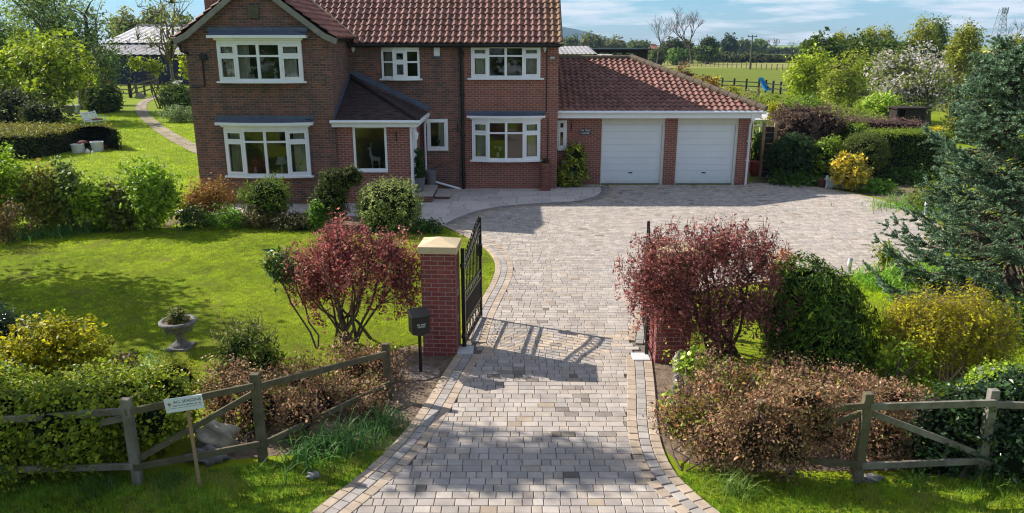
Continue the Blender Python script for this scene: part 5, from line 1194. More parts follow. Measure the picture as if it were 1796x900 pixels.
plant('twiggy_shrub', 'sparse twiggy shrub coming into leaf beyond the dwarf conifer', 'shrub', G(435, 630), [ell(368, 545, 495, 640, 11.4, .8)],
      dict(clumps=230, per=5, size=.035, sig=.03, cols=[(.17, .17, .08), (.22, .2, .1), (.1, .1, .04)], twig=.2, tdir=.7, shell=2), dict(n=20, r0=.012, r1=.003, spread=.08, twigs=120, tr=.004, twiglen=.18, curve=0))
plant('dwarf_conifer', 'dwarf green conifer below the twiggy shrub', 'conifer', G(440, 660), [ell(385, 580, 480, 690, 10.9, .9), ell(420, 600, 498, 690, 10.8, .9)],
      dict(clumps=420, per=13, size=.075, asp=.28, sig=.04, cols=[(.03, .06, .01), (.07, .09, .012), (.12, .13, .02)], shell=6, axisup=True, tdir=.8), dict(n=2, twigs=0), core=.8, mat='needle')
plant('border_plants', 'mixed green shoots growing up among the brown beech by the fence', 'plant', G(560, 720), [ell(480, 660, 600, 740, 9.8, .5), ell(590, 660, 690, 730, 10.2, .5), ell(400, 700, 470, 780, 9.0, .4)], dict(clumps=190, per=9, size=.05, sig=.07, cols=LIME, shell=1.6), dict(n=8, r0=.01, twigs=40))
plant('border_plants', 'green and reddish shoots along the drive side of the broad beech hedge', 'plant', G(1260, 760), [ell(1150, 690, 1300, 790, 8.8, .5), ell(1240, 640, 1380, 720, 9.4, .6)], dict(clumps=260, per=8, size=.045, sig=.07, cols=[(.10, .14, .02), (.15, .18, .03), (.3, .08, .06)], shell=1.6), dict(n=8, r0=.01, twigs=40))
# stone urn with flowers
urn = thing('stone_urn', 'weathered stone urn on a pedestal at the lawn edge', 'urn', G(318, 610))
ux, uy = G(318, 610)[:2]
mb = MB(); mb.box(ux - .19, uy - .19, -.02, ux + .19, uy + .19, .045); mb.build('base', M['urnstone'], urn, .012)
mb = MB(); mb.lathe([(.15, .045), (.15, .07), (.11, .10), (.07, .14), (.065, .24), (.09, .27), (.07, .285)], (ux, uy, 0), 20); mb.build('stem', M['urnstone'], urn)
mb = MB(); mb.lathe([(.07, .285), (.14, .30), (.20, .335), (.225, .38), (.23, .42), (.27, .43), (.305, .455), (.31, .49), (.285, .51), (.25, .505), (.23, .47), (.0, .46)], (ux, uy, 0), 28)
for k in range(14): a = 2 * math.pi * k / 14; mb.blob((ux + .205 * math.cos(a), uy + .205 * math.sin(a), .36), (.035, .035, .05), 8, 6)
mb.build('bowl', M['urnstone'], urn)
mb = MB(); mb.lathe([(.0, .485), (.24, .478)], (ux, uy, 0), 20); mb.build('soil', M['soil'], urn)
plant('urn_planting', 'small flowers and foliage planted in the stone urn', 'plant', (ux, uy, .48), [(ux, uy, .58, .11, .11, .17), (ux + .1, uy - .05, .52, .13, .12, .08), (ux - .1, uy, .52, .13, .13, .08)],
      dict(clumps=95, per=10, size=.05, sig=.03, cols=[(.07, .08, .04), (.13, .12, .06), (.05, .07, .03)], zmin=.47, flowers=(.22, (.55, .05, .10), .35)))

# ------------------------------------------------------------------ planting against the house
plant('spirea', 'golden brown spirea bush at the corner of the house', 'shrub', G(370, 388), [ell(320, 305, 420, 380, 21.6, .8), ell(312, 330, 400, 378, 21.5, .8)],
      dict(clumps=420, per=13, size=.06, sig=.06, cols=[(.18, .08, .025), (.22, .105, .03), (.12, .07, .025)], twig=.15, tdir=.6, shell=2.2), dict(n=16, r0=.02, r1=.006, spread=.1, twigs=80, tr=.006))
plant('green_bush', 'rounded feathery green bush under the lower bow window', 'shrub', G(465, 392), [ell(420, 308, 514, 385, 21.3, .9), ell(430, 330, 505, 392, 21.2, .8)],
      dict(clumps=600, per=13, size=.075, asp=.3, sig=.06, cols=[(.05, .09, .015), (.09, .13, .02), (.13, .16, .03)], twig=.12, tdir=.3, shell=3.5), dict(n=6, twigs=20), core=.78)
plant('topiary_bird', 'clipped dark conifer topiary with a leaning head before the porch', 'conifer', G(583, 395), [ell(552, 302, 612, 395, 20.9, .9), ell(560, 296, 620, 340, 20.9, .8), ell(600, 293, 637, 326, 20.9, .8)],
      dict(clumps=800, per=13, size=.06, asp=.4, sig=.035, cols=[(.03, .042, .012), (.05, .06, .016), (.075, .08, .022)], shell=8, lump=.08), dict(n=3, r0=.04, twigs=0), core=.87, mat='needle')
plant('variegated_bush', 'large dome of cream-variegated evergreen in front of the porch', 'shrub', G(682, 405), [ell(622, 314, 742, 405, 20.6, .95), ell(630, 335, 735, 412, 20.5, .9)],
      dict(clumps=1000, per=14, size=.05, asp=.6, sig=.05, cols=[(.06, .09, .03), (.14, .16, .07), (.30, .30, .16), (.09, .12, .04)], shell=7, lump=.08, jit=.3), dict(n=3, twigs=0), core=.87)
for lb, x0, y0, x1, y1, Y, cols_, nm in (
        ('low dark leafy ground cover beneath the brown spirea', 310, 362, 372, 402, 20.7, DARK, 'ground_cover_plant'),
        ('dark leafy cover between spirea and feathery green bush', 365, 364, 430, 402, 20.6, GREEN, 'ground_cover_plant'),
        ('brownish low planting at the foot of the feathery green bush', 420, 362, 480, 400, 20.7, [(.10, .07, .04), (.07, .07, .03)], 'ground_cover_plant'),
        ('very dark low bush between the green bush and the topiary', 470, 372, 556, 402, 20.6, [(.02, .025, .012), (.035, .04, .018), (.05, .03, .02)], 'ground_cover_plant'),
        ('bright green leafy plant at the foot of the topiary', 543, 352, 572, 400, 20.5, GREEN, 'leafy_plant'),
        ('dark green plant at the grass corner beside the patio', 715, 386, 775, 412, 20.2, DARK, 'ground_cover_plant')):
    plant(nm, lb, 'plant', G((x0 + x1) / 2, y1), [ell(x0, y0, x1, y1 + 4, Y, .8)], dict(clumps=130, per=13, size=.07, sig=.06, cols=cols_, shell=2.5))
# mixed shrub row on the lawn edge
for k, (lb, boxes, cols_, seed, twg) in enumerate((
        ('yellow-green shrub first in the mixed row, cut by the frame', [(-60, 250, 50, 395), (-30, 285, 70, 400)], LIME, 31, .1),
        ('shrub with reddish young leaves in the mixed row', [(40, 290, 125, 390), (60, 315, 140, 395)], [(.12, .15, .03), (.17, .19, .04), (.20, .10, .05)], 32, .1),
        ('tall pale-tipped shrub standing above the mixed row', [(92, 278, 142, 390)], [(.09, .13, .05), (.18, .2, .11), (.13, .17, .05)], 33, .2),
        ('broad light green shrub in the middle of the mixed row', [(120, 308, 215, 395), (140, 325, 230, 400)], LIME, 34, .1),
        ('olive twiggy shrub with bare upright stems in the mixed row', [(165, 312, 245, 395)], [(.10, .09, .045), (.13, .13, .05), (.08, .08, .03)], 35, .35),
        ('bright fresh green shrub closing the mixed row nearest the house', [(215, 280, 312, 380), (225, 300, 308, 398)], [(.17, .24, .03), (.26, .33, .06), (.10, .15, .02)], 36, .1))):
    b0 = boxes[0]
    plant('mixed_shrub', lb, 'shrub', G((b0[0] + b0[2]) / 2, 398), [ell(*b, 20.6, .75) for b in boxes], dict(clumps=int(230 * len(boxes)), per=13, size=.10, asp=.65, sig=.10, cols=cols_, shell=2.2, lump=.3, twig=twg, tdir=.85, flowers=(.03, (.5, .5, .42))),
          dict(n=14, r0=.02, r1=.006, spread=.2, twigs=70, tr=.006, twiglen=.15 if twg > .15 else 0), group='mixed shrub row')
plant('reddish_shrub', 'reddish brown twiggy shrub low at the picture edge by the daffodils', 'shrub', G(10, 425), [ell(-70, 345, 48, 430, 19.0, .8)], dict(clumps=240, per=12, size=.06, sig=.07, cols=[(.10, .055, .04), (.14, .08, .05), (.08, .07, .03)], twig=.2), dict(n=16, r0=.015, spread=.2, twigs=80, tr=.006, twiglen=.15))
# pots and plants by the door and wall
def pot(name, label, c, prof, mat, group=None, cat='plant pot'):
    mb = MB(); mb.lathe(prof, c, 20); return tag(mb.build(name, M[mat]), label, cat, group)
sx_, sy_ = P(736, 330, 24.75)[0], 24.75
pot('planter', 'tall grey tapered planter on the step by the front door', (sx_, sy_, .265), [(.13, 0), (.20, .48), (.21, .50), (.18, .50), (.17, .42), (0, .42)], 'potgrey', 'grey planters by the door')
pot('planter', 'second grey planter tucked behind the first at the front door', (sx_ + .22, 26.25, .0), [(.13, 0), (.20, .72), (.21, .75), (.18, .75), (.17, .66), (0, .66)], 'potgrey', 'grey planters by the door')
sp = thing('spiral_topiary', 'slim dark green spiral topiary in the grey planter by the door', 'topiary', (sx_, sy_, .68))
el_ = [(sx_ + .05 * math.cos(k * 1.9), sy_ + .05 * math.sin(k * 1.9), .80 + k * .105, .165 - k * .010, .165 - k * .010, .085) for k in range(9)]
me, *_r = foliage_mesh('foliage', el_, np.random.default_rng(8), clumps=420, per=12, size=.04, sig=.02, cols=[(.02, .05, .012), (.035, .075, .02)], shell=6, lump=.05); link('foliage', me, M['leaf'], sp)
mb = MB(); mb.tube([(sx_, sy_, .66), (sx_, sy_, 1.7)], .018, 6); mb.build('stem', M['bark'], sp)
cp = thing('chimney_pot_planter', 'tall brown chimney pot used as a planter against the bay wall', 'planter', (1.17, 26.42, 0))
mb = MB(); mb.box(.98, 26.23, 0, 1.36, 26.61, .13); mb.lathe([(.17, .13), (.16, .60), (.15, .64), (.18, .68), (.19, .72), (.16, .76), (.19, .84), (.20, .90), (.17, .96), (.14, .98), (.12, .98), (.12, .9), (0, .9)], (1.17, 26.42, 0), 18); mb.build('body', M['terracotta'], cp)
plant('pot_plant', 'dull reddish plant in the top of the chimney pot', 'plant', (1.17, 26.42, .95), [(1.17, 26.42, 1.02, .16, .14, .10)], dict(clumps=40, per=10, size=.05, sig=.03, cols=[(.06, .05, .03), (.10, .06, .04)], zmin=.9))
plant('aucuba', 'gold-splashed evergreen shrub against the wall under the house sign', 'shrub', (2.25, 27.15, 0), [(2.22, 27.15, .55, .56, .38, .55), (2.28, 27.15, 1.1, .36, .3, .52), (2.0, 27.1, .3, .4, .35, .3)],
      dict(clumps=420, per=12, size=.095, asp=.5, sig=.05, cols=[(.05, .075, .015), (.12, .13, .015), (.26, .23, .02), (.06, .09, .02)], shell=4, lump=.16, jit=.3), dict(n=6, r0=.02, twigs=20), core=.72, mat='gloss_leaf')
# ornaments in the windows
deer = thing('deer_ornament', 'white standing deer ornament in the porch window', 'ornament', (-4.47, YP + .34, .93))
mb = MB(); x, y, z = -4.47, YP + .34, 1.42
mb.tube([(x - .12, y, z), (x - .05, y, z + .01), (x + .06, y, z), (x + .16, y, z - .01), (x + .19, y, z - .02)], [.03, .075, .065, .075, .02], 10)
mb.tube([(x - .08, y, z + .02), (x - .13, y, z + .16), (x - .13, y, z + .30), (x - .12, y, z + .34)], [.065, .042, .035, .03], 8); mb.tube([(x - .10, y, z + .34), (x - .14, y, z + .35), (x - .22, y, z + .30)], [.03, .042, .018], 8)
for dx in (-.09, .14):
    for dy in (-.035, .035): mb.tube([(x + dx, y + dy, z - .02), (x + dx + .012, y + dy, z - .22), (x + dx, y + dy, z - .48)], [.032, .016, .013], 6)
for s_ in (-1, 1): mb.tube([(x - .12, y + s_ * .02, z + .37), (x - .10, y + s_ * .05, z + .46), (x - .05, y + s_ * .08, z + .52)], [.008, .007, .003], 5); mb.tube([(x - .10, y + s_ * .05, z + .46), (x - .14, y + s_ * .06, z + .52)], [.006, .003], 5); mb.tube([(x - .12, y + s_ * .03, z + .36), (x - .08, y + s_ * .07, z + .38)], [.012, .004], 5)
mb.build('body', M['flower_white'], deer)
def vase(label, x, y, z, h, flower, n=9, r=.12, vm='potwhite'):
    v = thing('flower_vase', label, 'vase', (x, y, z), 'flowers on the window sills')
    mb = MB(); mb.lathe([(.04, 0), (.06, h * .4), (.035, h * .8), (.045, h)], (x, y, z), 12); mb.build('vase', M[vm], v)
    rn = random.Random(int(abs(x) * 100)); mb = MB(); ml = MB()
    for k in range(n):
        a = rn.uniform(0, 6.28); q = (x + rn.uniform(.2, 1) * r * math.cos(a), y + .4 * r * math.sin(a), z + h + rn.uniform(.05, .22)); mb.blob(q, (.035, .035, .03), 7, 5); ml.tube([(x, y, z + h), q], .005, 4)
        ml.blob((q[0] * .6 + x * .4, y, q[2] - .05), (.035, .03, .03), 6, 5)
    mb.build('petals', M[flower], v); ml.build('leaves', M['leafplain'], v)
vase('white flowers in the upper bow window', -8.05, YG + .06, 3.96, .16, 'flower_white', 10)
vase('small ornaments and white flowers beside the dark pane upstairs', -7.35, YG + .06, 3.96, .12, 'flower_white', 6, .08)
vase('pink flowers standing in the lower bow window', -8.25, YG + .06, 1.02, .20, 'flower_pink', 9)
vase('white and pink bouquet at the end of the lower bow window', -6.78, YG + .06, 1.02, .25, 'flower_pink', 10, .16)
vase('white lilies in the bow window of the red brick bay', -.50, YW + .06, 1.12, .18, 'flower_white', 12, .20)
vase('small white flowers in the narrow window by the door', -2.6, YW + .08, 1.46, .10, 'flower_white', 5, .07)
lp = thing('table_lamp', 'table lamp with a pale shade in the lower bow window', 'lamp', (-7.45, YG + .25, .95))
mb = MB(); mb.lathe([(.06, 0), (.03, .05), (.05, .15), (.02, .28)], (-7.45, YG + .25, 1.0), 12); mb.build('base', M['potwhite'], lp)
mb = MB(); mb.lathe([(.20, .28), (.11, .52)], (-7.45, YG + .25, 1.0), 16); mb.build('lamp_shade', M['curtain'], lp)

# ------------------------------------------------------------------ garden beyond the drive (right of the garage)
def bollard(label, px, py, h):
    x, y, _ = G(px, py); b = thing('bollard_light', label, 'light', (x, y, 0), 'bollard lights along the drive')
    mb = MB(); mb.lathe([(.055, 0), (.055, .02), (.045, .03), (.045, h * .55)], (x, y, 0), 14); mb.build('post', M['steel'], b)
    mb = MB(); mb.lathe([(.044, h * .55), (.05, h * .56), (.05, h * .93)], (x, y, 0), 14); mb.build('diffuser', M['white'], b)
    mb = MB(); mb.lathe([(.053, h * .93), (.053, h), (0, h * 1.01)], (x, y, 0), 14); mb.build('cap', M['steel'], b)
bollard('bollard light at the near drive edge beyond the rounded conifer', 1488, 482, .38)
bollard('bollard light with dark-topped head beside the spruce branches', 1622, 378, .42)
bollard('white bollard light next to the white trough', 1449, 330, .46)
tx, ty = G(1470, 332)[:2]
tr_ = thing('trough', 'long white stone trough below the yellow shrub', 'trough', (tx, ty + .2, 0))
mb = MB(); z0_, z1_, wx, wy = 0.05, .30, .36, .17
mb.add([(tx - wx * .88, ty + .2 - wy * .85, z0_), (tx + wx * .88, ty + .2 - wy * .85, z0_), (tx + wx * .88, ty + .2 + wy * .85, z0_), (tx - wx * .88, ty + .2 + wy * .85, z0_), (tx - wx, ty + .2 - wy, z1_), (tx + wx, ty + .2 - wy, z1_), (tx + wx, ty + .2 + wy, z1_), (tx - wx, ty + .2 + wy, z1_)], [(0, 1, 5, 4), (1, 2, 6, 5), (2, 3, 7, 6), (3, 0, 4, 7), (0, 3, 2, 1)])
mb.box(tx - wx - .02, ty + .2 - wy - .02, z1_, tx + wx + .02, ty + .2 - wy + .03, z1_ + .04); mb.box(tx - wx - .02, ty + .2 + wy - .03, z1_, tx + wx + .02, ty + .2 + wy + .02, z1_ + .04); mb.box(tx - wx - .02, ty + .2 - wy + .03, z1_, tx - wx + .03, ty + .2 + wy - .03, z1_ + .04); mb.box(tx + wx - .03, ty + .2 - wy + .03, z1_, tx + wx + .02, ty + .2 + wy - .03, z1_ + .04)
mb.build('basin', M['potwhite'], tr_)
mb = MB(); mb.box(tx - wx * .8, ty + .12, 0, tx - wx * .5, ty + .3, z0_); mb.box(tx + wx * .5, ty + .12, 0, tx + wx * .8, ty + .3, z0_); mb.build('foot', M['potwhite'], tr_)
mb = MB(); mb.box(tx - wx + .02, ty + .2 - wy + .03, .2, tx + wx - .02, ty + .2 + wy - .03, .27); mb.build('soil', M['soil'], tr_)
pot('plant_pot', 'brown clay pot left of the white bollard light', (*G(1441, 328)[:2], 0), [(.10, 0), (.16, .26), (.17, .30), (.14, .30), (.13, .24), (0, .24)], 'terracotta')
SH = dict(sig=.07, shell=4, lump=.12)
plant('yellow_shrub', 'bright yellow spotted shrub behind the white trough', 'shrub', G(1490, 334), [ell(1458, 275, 1525, 330, 26.3, .8), ell(1462, 268, 1512, 310, 26.4, .8)],
      dict(clumps=260, per=12, size=.12, asp=.5, cols=[(.36, .235, .02), (.46, .30, .04), (.20, .16, .03), (.10, .11, .02)], sig=.08, shell=2.6, lump=.2), dict(n=6, r0=.02, twigs=30), core=.6, mat='gloss_leaf')
plant('dark_round_bush', 'large dark rounded bush beside the timber fence panel', 'shrub', G(1390, 322), [ell(1346, 236, 1432, 330, 28.3, .8)], dict(clumps=900, per=13, size=.09, cols=[(.015, .032, .016), (.025, .05, .022), (.035, .065, .03)], sig=.06, shell=7, lump=.09), core=.88)
plant('yellow_green_bush', 'yellow-green leafy bush between the dark bush and the olive ball', 'shrub', G(1455, 318), [ell(1423, 240, 1482, 325, 28.0, .8)], dict(clumps=420, per=13, size=.10, cols=[(.09, .15, .02), (.15, .2, .03), (.10, .09, .03)], **SH), core=.8)
plant('olive_bush', 'clipped olive-green ball bush behind the yellow shrub', 'shrub', G(1515, 322), [ell(1474, 233, 1556, 305, 28.3, .9)], dict(clumps=900, per=13, size=.07, asp=.35, cols=[(.07, .085, .025), (.10, .115, .035), (.05, .065, .02)], sig=.05, shell=9, lump=.05), dict(n=4, r0=.05, trunk_h=.5, twigs=0), core=.88)
plant('purple_shrub', 'wide purple-brown leaved shrub spreading behind the garage corner', 'shrub', G(1410, 300), [ell(1345, 190, 1440, 262, 31.0, .8), ell(1400, 184, 1484, 258, 31.5, .8), ell(1355, 182, 1440, 225, 31.5, .8)],
      dict(clumps=800, per=12, size=.09, cols=[(.085, .048, .065), (.13, .075, .092), (.06, .034, .048), (.16, .10, .105)], sig=.07, shell=3, lump=.22, jit=.35), dict(n=10, r0=.04, twigs=60), core=.7, coremat='corebrown')
def hedge(name, label, poly_px, zt, zb, cols, dens, size=.08, group=None, jitter=.05, mat='leaf', coremat='core', asp=.45, topcols=None, zs=1.0):
    """clipped hedge on a ground footprint: leafy top and sides over a solid core coloured dark for inner shade"""
    SEED[0] += 1; rng = np.random.default_rng(SEED[0]); poly = [p[:2] for p in poly_px]
    root = thing(name, label, 'hedge', (*poly[0], 0), group)
    a = np.array(poly); ar = np.prod(a.max(0) - a.min(0)); top = scatter(poly, ar * dens, rng)
    pts = [np.concatenate([top, zt + rng.normal(size=(len(top), 1)) * jitter], 1)]; nn = [np.tile([0, 0, 1.0], (len(top), 1))]
    n = len(poly); cen = a.mean(0)
    for i in range(n):
        p, q = a[i], a[(i + 1) % n]; ln = np.hypot(*(q - p)); m = int(ln * (zt - zb) * dens); t = rng.uniform(size=(m, 1))
        nr = np.array((q[1] - p[1], p[0] - q[0])) / max(ln, 1e-6); nr = nr if np.dot(nr, (p + q) / 2 - cen) > 0 else -nr
        z = rng.uniform(zb, zt, (m, 1)); bulge = np.sin(z * 5 + t * ln * 2.2) * jitter * .6
        pts.append(np.concatenate([p + (q - p) * t + nr * (rng.normal(size=(m, 1)) * jitter + bulge), z], 1)); nn.append(np.tile([nr[0], nr[1], .25], (m, 1)))
    Pn = np.concatenate(pts); Nn = unit(np.concatenate(nn) + rng.normal(size=Pn.shape) * .55)
    T = tints(len(Pn), cols, rng, .28)
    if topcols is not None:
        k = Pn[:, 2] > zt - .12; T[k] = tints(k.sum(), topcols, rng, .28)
    V, Q = leaf_quads(Pn, Nn, size * rng.uniform(.6, 1.4, len(Pn)), asp, rng, None, .08)
    link('foliage', np_mesh('foliage', V, Q, T), M[mat], root)
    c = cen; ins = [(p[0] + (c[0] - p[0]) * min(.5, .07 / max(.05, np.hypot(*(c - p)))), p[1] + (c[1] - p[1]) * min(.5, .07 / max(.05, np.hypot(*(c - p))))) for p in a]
    mb = MB(); mb.slab(ins, 0, zt - .06); mb.build('shade_core', M[coremat], root)  # solid slab coloured dark in place of the hedge's inner shade
    return root
YH_ = 29.0
hx0, hx1 = X_(1520, 270, YH_), X_(1652, 270, YH_)
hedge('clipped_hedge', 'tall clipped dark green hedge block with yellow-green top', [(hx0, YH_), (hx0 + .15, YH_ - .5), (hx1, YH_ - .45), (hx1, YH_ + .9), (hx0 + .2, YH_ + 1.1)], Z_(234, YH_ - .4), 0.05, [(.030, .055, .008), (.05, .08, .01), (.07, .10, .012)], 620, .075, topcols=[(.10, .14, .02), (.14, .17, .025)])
hx2 = X_(1475, 220, 31.5)
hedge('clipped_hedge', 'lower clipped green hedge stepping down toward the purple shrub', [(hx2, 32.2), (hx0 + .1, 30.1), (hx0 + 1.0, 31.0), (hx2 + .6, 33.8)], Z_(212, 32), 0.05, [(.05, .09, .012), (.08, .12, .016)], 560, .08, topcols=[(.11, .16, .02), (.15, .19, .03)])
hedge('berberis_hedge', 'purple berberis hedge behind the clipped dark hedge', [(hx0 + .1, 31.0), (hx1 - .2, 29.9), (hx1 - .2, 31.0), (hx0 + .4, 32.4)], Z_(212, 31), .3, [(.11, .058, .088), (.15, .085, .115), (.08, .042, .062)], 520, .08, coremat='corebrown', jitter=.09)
plant('orange_shrub', 'small bright orange-yellow shrub at the end of the clipped hedge', 'shrub', (hx1, 29.6, 0), [ell(1628, 219, 1654, 242, 29.4, .8), ell(1632, 225, 1656, 320, 29.6, .5)], dict(clumps=70, per=12, size=.08, cols=[(.38, .24, .015), (.45, .30, .02)], sig=.05))
# boundary shrubs running back to the paddock
for lb, b, Y, cols_, nm, mt in (
        ('dark red shrub rising above the garage hip', (1180, 112, 1212, 175), 48, [(.13, .05, .05), (.18, .09, .07)], 'red_shrub', 'leaf'),
        ('rusty red heathy shrub right of the garage hip', (1210, 130, 1262, 185), 46, [(.16, .05, .04), (.20, .09, .04), (.13, .09, .03)], 'red_shrub', 'leaf'),
        ('orange-gold shrub top among the rusty shrubs', (1240, 137, 1262, 170), 49, [(.35, .24, .02), (.28, .2, .03)], 'gold_shrub', 'leaf'),
        ('orange-green shrub along the paddock boundary', (1262, 150, 1305, 195), 43, [(.20, .17, .02), (.16, .15, .03), (.24, .2, .03)], 'boundary_shrub', 'leaf'),
        ('pale mauve-flowering shrub along the paddock boundary', (1292, 152, 1335, 195), 44, [(.22, .19, .15), (.16, .15, .08), (.28, .25, .2)], 'boundary_shrub', 'leaf'),
        ('green and gold shrub below the blue tarpaulin', (1318, 163, 1380, 210), 40, [(.12, .16, .03), (.18, .19, .03), (.09, .12, .03)], 'boundary_shrub', 'leaf'),
        ('golden shrub just beyond the garage downpipe', (1340, 180, 1372, 215), 36, [(.28, .24, .02), (.20, .19, .03)], 'boundary_shrub', 'leaf'),
        ('green low shrub before the yellow-green garden tree', (1375, 165, 1450, 205), 40, [(.09, .14, .02), (.13, .17, .03)], 'boundary_shrub', 'leaf'),
        ('low green shrub between the purple shrub and lime bush', (1440, 190, 1540, 222), 37, [(.10, .14, .02), (.13, .15, .04), (.11, .09, .05)], 'boundary_shrub', 'leaf')):
    plant(nm, lb, 'shrub', (P((b[0] + b[2]) / 2, b[3], Y)[0], Y, 0), [ell(*b, Y, .8), (P((b[0] + b[2]) / 2, b[3], Y)[0], Y, .3, abs(P(b[2], 150, Y)[0] - P(b[0], 150, Y)[0]) / 2.2, 1.2, .9)], dict(clumps=170, per=11, size=.16, sig=.12, cols=cols_, shell=3, lump=.25), dict(n=5, r0=.03, twigs=10), group='boundary shrubs')
hedge('boundary_hedge', 'long low boundary hedge with bright green top running back to the paddock', [G(1345, 186, 1.2), G(1322, 172, 1.2), G(1352, 168, 1.2), G(1450, 184, 1.2), G(1548, 206, 1.2), G(1545, 222, 1.2), G(1440, 202, 1.2)], 1.25, .05, [(.07, .11, .012), (.10, .14, .018), (.12, .10, .04)], 150, .14, topcols=[(.12, .17, .015), (.16, .20, .025), (.17, .14, .06)], jitter=.12)
for lb, b, Y, cols_, cl in (('dark shrubbery filling the gap between garage and timber screen', (1318, 232, 1342, 300), 31.5, DARK, 150), ('shaded leafy planting at the foot of the clipped hedge block', (1535, 292, 1640, 340), 27.8, DARK, 260), ('low green planting between yellow shrub and the spruce tips', (1500, 318, 1580, 352), 26.0, GREEN, 170), ('low leafy planting under the dark round bush', (1350, 300, 1445, 332), 27.6, DARK, 220)):
    plant('bed_planting', lb, 'plant', (P((b[0] + b[2]) / 2, b[3], Y)[0], Y, 0), [ell(*b, Y, .7)], dict(clumps=cl, per=11, size=.10, sig=.09, cols=cols_, shell=2.4))
# timber screen, pots and statuettes by the garage side
fp = thing('timber_screen', 'dark timber screen between raw posts at the garage side', 'fence', (P(1345, 320, 29)[0], 29, 0))
fx0, fx1 = X_(1338, 250, 29.0), X_(1358, 250, 29.0)
for x in (fx0, fx1): mb = MB(); mb.box(x - .05, 28.95, 0, x + .05, 29.05, 2.12); mb.build('post', M['wood_raw'], fp)
mb = MB()
for k in range(9): mb.box(fx0 + .05, 28.98, .05 + k * .215, fx1 - .05, 29.005, .05 + k * .215 + .20)
mb.build('board_panel', M['wood_dark'], fp)
pot('red_urn_pot', 'large red glazed pot by the garage corner', (*G(1324, 308)[:2], 0), [(.14, 0), (.24, .15), (.28, .34), (.22, .52), (.24, .56), (.19, .56), (.18, .48), (0, .46)], 'red')
for k, (px, lb) in enumerate(((1336, 'pale statuette with flared top beside the red glazed pot'), (1344, 'pale statuette with flared top beside the timber post'))):
    x, y = G(px, 306)[:2]; pot('statuette', lb, (x, y, 0), [(.10, 0), (.10, .05), (.04, .10), (.07, .25), (.10, .36), (.05, .46), (.09, .52), (.10, .58), (0, .58)], 'palestone', 'garden statuettes', 'statuette')
gh = thing('greenhouse', 'white framed lean-to greenhouse behind the garage corner', 'greenhouse', (10.4, 36, 0))
g0, g1, gy0, gy1 = X_(1322, 210, 36), X_(1372, 210, 36), 36, 39
zt0, zt1 = Z_(212, 36), Z_(197, 38)
mb = MB()
for k in range(5): x = g0 + (g1 - g0) * k / 4; mb.box(x - .03, gy0 - .03, 0, x + .03, gy0 + .03, zt0); mb.bar((x, gy0, zt0), (x, gy1, zt1), .05, .05)
for z in (.6, 1.3, zt0): mb.box(g0, gy0 - .025, z - .025, g1, gy0 + .025, z + .025)
mb.build('frame', M['white'], gh)
mb = MB(); mb.add([(g0, gy0, .05), (g1, gy0, .05), (g1, gy0, zt0), (g0, gy0, zt0)], [(0, 1, 2, 3)]); mb.build('pane', M['glass'], gh)
mb = MB(); mb.add([(g0, gy0 - .1, zt0 + .04), (g1, gy0 - .1, zt0 + .04), (g1, gy1, zt1 + .04), (g0, gy1, zt1 + .04), (g0, gy0 - .1, zt0 + .06), (g1, gy0 - .1, zt0 + .06), (g1, gy1, zt1 + .06), (g0, gy1, zt1 + .06)], [(0, 3, 2, 1), (4, 5, 6, 7), (0, 1, 5, 4), (1, 2, 6, 5), (2, 3, 7, 6), (3, 0, 4, 7)]); mb.build('roof', M['rooflight'], gh)
# blue spruce
spx, spy = G(1766, 528)[:2]
spr = thing('blue_spruce', 'ragged blue spruce with drooping boughs at the drive edge', 'tree', (spx, spy, 0))
rng = np.random.default_rng(5); tr = MB(); ztop = Z_(70, spy)
tr.tube([(spx, spy, -.1), (spx + .03, spy, 1.5), (spx - .10, spy, 3.2), (spx - .36, spy, ztop - .1)], [.17, .13, .08, .012], 9)
A = []; B = []; RA = []; RB = []; NC = []; ND = []; NT = []
k = 0; zb = .25
while zb < ztop - .12:
    fr = (ztop - zb) / ztop; k += 1
    az = k * 2.39996 + rng.normal() * .25; Lb = (.26 + 2.45 * fr ** .55) * rng.choice((.5, .7, .85, .95, 1.0)) * rng.uniform(.85, 1.06); droop = .16 + .34 * fr
    d = np.array((math.cos(az), math.sin(az), 0)); p = np.array((spx - .36 * (zb / ztop) ** 2, spy, zb)); prev = p; nseg = 10
    for s in range(1, nseg + 1):
        t = s / nseg; q = p + d * Lb * t + np.array((0, 0, Lb * (-.55 * droop * math.sin(t * 2.4) * 1.2 + .20 * t * t))) + rng.normal(size=3) * .02
        q[2] = max(q[2], .1)
        A.append(prev); B.append(q); RA.append(.026 * fr * (1 - t) + .008); RB.append(.026 * fr * (1 - t) + .006)
        if t > .2:
            dirn = unit((q - prev)[None])[0]; side = np.array((-dirn[1], dirn[0], 0)); side /= np.linalg.norm(side) + 1e-9
            for sg in (-1, 1, -1, 1, -1, 1, 0):
                tl = (.14 + .34 * math.sin(math.pi * min(1, t * .9))) * min(1, Lb + .2) * rng.uniform(.4, 1.15) * (1 if sg else .7)
                e = q + (dirn * .75 + side * sg * rng.uniform(.5, 1.1)) * tl + np.array((0, 0, rng.normal() * .06 - .02))
                A.append(q); B.append(e); RA.append(.006); RB.append(.003)
                m = int(6 + 46 * tl); green = t > .5 + rng.normal() * .08
                if not green and rng.random() < .7: continue
                u = rng.uniform(.15 if green else .6, 1.05, m)[:, None]
                NC.append(q + (e - q) * u); ND.append(np.tile(unit((e - q)[None]), (m, 1))); NT.append(np.full(m, rng.normal()))
        prev = q
    zb += rng.uniform(.020, .038) * (1.15 - .3 * (1 - fr))
u = rng.uniform(0, 1, 300)[:, None]; NC.append(np.array((spx - .36, spy, ztop - .55)) + u * np.array((0, 0, .6))); ND.append(np.tile([0, 0, 1.0], (300, 1))); NT.append(np.zeros(300))
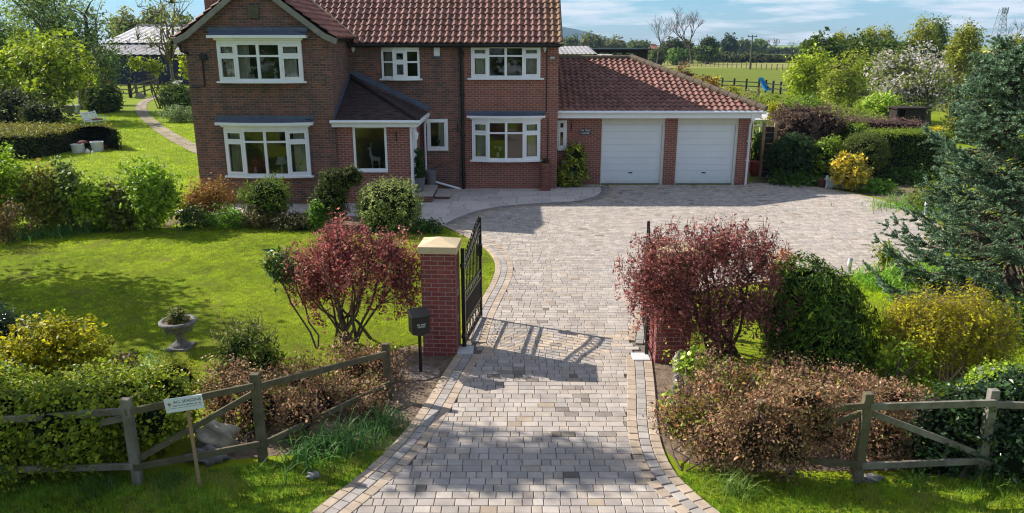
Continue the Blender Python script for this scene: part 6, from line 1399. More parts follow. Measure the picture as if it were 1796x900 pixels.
NC = np.concatenate(NC); ND = np.concatenate(ND); NT = np.concatenate(NT)[:, None]
rep = 5; NC = np.repeat(NC, rep, 0); ND = np.repeat(ND, rep, 0); NT = np.repeat(NT, rep, 0)
rad = unit(np.cross(ND, rng.normal(size=ND.shape))); ax = unit(ND * .8 + rad * .8 + np.array((0, 0, .25)))
C = NC + ax * .022; Nn = unit(np.cross(ax, rng.normal(size=ax.shape)) + np.array((0, 0, .35)))
V, Q = leaf_quads(C, Nn, rng.uniform(.042, .070, len(C)), .26, rng, ax)
T = tints(len(C), [(.05, .085, .08), (.10, .15, .165), (.17, .22, .26), (.08, .10, .05)], rng, .2, NT, .22)
link('needles', np_mesh('needles', V, Q, T), M['needle'], spr)
V, Q = twig_prisms(np.array(A), np.array(B), np.array(RA), np.array(RB)); link('branches', np_mesh('branches', V, Q, None, True), M['twig'], spr)
tr.build('trunk', M['bark'], spr)
plant('young_shrub', 'small yellow-green upright shrub at the drive edge before the spruce', 'shrub', G(1548, 478), [ell(1528, 418, 1578, 470, 16.4, .9)], dict(clumps=70, per=11, size=.06, sig=.05, cols=[(.13, .16, .03), (.2, .2, .05)], shell=2, twig=.15), dict(n=7, r0=.012, twigs=25))
plant('bed_shrub', 'low olive shrub beside the bollard under the spruce boughs', 'shrub', G(1640, 362), [ell(1602, 320, 1668, 372, 23.0, .9)], dict(clumps=160, per=12, size=.08, sig=.08, cols=[(.08, .10, .02), (.12, .14, .03)]), dict(n=5, r0=.015, twigs=15))
plant('bed_shrub', 'green shrub filling the bed beneath the middle spruce boughs', 'shrub', G(1725, 450), [ell(1660, 330, 1800, 440, 19.5, .6), ell(1620, 385, 1720, 440, 18.5, .6)], dict(clumps=380, per=12, size=.07, sig=.1, cols=[(.06, .09, .02), (.10, .12, .03), (.10, .07, .04)]), dict(n=8, r0=.015, twigs=60))
plant('bed_shrub', 'dark shrub in shade at the foot of the spruce', 'shrub', G(1770, 590), [ell(1720, 520, 1840, 620, 12.4, .7)], dict(clumps=260, per=12, size=.06, sig=.08, cols=DARK), dict(n=6, r0=.015, twigs=20))

# ------------------------------------------------------------------ back garden on the left
hz = Z_(236, 31)
def gp(px, py): return G(px, py)
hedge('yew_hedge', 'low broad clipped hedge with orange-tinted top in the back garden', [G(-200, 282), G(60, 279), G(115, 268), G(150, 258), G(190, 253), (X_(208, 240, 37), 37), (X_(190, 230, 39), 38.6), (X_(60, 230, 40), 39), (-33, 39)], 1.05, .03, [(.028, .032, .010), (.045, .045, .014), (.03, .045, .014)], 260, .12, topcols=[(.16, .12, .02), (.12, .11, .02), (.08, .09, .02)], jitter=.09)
for lb, px, py, prof in (('white ribbed pot standing before the low clipped hedge', 137, 268, [(.24, 0), (.27, .38), (.29, .42), (.25, .42), (.24, .36), (0, .36)]), ('second white pot standing by the rounded hedge end', 172, 265, [(.25, 0), (.29, .42), (.31, .46), (.27, .46), (.26, .40), (0, .40)])):
    pot('white_pot', lb, (*G(px, py)[:2], 0), prof, 'potwhite', 'white garden pots')
mu = thing('toadstool_ornament', 'red-topped toadstool ornament between the white pots', 'ornament', (*G(147, 266)[:2], 0)); c_ = G(147, 266)
mb = MB(); mb.lathe([(.10, 0), (.07, .25), (.06, .44)], c_, 12); mb.build('stem', M['palestone'], mu)
mb = MB(); mb.lathe([(.0, .42), (.24, .42), (.22, .47), (.12, .53), (0, .55)], c_, 16); mb.build('cap', M['terracotta'], mu)
for k, (px, py, r) in enumerate(((154, 268, .10), (163, 269, .07))): pot('ornament', ('small white ornament on the grass between the white pots', 'tiny white ornament beside the second white pot')[k], (*G(px, py)[:2], 0), [(r, 0), (r * 1.1, r), (r * .5, r * 1.5), (r * .5, r * 1.8), (0, r * 2)], 'flower_white', None, 'ornament')
pot('clay_pot', 'brown clay bowl right of the second white pot', (*G(182, 262)[:2], 0), [(.12, 0), (.22, .16), (.23, .2), (.18, .2), (0, .15)], 'terracotta')
for lb, px, py, s, mt in (('grey footed planter under the yellow-green tree', 124, 204, 1.0, 'potgrey'), ('pale planter behind the grey footed planter', 134, 199, .85, 'potwhite'), ('white square planter beside the willow trunk', 166, 193, .9, 'potwhite')):
    pot('garden_planter', lb, (*G(px, py)[:2], 0), [(.18 * s, 0), (.20 * s, .06 * s), (.10 * s, .12 * s), (.28 * s, .25 * s), (.36 * s, .72 * s), (.38 * s, .76 * s), (.3 * s, .76 * s), (0, .66 * s)] if s == 1 else [(.28 * s, 0), (.38 * s, .66 * s), (.40 * s, .72 * s), (.33 * s, .72 * s), (0, .6 * s)], mt, 'planters under the back trees')
bx0, by0, _ = G(168, 224)
bn = thing('garden_bench', 'white slatted garden bench seen end-on with cushions', 'bench', (bx0, by0, 0), None, math.radians(168))
for y in (-.6, .6):
    mb = MB(); mb.bar((-.25, y, 0), (-.25, y, .42), .05, .05); mb.bar((.22, y, 0), (.25, y, .42), .05, .05); mb.bar((-.28, y, .62), (.25, y, .60), .05, .04); mb.bar((-.27, y, .4), (-.27, y, .64), .05, .05); local(mb, 'leg', M['white'], bn)
mb = MB()
for k in range(5): mb.box(-.28 + k * .11, -.65, .42, -.20 + k * .11, .65, .45)
local(mb, 'seat', M['white'], bn)
mb = MB()
for k in range(5): mb.bar((.26 + k * .04, -.65, .52 + k * .10), (.26 + k * .04, .65, .52 + k * .10), .03, .07)
for y in (-.6, 0, .6): mb.bar((.25, y, .42), (.46, y, 1.02), .05, .05)
local(mb, 'backrest', M['white'], bn)
mb = MB(); mb.box(-.2, -.5, .455, .2, .1, .54); local(mb, 'cushion', M['terracotta'], bn, .03)
# bird table on a post
bt = thing('bird_table', 'bird table with pale sloping roof on a post beside the house', 'bird table', (*G(315, 192)[:2], 0)); bx_, by_ = G(315, 192)[:2]
mb = MB(); mb.tube([(bx_, by_, 0), (bx_, by_, 1.75)], .06, 8); mb.build('post', M['wood_grey'], bt)
mb = MB(); mb.box(bx_ - .32, by_ - .25, 1.72, bx_ + .32, by_ + .25, 1.78); mb.build('tray', M['wood_grey'], bt)
mb = MB(); mb.bar((bx_ - .05, by_ - .38, 1.88), (bx_ + .05, by_ + .38, 2.22), .66, .04, (0, -.4, 1)); mb.build('roof', M['rooflight'], bt)
# paddock fence and gate behind
def wfence(name, label, pts, h, mat, rails, pw=.11, rw=.09, group=None, step=2.4):
    root = thing(name, label, 'fence', (*pts[0], 0), group); rl = MB(); posts = []
    for a, b in zip(pts[:-1], pts[1:]):
        a = np.array(a); b = np.array(b); ln = np.hypot(*(b - a)); n = max(1, int(round(ln / step)))
        for k in range(n + 1):
            q = a + (b - a) * k / n
            if not posts or np.hypot(*(q - posts[-1])) > .3:
                posts.append(q); mb = MB(); mb.box(q[0] - pw / 2, q[1] - pw / 2, 0, q[0] + pw / 2, q[1] + pw / 2, h); mb.build('post', M[mat], root)
        for z in rails: rl.bar((a[0], a[1] - pw * .6, z), (b[0], b[1] - pw * .6, z), .04, rw)
    rl.build('rail', M[mat], root); return root
wfence('paddock_fence', 'brown wooden fence running left from the garden gate', [G(228, 171)[:2], G(185, 168)[:2], G(110, 172)[:2], G(70, 183)[:2]], 1.3, 'wood_green', (.35, .75, 1.15), .14, .12, None, 3.0)
wfence('paddock_fence', 'brown wooden fence angling back right of the garden gate', [G(241, 172)[:2], G(278, 160)[:2], G(278, 150)[:2], G(232, 146)[:2]], 1.4, 'wood_green', (.45, .9, 1.3), .15, .13, None, 4.0)
gt = thing('garden_gate', 'small open wooden gate at the end of the garden path', 'gate', (*G(231, 171)[:2], 0)); a_ = Vector(G(230, 172)); b_ = Vector(G(240, 165))
mb = MB()
for z in (.3, .75, 1.2): mb.bar(a_ + Vector((0, 0, z)), b_ + Vector((0, 0, z)), .05, .12)
for q in (a_, b_): mb.bar(q, q + Vector((0, 0, 1.6)), .2, .2)
mb.bar(a_ + Vector((0, 0, .3)), b_ + Vector((0, 0, 1.2)), .05, .10); mb.build('gate_frame', M['wood_dark'], gt)
ss = thing('garden_sign', 'small round-topped grey stone ornament at the path gate', 'ornament', (*G(246, 173)[:2], 0)); q = G(246, 173)
mb = MB(); mb.prism([(q[0] - .4, 0), (q[0] + .4, 0), (q[0] + .4, .3), (q[0] + .2, .5), (q[0], .56), (q[0] - .2, .5), (q[0] - .4, .3)], q[1] - .1, q[1] + .1); mb.build('body', M['urnstone'], ss)
# navy barn
ba = thing('barn', 'navy boarded barn with grey corrugated roof beyond the garden fence', 'barn', (P(270, 140, 100)[0], 102, 0))
bX0, bX1 = X_(150, 120, 100), X_(345, 120, 100); zw, ze, zr_ = Z_(97, 100), Z_(75, 106), Z_(46, 116)
mb = MB(); n_ = 46
for k in range(n_): x = bX0 + (bX1 - bX0) * k / n_; mb.box(x + .02, 100 + (k % 2) * .03, 0, x + (bX1 - bX0) / n_, 100.2, zw)
mb.build('wall', M['navy'], ba)
mb = MB(); mb.box(bX0, 106, zw - 1, bX1, 106.2, ze); mb.box(bX1 - .2, 100.2, 0, bX1, 126, zw); mb.build('upper_wall', M['wood_dark'], ba)
def corr(name, x0, x1, y0, z0, y1, z1, mat, parent, pitch=.35, amp=.07):
    us = np.arange(x0, x1, pitch / 6); z = amp * np.sin(us / pitch * 2 * math.pi); V = []
    for yy, zz in ((y0, z0), ((y0 + y1) / 2, (z0 + z1) / 2), (y1, z1)): V += [(u, yy, zz + h) for u, h in zip(us, z)]
    n = len(us); Q = [(r * n + i, r * n + i + 1, (r + 1) * n + i + 1, (r + 1) * n + i) for r in range(2) for i in range(n - 1)]
    return link(name, np_mesh(name, V, Q, None, True), M[mat], parent)
corr('lean_to_roof', bX0 - .3, bX1 + .3, 99.5, zw + .1, 106, zw + 1.4, 'corr', ba, .9, .05)
corr('roof', bX0 - .3, bX1 + .4, 105.5, ze, 116, zr_, 'rooflight', ba, 1.0, .06)
mb = MB(); mb.add([(bX0, 106, 0), (bX1, 106, 0), (bX1, 127, ze - .1), (bX1, 116, zr_ - .2), (bX0, 116, zr_ - .2)], [(0, 1, 2, 3, 4)]); mb.box(bX0 - .3, 115.8, zr_ - .05, bX1 + .4, 116.3, zr_ + .25); mb.build('ridge_cap', M['corr'], ba)
# low sheds behind the garage
s1 = thing('shed', 'long low shed with pale corrugated roof behind the garage', 'shed', (P(1010, 95, 52)[0], 52, 0))
a0, a1 = X_(972, 95, 52), X_(1040, 95, 52); mb = MB(); mb.box(a0, 52, 0, a1, 52.2, Z_(95, 52)); mb.box(a1 - .2, 52.2, 0, a1, 60, Z_(95, 52)); mb.build('wall', M['corr'], s1)
corr('roof', a0 - .2, a1 + .3, 51.6, Z_(95, 52) + .02, 58, Z_(95, 52) + .5, 'corr', s1, .3, .02)
s2 = thing('stable', 'dark timber stable block with glazed openings behind the garage', 'stable', (P(1095, 95, 60)[0], 60, 0))
a0, a1 = X_(1040, 95, 60), X_(1136, 95, 60); zt_ = Z_(88, 60); mb = MB(); wall(mb, a0, a1, 0, zt_, 60, .2, [(a0 + .4 + k * 1.05, a0 + 1.25 + k * 1.05, zt_ - .85, zt_ - .2) for k in range(3)]); mb.box(a1 - .2, 60.2, 0, a1, 66, zt_); mb.build('wall', M['wood_dark'], s2)
mb = MB(); mb.box(a0 - .2, 59.6, zt_, a1 + .2, 66.3, zt_ + .12); mb.build('roof', M['blackplastic'], s2)
mb = MB(); mb.add([(a0 + .3, 60.1, zt_ - .9), (a0 + 3.6, 60.1, zt_ - .9), (a0 + 3.6, 60.1, zt_ - .15), (a0 + .3, 60.1, zt_ - .15)], [(0, 1, 2, 3)]); mb.build('pane', M['glass'], s2)
mb = MB(); mb.bar((X_(1040, 100, 56), 55, Z_(103, 55)), (X_(1068, 97, 56), 58, Z_(96, 58)), 1.1, .05); tag(mb.build('roof_sheet', M['rooflight']), 'pale loose sheet lying between the shed and the stable', 'roof sheet')

# ------------------------------------------------------------------ trees
def tree(name, label, base, ells, leaf, trunk_h, r0, n=10, group=None, barkm='bark', mat='leaf', twigs=80, tr=.02, curve=.2, core=0.0):
    return plant(name, label, 'tree', base, ells, leaf, dict(n=n, r0=r0, r1=r0 * .12, trunk_h=trunk_h, twigs=twigs, tr=tr, curve=curve), mat=mat, stemmat=barkm, parts=('crown', 'trunk'), group=group, core=core)
tree('garden_tree', 'broad low yellow-green tree over the clipped hedge at the far left', G(46, 210), [ell(-80, 75, 90, 195, 51, .9), ell(40, 62, 165, 180, 51, .9), ell(0, 60, 110, 140, 52, .9), ell(-60, 120, 130, 200, 49, .7)],
     dict(clumps=900, per=16, size=.24, asp=.65, sig=.24, cols=[(.12, .16, .012), (.18, .21, .018), (.24, .25, .028), (.09, .13, .012)], shell=2.2, lump=.28), 1.6, .32, 12, twigs=120)
tree('willow_tree', 'tall grey-green willow with rising limbs behind the yellow-green tree', G(150, 192), [ell(10, -40, 170, 100, 60, .8), ell(90, -20, 225, 150, 60, .8), ell(120, 60, 225, 160, 58, .7), ell(-20, -70, 160, 40, 62, .8)],
     dict(clumps=800, per=13, size=.23, asp=.45, sig=.25, cols=[(.09, .125, .05), (.14, .18, .08), (.18, .21, .11)], shell=1.7, lump=.3, twig=.9, tdir=.75), 2.0, .42, 18, twigs=200, tr=.03)
tree('willow_tree', 'pale green tree far left beyond the willow', (X_(0, 120, 82), 82, 0), [ell(-60, 20, 70, 130, 82, .8), ell(20, 60, 120, 140, 84, .8)], dict(clumps=420, per=15, size=.35, sig=.4, cols=[(.07, .11, .03), (.10, .14, .04)], shell=2.2, lump=.25), 2.5, .35, 10, twigs=60, tr=.04)
tree('birch_tree', 'slender half-bare birch forking beside the house gable', G(308, 186), [ell(240, -60, 350, 70, 58, .7), ell(225, 10, 300, 110, 58, .7), ell(285, -20, 345, 120, 57, .6)],
     dict(clumps=210, per=5, size=.13, sig=.22, cols=[(.18, .18, .04), (.22, .2, .06), (.15, .15, .05)], shell=1.6, twig=.5, tdir=.5), 3.4, .14, 16, barkm='palebark', twigs=200, tr=.02, curve=.45)
plant('weeping_foliage', 'bright hanging leafy lower boughs below the birch', 'shrub', (X_(275, 140, 62), 62, 0), [ell(222, 98, 255, 128, 62, .5), ell(250, 102, 290, 136, 60, .5), ell(312, 92, 338, 145, 60, .5)], dict(clumps=90, per=14, size=.2, sig=.2, cols=[(.18, .20, .02), (.23, .24, .03)], shell=2, twig=.5, tdir=-.6), dict(n=8, r0=.05, twigs=40, tr=.015))
plant('dark_shrubs', 'dark evergreen mass in shade under the yellow-green tree', 'shrub', G(50, 225), [ell(-80, 150, 70, 232, 46, .6), ell(30, 178, 120, 226, 44, .6)], dict(clumps=520, per=12, size=.2, sig=.18, cols=[(.02, .028, .012), (.035, .04, .016), (.05, .05, .02)], shell=3), dict(n=8, r0=.04, twigs=20), core=.8)
plant('clipped_bush', 'rounded clipped bush left of the garden path gate', 'shrub', G(185, 196), [ell(155, 152, 213, 200, 59, .9), ell(150, 160, 190, 200, 58, .9)], dict(clumps=420, per=12, size=.2, sig=.13, cols=[(.05, .07, .015), (.09, .11, .02), (.03, .045, .014)], shell=6, lump=.1), core=.85)
plant('red_acer', 'dark red acer behind the rounded clipped bush', 'shrub', (X_(172, 150, 66), 66, 0), [ell(152, 122, 192, 165, 66, .8)], dict(clumps=130, per=13, size=.2, sig=.15, cols=[(.12, .02, .03), (.17, .03, .04)], shell=2.5), dict(n=6, r0=.06, twigs=20))
plant('spiky_bush', 'dark green bush behind the bird table by the house corner', 'shrub', G(312, 200), [ell(283, 146, 342, 202, 56, .8), ell(288, 150, 325, 190, 57, .8)], dict(clumps=420, per=12, size=.22, asp=.3, sig=.15, cols=[(.035, .06, .015), (.07, .10, .02), (.10, .13, .03)], shell=4), core=.78)
plant('silver_border', 'low silvery border plants beside the house corner', 'plant', G(315, 210), [ell(280, 188, 350, 214, 51, .6)], dict(clumps=220, per=11, size=.16, asp=.3, sig=.14, cols=[(.10, .13, .08), (.16, .19, .13), (.07, .1, .05)], shell=2.5, tdir=.9))
for lb, b, Y, cols_, cl in (('pale brown-green tree top beyond the barn roof', (195, 18, 250, 90), 150, [(.12, .12, .05), (.16, .15, .07)], 180), ('rounded tree crown beyond the barn by the birch', (245, 14, 300, 90), 150, [(.11, .13, .05), (.15, .16, .06)], 180), ('dark tree crown beyond the barn beside the gable', (296, 26, 350, 95), 145, [(.07, .09, .03), (.10, .11, .04)], 160)):
    tree('distant_tree', lb, (X_((b[0] + b[2]) / 2, 60, Y), Y, 0), [ell(*b, Y, .8)], dict(clumps=cl, per=12, size=.6, sig=.5, cols=cols_, shell=2.5, lump=.3), 2.5, .4, 6, 'trees beyond the barn', twigs=20, tr=.05)
# right-hand garden trees
YG_ = [(.20, .235, .018), (.27, .29, .03), (.14, .18, .016)]
tree('young_tree', 'yellow-green open tree beside the paddock fence', G(1427, 182), [ell(1372, 95, 1440, 180, 63, .8), ell(1400, 82, 1468, 165, 63, .8)], dict(clumps=420, per=12, size=.22, sig=.22, cols=YG_, shell=1.8, lump=.28, twig=.4), 1.4, .2, 9, twigs=90)
tree('young_tree', 'second yellow-green tree left of the white blossom tree', G(1490, 188), [ell(1440, 92, 1530, 185, 60, .8), ell(1435, 120, 1500, 190, 59, .8), ell(1490, 80, 1540, 150, 62, .8)], dict(clumps=460, per=11, size=.22, sig=.22, cols=[(.16, .20, .022), (.22, .24, .035), (.16, .13, .05)], shell=1.8, lump=.28, twig=.4), 1.2, .18, 9, twigs=90)
tree('blossom_tree', 'white blossoming fruit tree above the purple hedge', G(1625, 218), [ell(1520, 82, 1600, 170, 52, .8), ell(1560, 80, 1650, 180, 52, .8), ell(1590, 110, 1672, 195, 50, .8), ell(1535, 130, 1620, 190, 50, .7)],
     dict(clumps=800, per=13, size=.19, sig=.20, cols=[(.09, .12, .03), (.14, .16, .05), (.18, .15, .09)], shell=2, lump=.25, flowers=(.75, (.70, .63, .61), .58)), 1.5, .2, 12, twigs=130, barkm='mossbark')
tree('lime_sapling', 'lime-green sapling in front of the white blossom tree', G(1545, 214), [ell(1505, 166, 1585, 208, 47, .7)], dict(clumps=170, per=12, size=.2, sig=.18, cols=[(.18, .24, .03), (.23, .29, .05)], shell=2), .6, .08, 8, twigs=40)
tree('garden_tree', 'olive-brown open tree between the blossom tree and the spruce', (X_(1672, 190, 54), 54, 0), [ell(1640, 118, 1712, 195, 54, .8), ell(1660, 150, 1740, 215, 53, .7)], dict(clumps=300, per=11, size=.2, sig=.2, cols=[(.11, .10, .035), (.15, .13, .05), (.10, .115, .03)], shell=1.8, lump=.3, twig=.4), 1.0, .12, 9, twigs=110)
plant('garden_shrub', 'loose green shrub on the grass beyond the clipped hedge end', 'shrub', (X_(1690, 230, 40), 40, 0), [ell(1655, 200, 1730, 250, 40, .7)], dict(clumps=200, per=11, size=.16, sig=.15, cols=[(.08, .09, .02), (.12, .13, .03), (.10, .08, .04)], shell=2.2), dict(n=8, r0=.03, twigs=30))
hz_ = thing('log_store', 'dark boarded log store below the blossom tree', 'log store', (X_(1595, 200, 44), 44, 0)); l0, l1 = X_(1572, 205, 44), X_(1622, 205, 44); zl = Z_(191, 44)
mb = MB(); mb.box(l0, 44, 0, l0 + .12, 45, zl); mb.box(l1 - .12, 44, 0, l1, 45, zl); mb.box(l0, 44.9, 0, l1, 45, zl)
for k in range(6): mb.box(l0 + .5, 44.02, k * zl / 6, l1 - .12, 44.06, (k + .9) * zl / 6)
mb.build('body', M['wood_dark'], hz_); mb = MB(); mb.box(l0 - .1, 43.8, zl, l1 + .1, 45.1, zl + .08); mb.build('roof', M['wood_dark'], hz_)
DK = [(.04, .065, .016), (.06, .085, .02), (.09, .11, .03)]
for k, b in enumerate(((1402, 66, 1470, 150), (1455, 62, 1530, 150), (1515, 70, 1590, 150), (1575, 68, 1650, 150), (1640, 80, 1720, 160), (1700, 85, 1800, 165))):
    Y = 84 + k * 2
    tree('dark_conifer', ('dark evergreen in the tree belt at its paddock end', 'dark evergreen in the belt behind the two yellow-green trees', 'dark evergreen in the belt behind the blossom tree top', 'dark evergreen between blossom tree and tall willows', 'dark evergreen below the rounded gold willow', 'brownish evergreen below the bare trees by the mast')[k], (X_((b[0] + b[2]) / 2, 100, Y), Y, 0), [ell(*b, Y, .8)], dict(clumps=360, per=12, size=.42, sig=.3, cols=DK if k < 4 else [(.10, .09, .03), (.14, .12, .04)], shell=3, lump=.2), 1.5, .3, 5, 'evergreen belt', twigs=10, core=.75)
WIL = [(.17, .17, .025), (.23, .215, .035), (.13, .14, .025)]
for lb, bs, Y in (('soft willow at the left end of the belt skyline', [(1455, 55, 1488, 110)], 92), ('pointed willow pair rising above the dark belt', [(1505, 42, 1540, 115), (1535, 45, 1568, 115)], 95),
                  ('tall golden willow spire behind the blossom tree', [(1594, 28, 1640, 120), (1600, 60, 1650, 125)], 90), ('thin blue-green poplar beside the golden willow spire', [(1622, 24, 1664, 110)], 96),
                  ('rounded golden willow leaning right above the spruce', [(1655, 55, 1712, 130), (1675, 38, 1722, 100)], 84), ('brown-gold willow below the lattice mast', [(1745, 60, 1805, 130)], 88)):
    tree('willow_tree', lb, (X_((bs[0][0] + bs[0][2]) / 2, 80, Y), Y, 0), [ell(*b, Y, .8) for b in bs], dict(clumps=260 * len(bs), per=13, size=.30, asp=.4, sig=.28, cols=WIL if 'poplar' not in lb else [(.08, .11, .05), (.11, .14, .07)], shell=2, lump=.25, twig=.7, tdir=.75), 1.8, .25, 10, 'willows on the skyline', twigs=80, tr=.025)
bare_tree('bare_tree', 'brown bare tree right of the lattice mast', (X_(1782, 90, 92), 92, 0), 9.5, .42, 77, 'bare trees', 5, .02)
# lattice mast
ms_ = thing('lattice_mast', 'tall steel lattice mast on the skyline at the right', 'mast', (X_(1752, 60, 320), 320, 0)); mx_, my_ = X_(1752, 60, 320), 320; zt_ = Z_(15, 320)
mb = MB(); wb, wt = 2.6, .9
for sx in (-1, 1):
    for sy in (-1, 1): mb.bar((mx_ + sx * wb, my_ + sy * wb, 0), (mx_ + sx * wt, my_ + sy * wt, zt_), .2, .2)
nl = 9
for k in range(nl):
    f0, f1 = k / nl, (k + 1) / nl; w0, w1 = wb + (wt - wb) * f0, wb + (wt - wb) * f1
    for s in (-1, 1):
        mb.bar((mx_ - s * w0, my_ - w0, zt_ * f0), (mx_ + s * w1, my_ - w1, zt_ * f1), .12, .12)
        for q_ in (-1, 1): mb.bar((mx_ + q_ * w0, my_ - s * w0, zt_ * f0), (mx_ + q_ * w1, my_ + s * w1, zt_ * f1), .12, .12)
    mb.bar((mx_ - w1, my_ - w1, zt_ * f1), (mx_ + w1, my_ - w1, zt_ * f1), .17, .17)
mb.build('lattice', M['mast'], ms_)
mb = MB()
for s in (-1, 0, 1): mb.box(mx_ + s * 1.1 - .22, my_ - 1.6, zt_ - 2.0, mx_ + s * 1.1 + .22, my_ - 1.2, zt_ + .4)
mb.build('antenna', M['mast'], ms_)
# paddock
wfence('paddock_rail_fence', 'black post and rail fence along the near edge of the paddock', [G(1240, 156)[:2], G(1266, 158)[:2], G(1330, 161)[:2], G(1382, 169)[:2], G(1560, 182)[:2], G(1660, 190)[:2]], 1.35, 'fence_black', (.55, 1.0), .17, .11, None, 1.75)
q = G(1333, 163); bl = thing('tarpaulin', 'bright blue tarpaulin hanging over the black paddock fence', 'tarpaulin', (q[0], q[1] - .25, 0))
mb = MB(); rn = random.Random(2); us = 9; vs_ = []
prof = [(-.15, 1.62), (-.22, 1.35), (-.26, 1.0), (-.30, .6), (-.50, .28)]
for j, (yy, zz) in enumerate(prof):
    for i in range(us): vs_.append((q[0] - .45 + .62 * i / (us - 1) * (.75 + .20 * abs(j - 1.5)) + .20 * j + rn.gauss(0, .03), q[1] + yy + .13 * math.sin(i * 1.9 + j * .6), zz + .06 * math.sin(i * 2.3 + j)))
mb.add(vs_, [(j * us + i, j * us + i + 1, (j + 1) * us + i + 1, (j + 1) * us + i) for j in range(4) for i in range(us - 1)], True); mb.build('sheet', M['blue'], bl)
ef = thing('electric_fence', 'thin line of stakes and wire across the paddock', 'fence', (X_(1300, 118, 150), 150, 0), None)
e0, e1 = G(1130, 112)[:2], G(1480, 128)[:2]; mb = MB(); npst = 44
for k in range(npst): 
    x = e0[0] + (e1[0] - e0[0]) * k / (npst - 1); y = e0[1] + (e1[1] - e0[1]) * k / (npst - 1); p_ = MB(); p_.box(x - .07, y - .07, 0, x + .07, y + .07, 1.15); p_.build('post', M['palebark'], ef)
for z in (.55, 1.05): mb.bar((*e0, z), (*e1, z), .03, .03)
mb.build('wire', M['palebark'], ef)
up = thing('utility_pole', 'wooden utility pole with crossarm standing in the paddock', 'pole', (*G(1315, 122)[:2], 0)); ux_, uy_ = G(1315, 122)[:2]; zt_ = Z_(63, uy_)
mb = MB(); mb.tube([(ux_, uy_, 0), (ux_, uy_, zt_)], [.17, .12], 8); mb.build('post', M['wood_green'], up)
mb = MB(); mb.box(ux_ - .95, uy_ - .08, zt_ - .25, ux_ + .95, uy_ + .08, zt_ - .10); mb.build('crossarm', M['wood_dark'], up)
mb = MB()
for s in (-.85, 0, .85): mb.lathe([(.06, 0), (.09, .1), (.05, .25)], (ux_ + s, uy_, zt_ - .1 + (0.1 if s == 0 else 0)), 8)
mb.build('insulators', M['wood_dark'], up)
# far hedges, trees and cottages
FH = [(.05, .07, .025), (.075, .09, .03), (.10, .10, .045)]
def farhedge(label, x0, x1, Y, h, cols_, n, sz=.6):
    ex = [(x0 + (x1 - x0) * (k + .5) / n, Y + random.uniform(-1, 1), h * .42, (x1 - x0) / n * .75, 2.2, h * random.uniform(.5, .64)) for k in range(n)]
    plant('field_hedge', label, 'hedge', (x0, Y, 0), ex, dict(clumps=45 * n, per=9, size=sz, sig=.35, cols=cols_, shell=4, lump=.15), core=.85, group='field hedges')
farhedge('dark hedge along the far side of the pale paddock strip', X_(1235, 105, 222), X_(1450, 105, 222), 222, 2.6, [(.045, .05, .025), (.06, .065, .03), (.08, .07, .045)], 14)
farhedge('distant field hedge beyond the second green field', X_(1270, 90, 420), X_(1500, 90, 420), 420, 3.4, FH, 14, 1.0)
farhedge('distant hedge line beyond the stable block', X_(960, 90, 260), X_(1240, 95, 260), 260, 3.0, FH, 12, .8)
bare_tree('bare_tree', 'large spreading bare tree on the far hedge line', (X_(1213, 110, 205), 205, 0), 13.5, .44, 13, 'bare trees', 6, .026, fork=.36)
bare_tree('bare_tree', 'slim bare tree left of the large spreading one', (X_(1152, 110, 185), 185, 0), 10.5, .36, 22, 'bare trees', 6, .02, fork=.34)
bare_tree('bare_tree', 'small distant bare tree right of the utility pole', (X_(1362, 90, 420), 420, 0), 10.5, .48, 35, 'bare trees', 5, .035, fork=.3)
bare_tree('bare_tree', 'tiny far bare tree at the end of the distant hedge', (X_(1388, 90, 480), 480, 0), 9, .48, 41, 'bare trees', 5, .035, fork=.3)
FT = (('dark pine crown between the two bare trees', (1160, 66, 1196, 112), 215, [(.035, .045, .022), (.055, .06, .03)]), ('green tree left of the large bare tree', (1188, 72, 1216, 110), 225, FH),
      ('dark evergreen right of the large bare tree', (1225, 66, 1262, 100), 235, [(.03, .045, .022), (.045, .06, .03)]), ('solid dark conifer clump on the skyline', (1264, 64, 1292, 98), 300, [(.02, .03, .022), (.03, .042, .028)]),
      ('grey-green skyline tree beside the solid conifer clump', (1292, 72, 1312, 92), 400, FH), ('pale green skyline tree right of the utility pole', (1318, 70, 1342, 92), 400, [(.09, .12, .04), (.12, .15, .05)]),
      ('bushy green shrub under the slim bare tree', (1140, 88, 1165, 116), 190, FH), ('green round bush on the far paddock edge', (1176, 88, 1206, 116), 195, [(.07, .11, .03), (.10, .14, .04)]), ('dark hawthorn right of the spreading tree trunk', (1218, 84, 1262, 116), 205, [(.05, .07, .025), (.07, .09, .03)]),
      ('wooded clump left of the hill foot by the roof verge', (984, 66, 1020, 96), 330, FH), ('pale brown tall trees below the hill', (1018, 58, 1058, 96), 320, [(.10, .095, .05), (.13, .12, .06), (.08, .09, .035)]), ('autumn-brown trees right of the pale brown ones', (1055, 68, 1100, 96), 330, [(.10, .10, .05), (.13, .11, .06)]), ('low trees beside the distant cottage roofs', (1095, 72, 1140, 96), 340, FH))
for lb, b, Y, cols_ in FT:
    hw = abs(X_(b[2], 90, Y) - X_(b[0], 90, Y)) / 2; cx_ = X_((b[0] + b[2]) / 2, 90, Y); zt_ = Z_(b[1], Y)
    rn = random.Random(lb); es = [(cx_, Y, zt_ * .52, hw, hw * .8, zt_ * .5)] + [(cx_ + rn.uniform(-.6, .6) * hw, Y + rn.uniform(-1, 1), zt_ * rn.uniform(.4, .7), hw * .5, hw * .5, zt_ * .3) for _ in range(3)]
    tree('distant_tree', lb, (cx_, Y, 0), es, dict(clumps=330, per=10, size=.75 * Y / 250, sig=.45 * Y / 250, cols=cols_, shell=2.6, lump=.28), zt_ * .25, .3, 5, 'distant field trees', twigs=15, tr=.05)
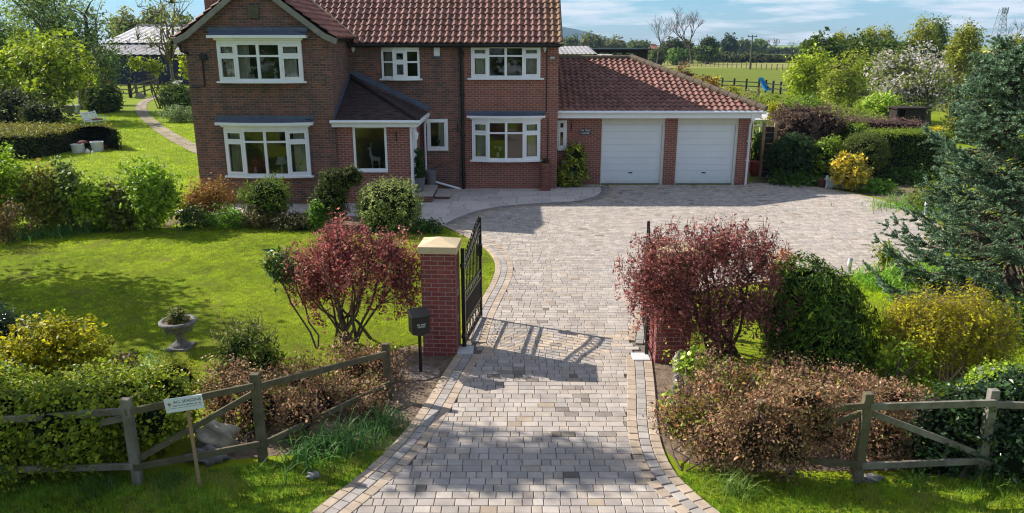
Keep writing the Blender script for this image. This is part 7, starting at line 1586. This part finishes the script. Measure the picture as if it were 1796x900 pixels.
for k, (x0, x1, Y, lb) in enumerate(((1118, 1142, 360, 'distant cottage with red roof among the field trees'), (1136, 1154, 380, 'second distant red-roofed cottage with a chimney'))):
    c_ = thing('cottage', lb, 'house', (X_((x0 + x1) / 2, 85, Y), Y, 0), 'distant cottages'); a0, a1 = X_(x0, 85, Y), X_(x1, 85, Y); ze, zr_ = Z_(86, Y), Z_(77, Y)
    mb = MB(); mb.box(a0, Y, 0, a1, Y + 6, ze); mb.build('wall', M['farwall'], c_)
    mb = MB(); vs_ = [(a0 - .3, Y - .4, ze), (a1 + .3, Y - .4, ze), (a1 + .3, Y + 6.4, ze), (a0 - .3, Y + 6.4, ze), (a0 + .5, Y + 3, zr_), (a1 - .5, Y + 3, zr_)]; mb.add(vs_, [(0, 1, 5, 4), (2, 3, 4, 5), (1, 2, 5), (3, 0, 4)]); r_ = mb.build('roof', M['farred'], c_)
    mb = MB(); mb.box(a0 + 1, Y + 2.6, zr_ - .6, a0 + 1.9, Y + 3.4, zr_ + 1.3); mb.build('chimney', M['farwall'], r_)
# ------------------------------------------------------------------ trees standing left of the view: their shade falls on the lawn, the verge and the drive
OFF = [(.06, .11, .02), (.09, .15, .03)]
tree('roadside_tree', 'tall roadside tree left of the picture, its shade on the drive', (-11.2, 13.6, 0), [(-9.5, 12.75, 8.0, 1.9, .85, .35), (-10.4, 12.95, 8.3, 1.2, .8, .35), (-8.4, 12.5, 7.9, 1.1, .6, .3), (-9.2, 12.25, 7.7, 1.4, .5, .3)], dict(clumps=200, per=15, size=.125, sig=.09, cols=OFF, shell=1.6, lump=.35), 5.2, .12, 8, 'roadside trees', twigs=60, tr=.012)
tree('roadside_tree', 'leafy garden tree left of the picture, shading the lawn', (-14.5, 17.0, 0), [(-14.0, 16.8, 4.4, 2.3, 1.8, 1.7), (-13.2, 16.2, 3.6, 1.5, 1.3, 1.2), (-13.2, 15.9, 5.4, 1.5, 1.0, 1.1)], dict(clumps=520, per=12, size=.17, sig=.22, cols=OFF, shell=1.8, lump=.3), 2.0, .16, 8, 'roadside trees', twigs=60)
tree('roadside_tree', 'low roadside tree left of the picture, shading the verge', (-10.4, 8.4, 0), [(-9.6, 8.35, 3.0, 1.9, .75, 1.3), (-10.6, 8.2, 2.2, 1.5, .9, 1.5), (-9.6, 9.65, 4.9, 1.7, .40, .8), (-8.5, 8.6, 3.2, 1.0, .5, .8)], dict(clumps=1100, per=12, size=.15, sig=.2, cols=OFF, shell=1.8, lump=.3), 1.2, .14, 8, 'roadside trees', twigs=60)
for k, (x, y, h) in enumerate(((-24, -16, 7.5), (-15, -20, 9), (-6, -17, 7), (3, -21, 8.5), (12, -17, 7.5), (21, -19, 8.5))):
    tree('lane_tree', 'leafy tree across the lane, mirrored in the house windows', (x, y, 0), [(x, y, h * .6, 4.2, 3, h * .42), (x + 2, y + 1, h * .45, 3, 2.5, h * .3)], dict(clumps=260, per=12, size=.5, sig=.45, cols=[(.05, .075, .02), (.08, .11, .03)], shell=2.5, lump=.3), 2, .25, 5, 'trees across the lane', twigs=10)
# ------------------------------------------------------------------ haze: one closed box of even air round the whole place
def haze(density):
    m = bpy.data.materials.new('haze'); m.use_nodes = True; t = m.node_tree; t.nodes.clear()
    o = t.nodes.new('ShaderNodeOutputMaterial'); v = t.nodes.new('ShaderNodeVolumePrincipled'); v.inputs['Density'].default_value = density; v.inputs['Color'].default_value = (.50, .74, 1, 1)
    t.links.new(v.outputs[0], o.inputs['Volume'])
    mb = MB(); mb.box(-3300, -50, -9, 3300, 3400, 160); ob = tag(mb.build('haze', m), None, None, None, 'stuff'); return ob
HAZE = 0.00015
if HAZE: haze(HAZE)
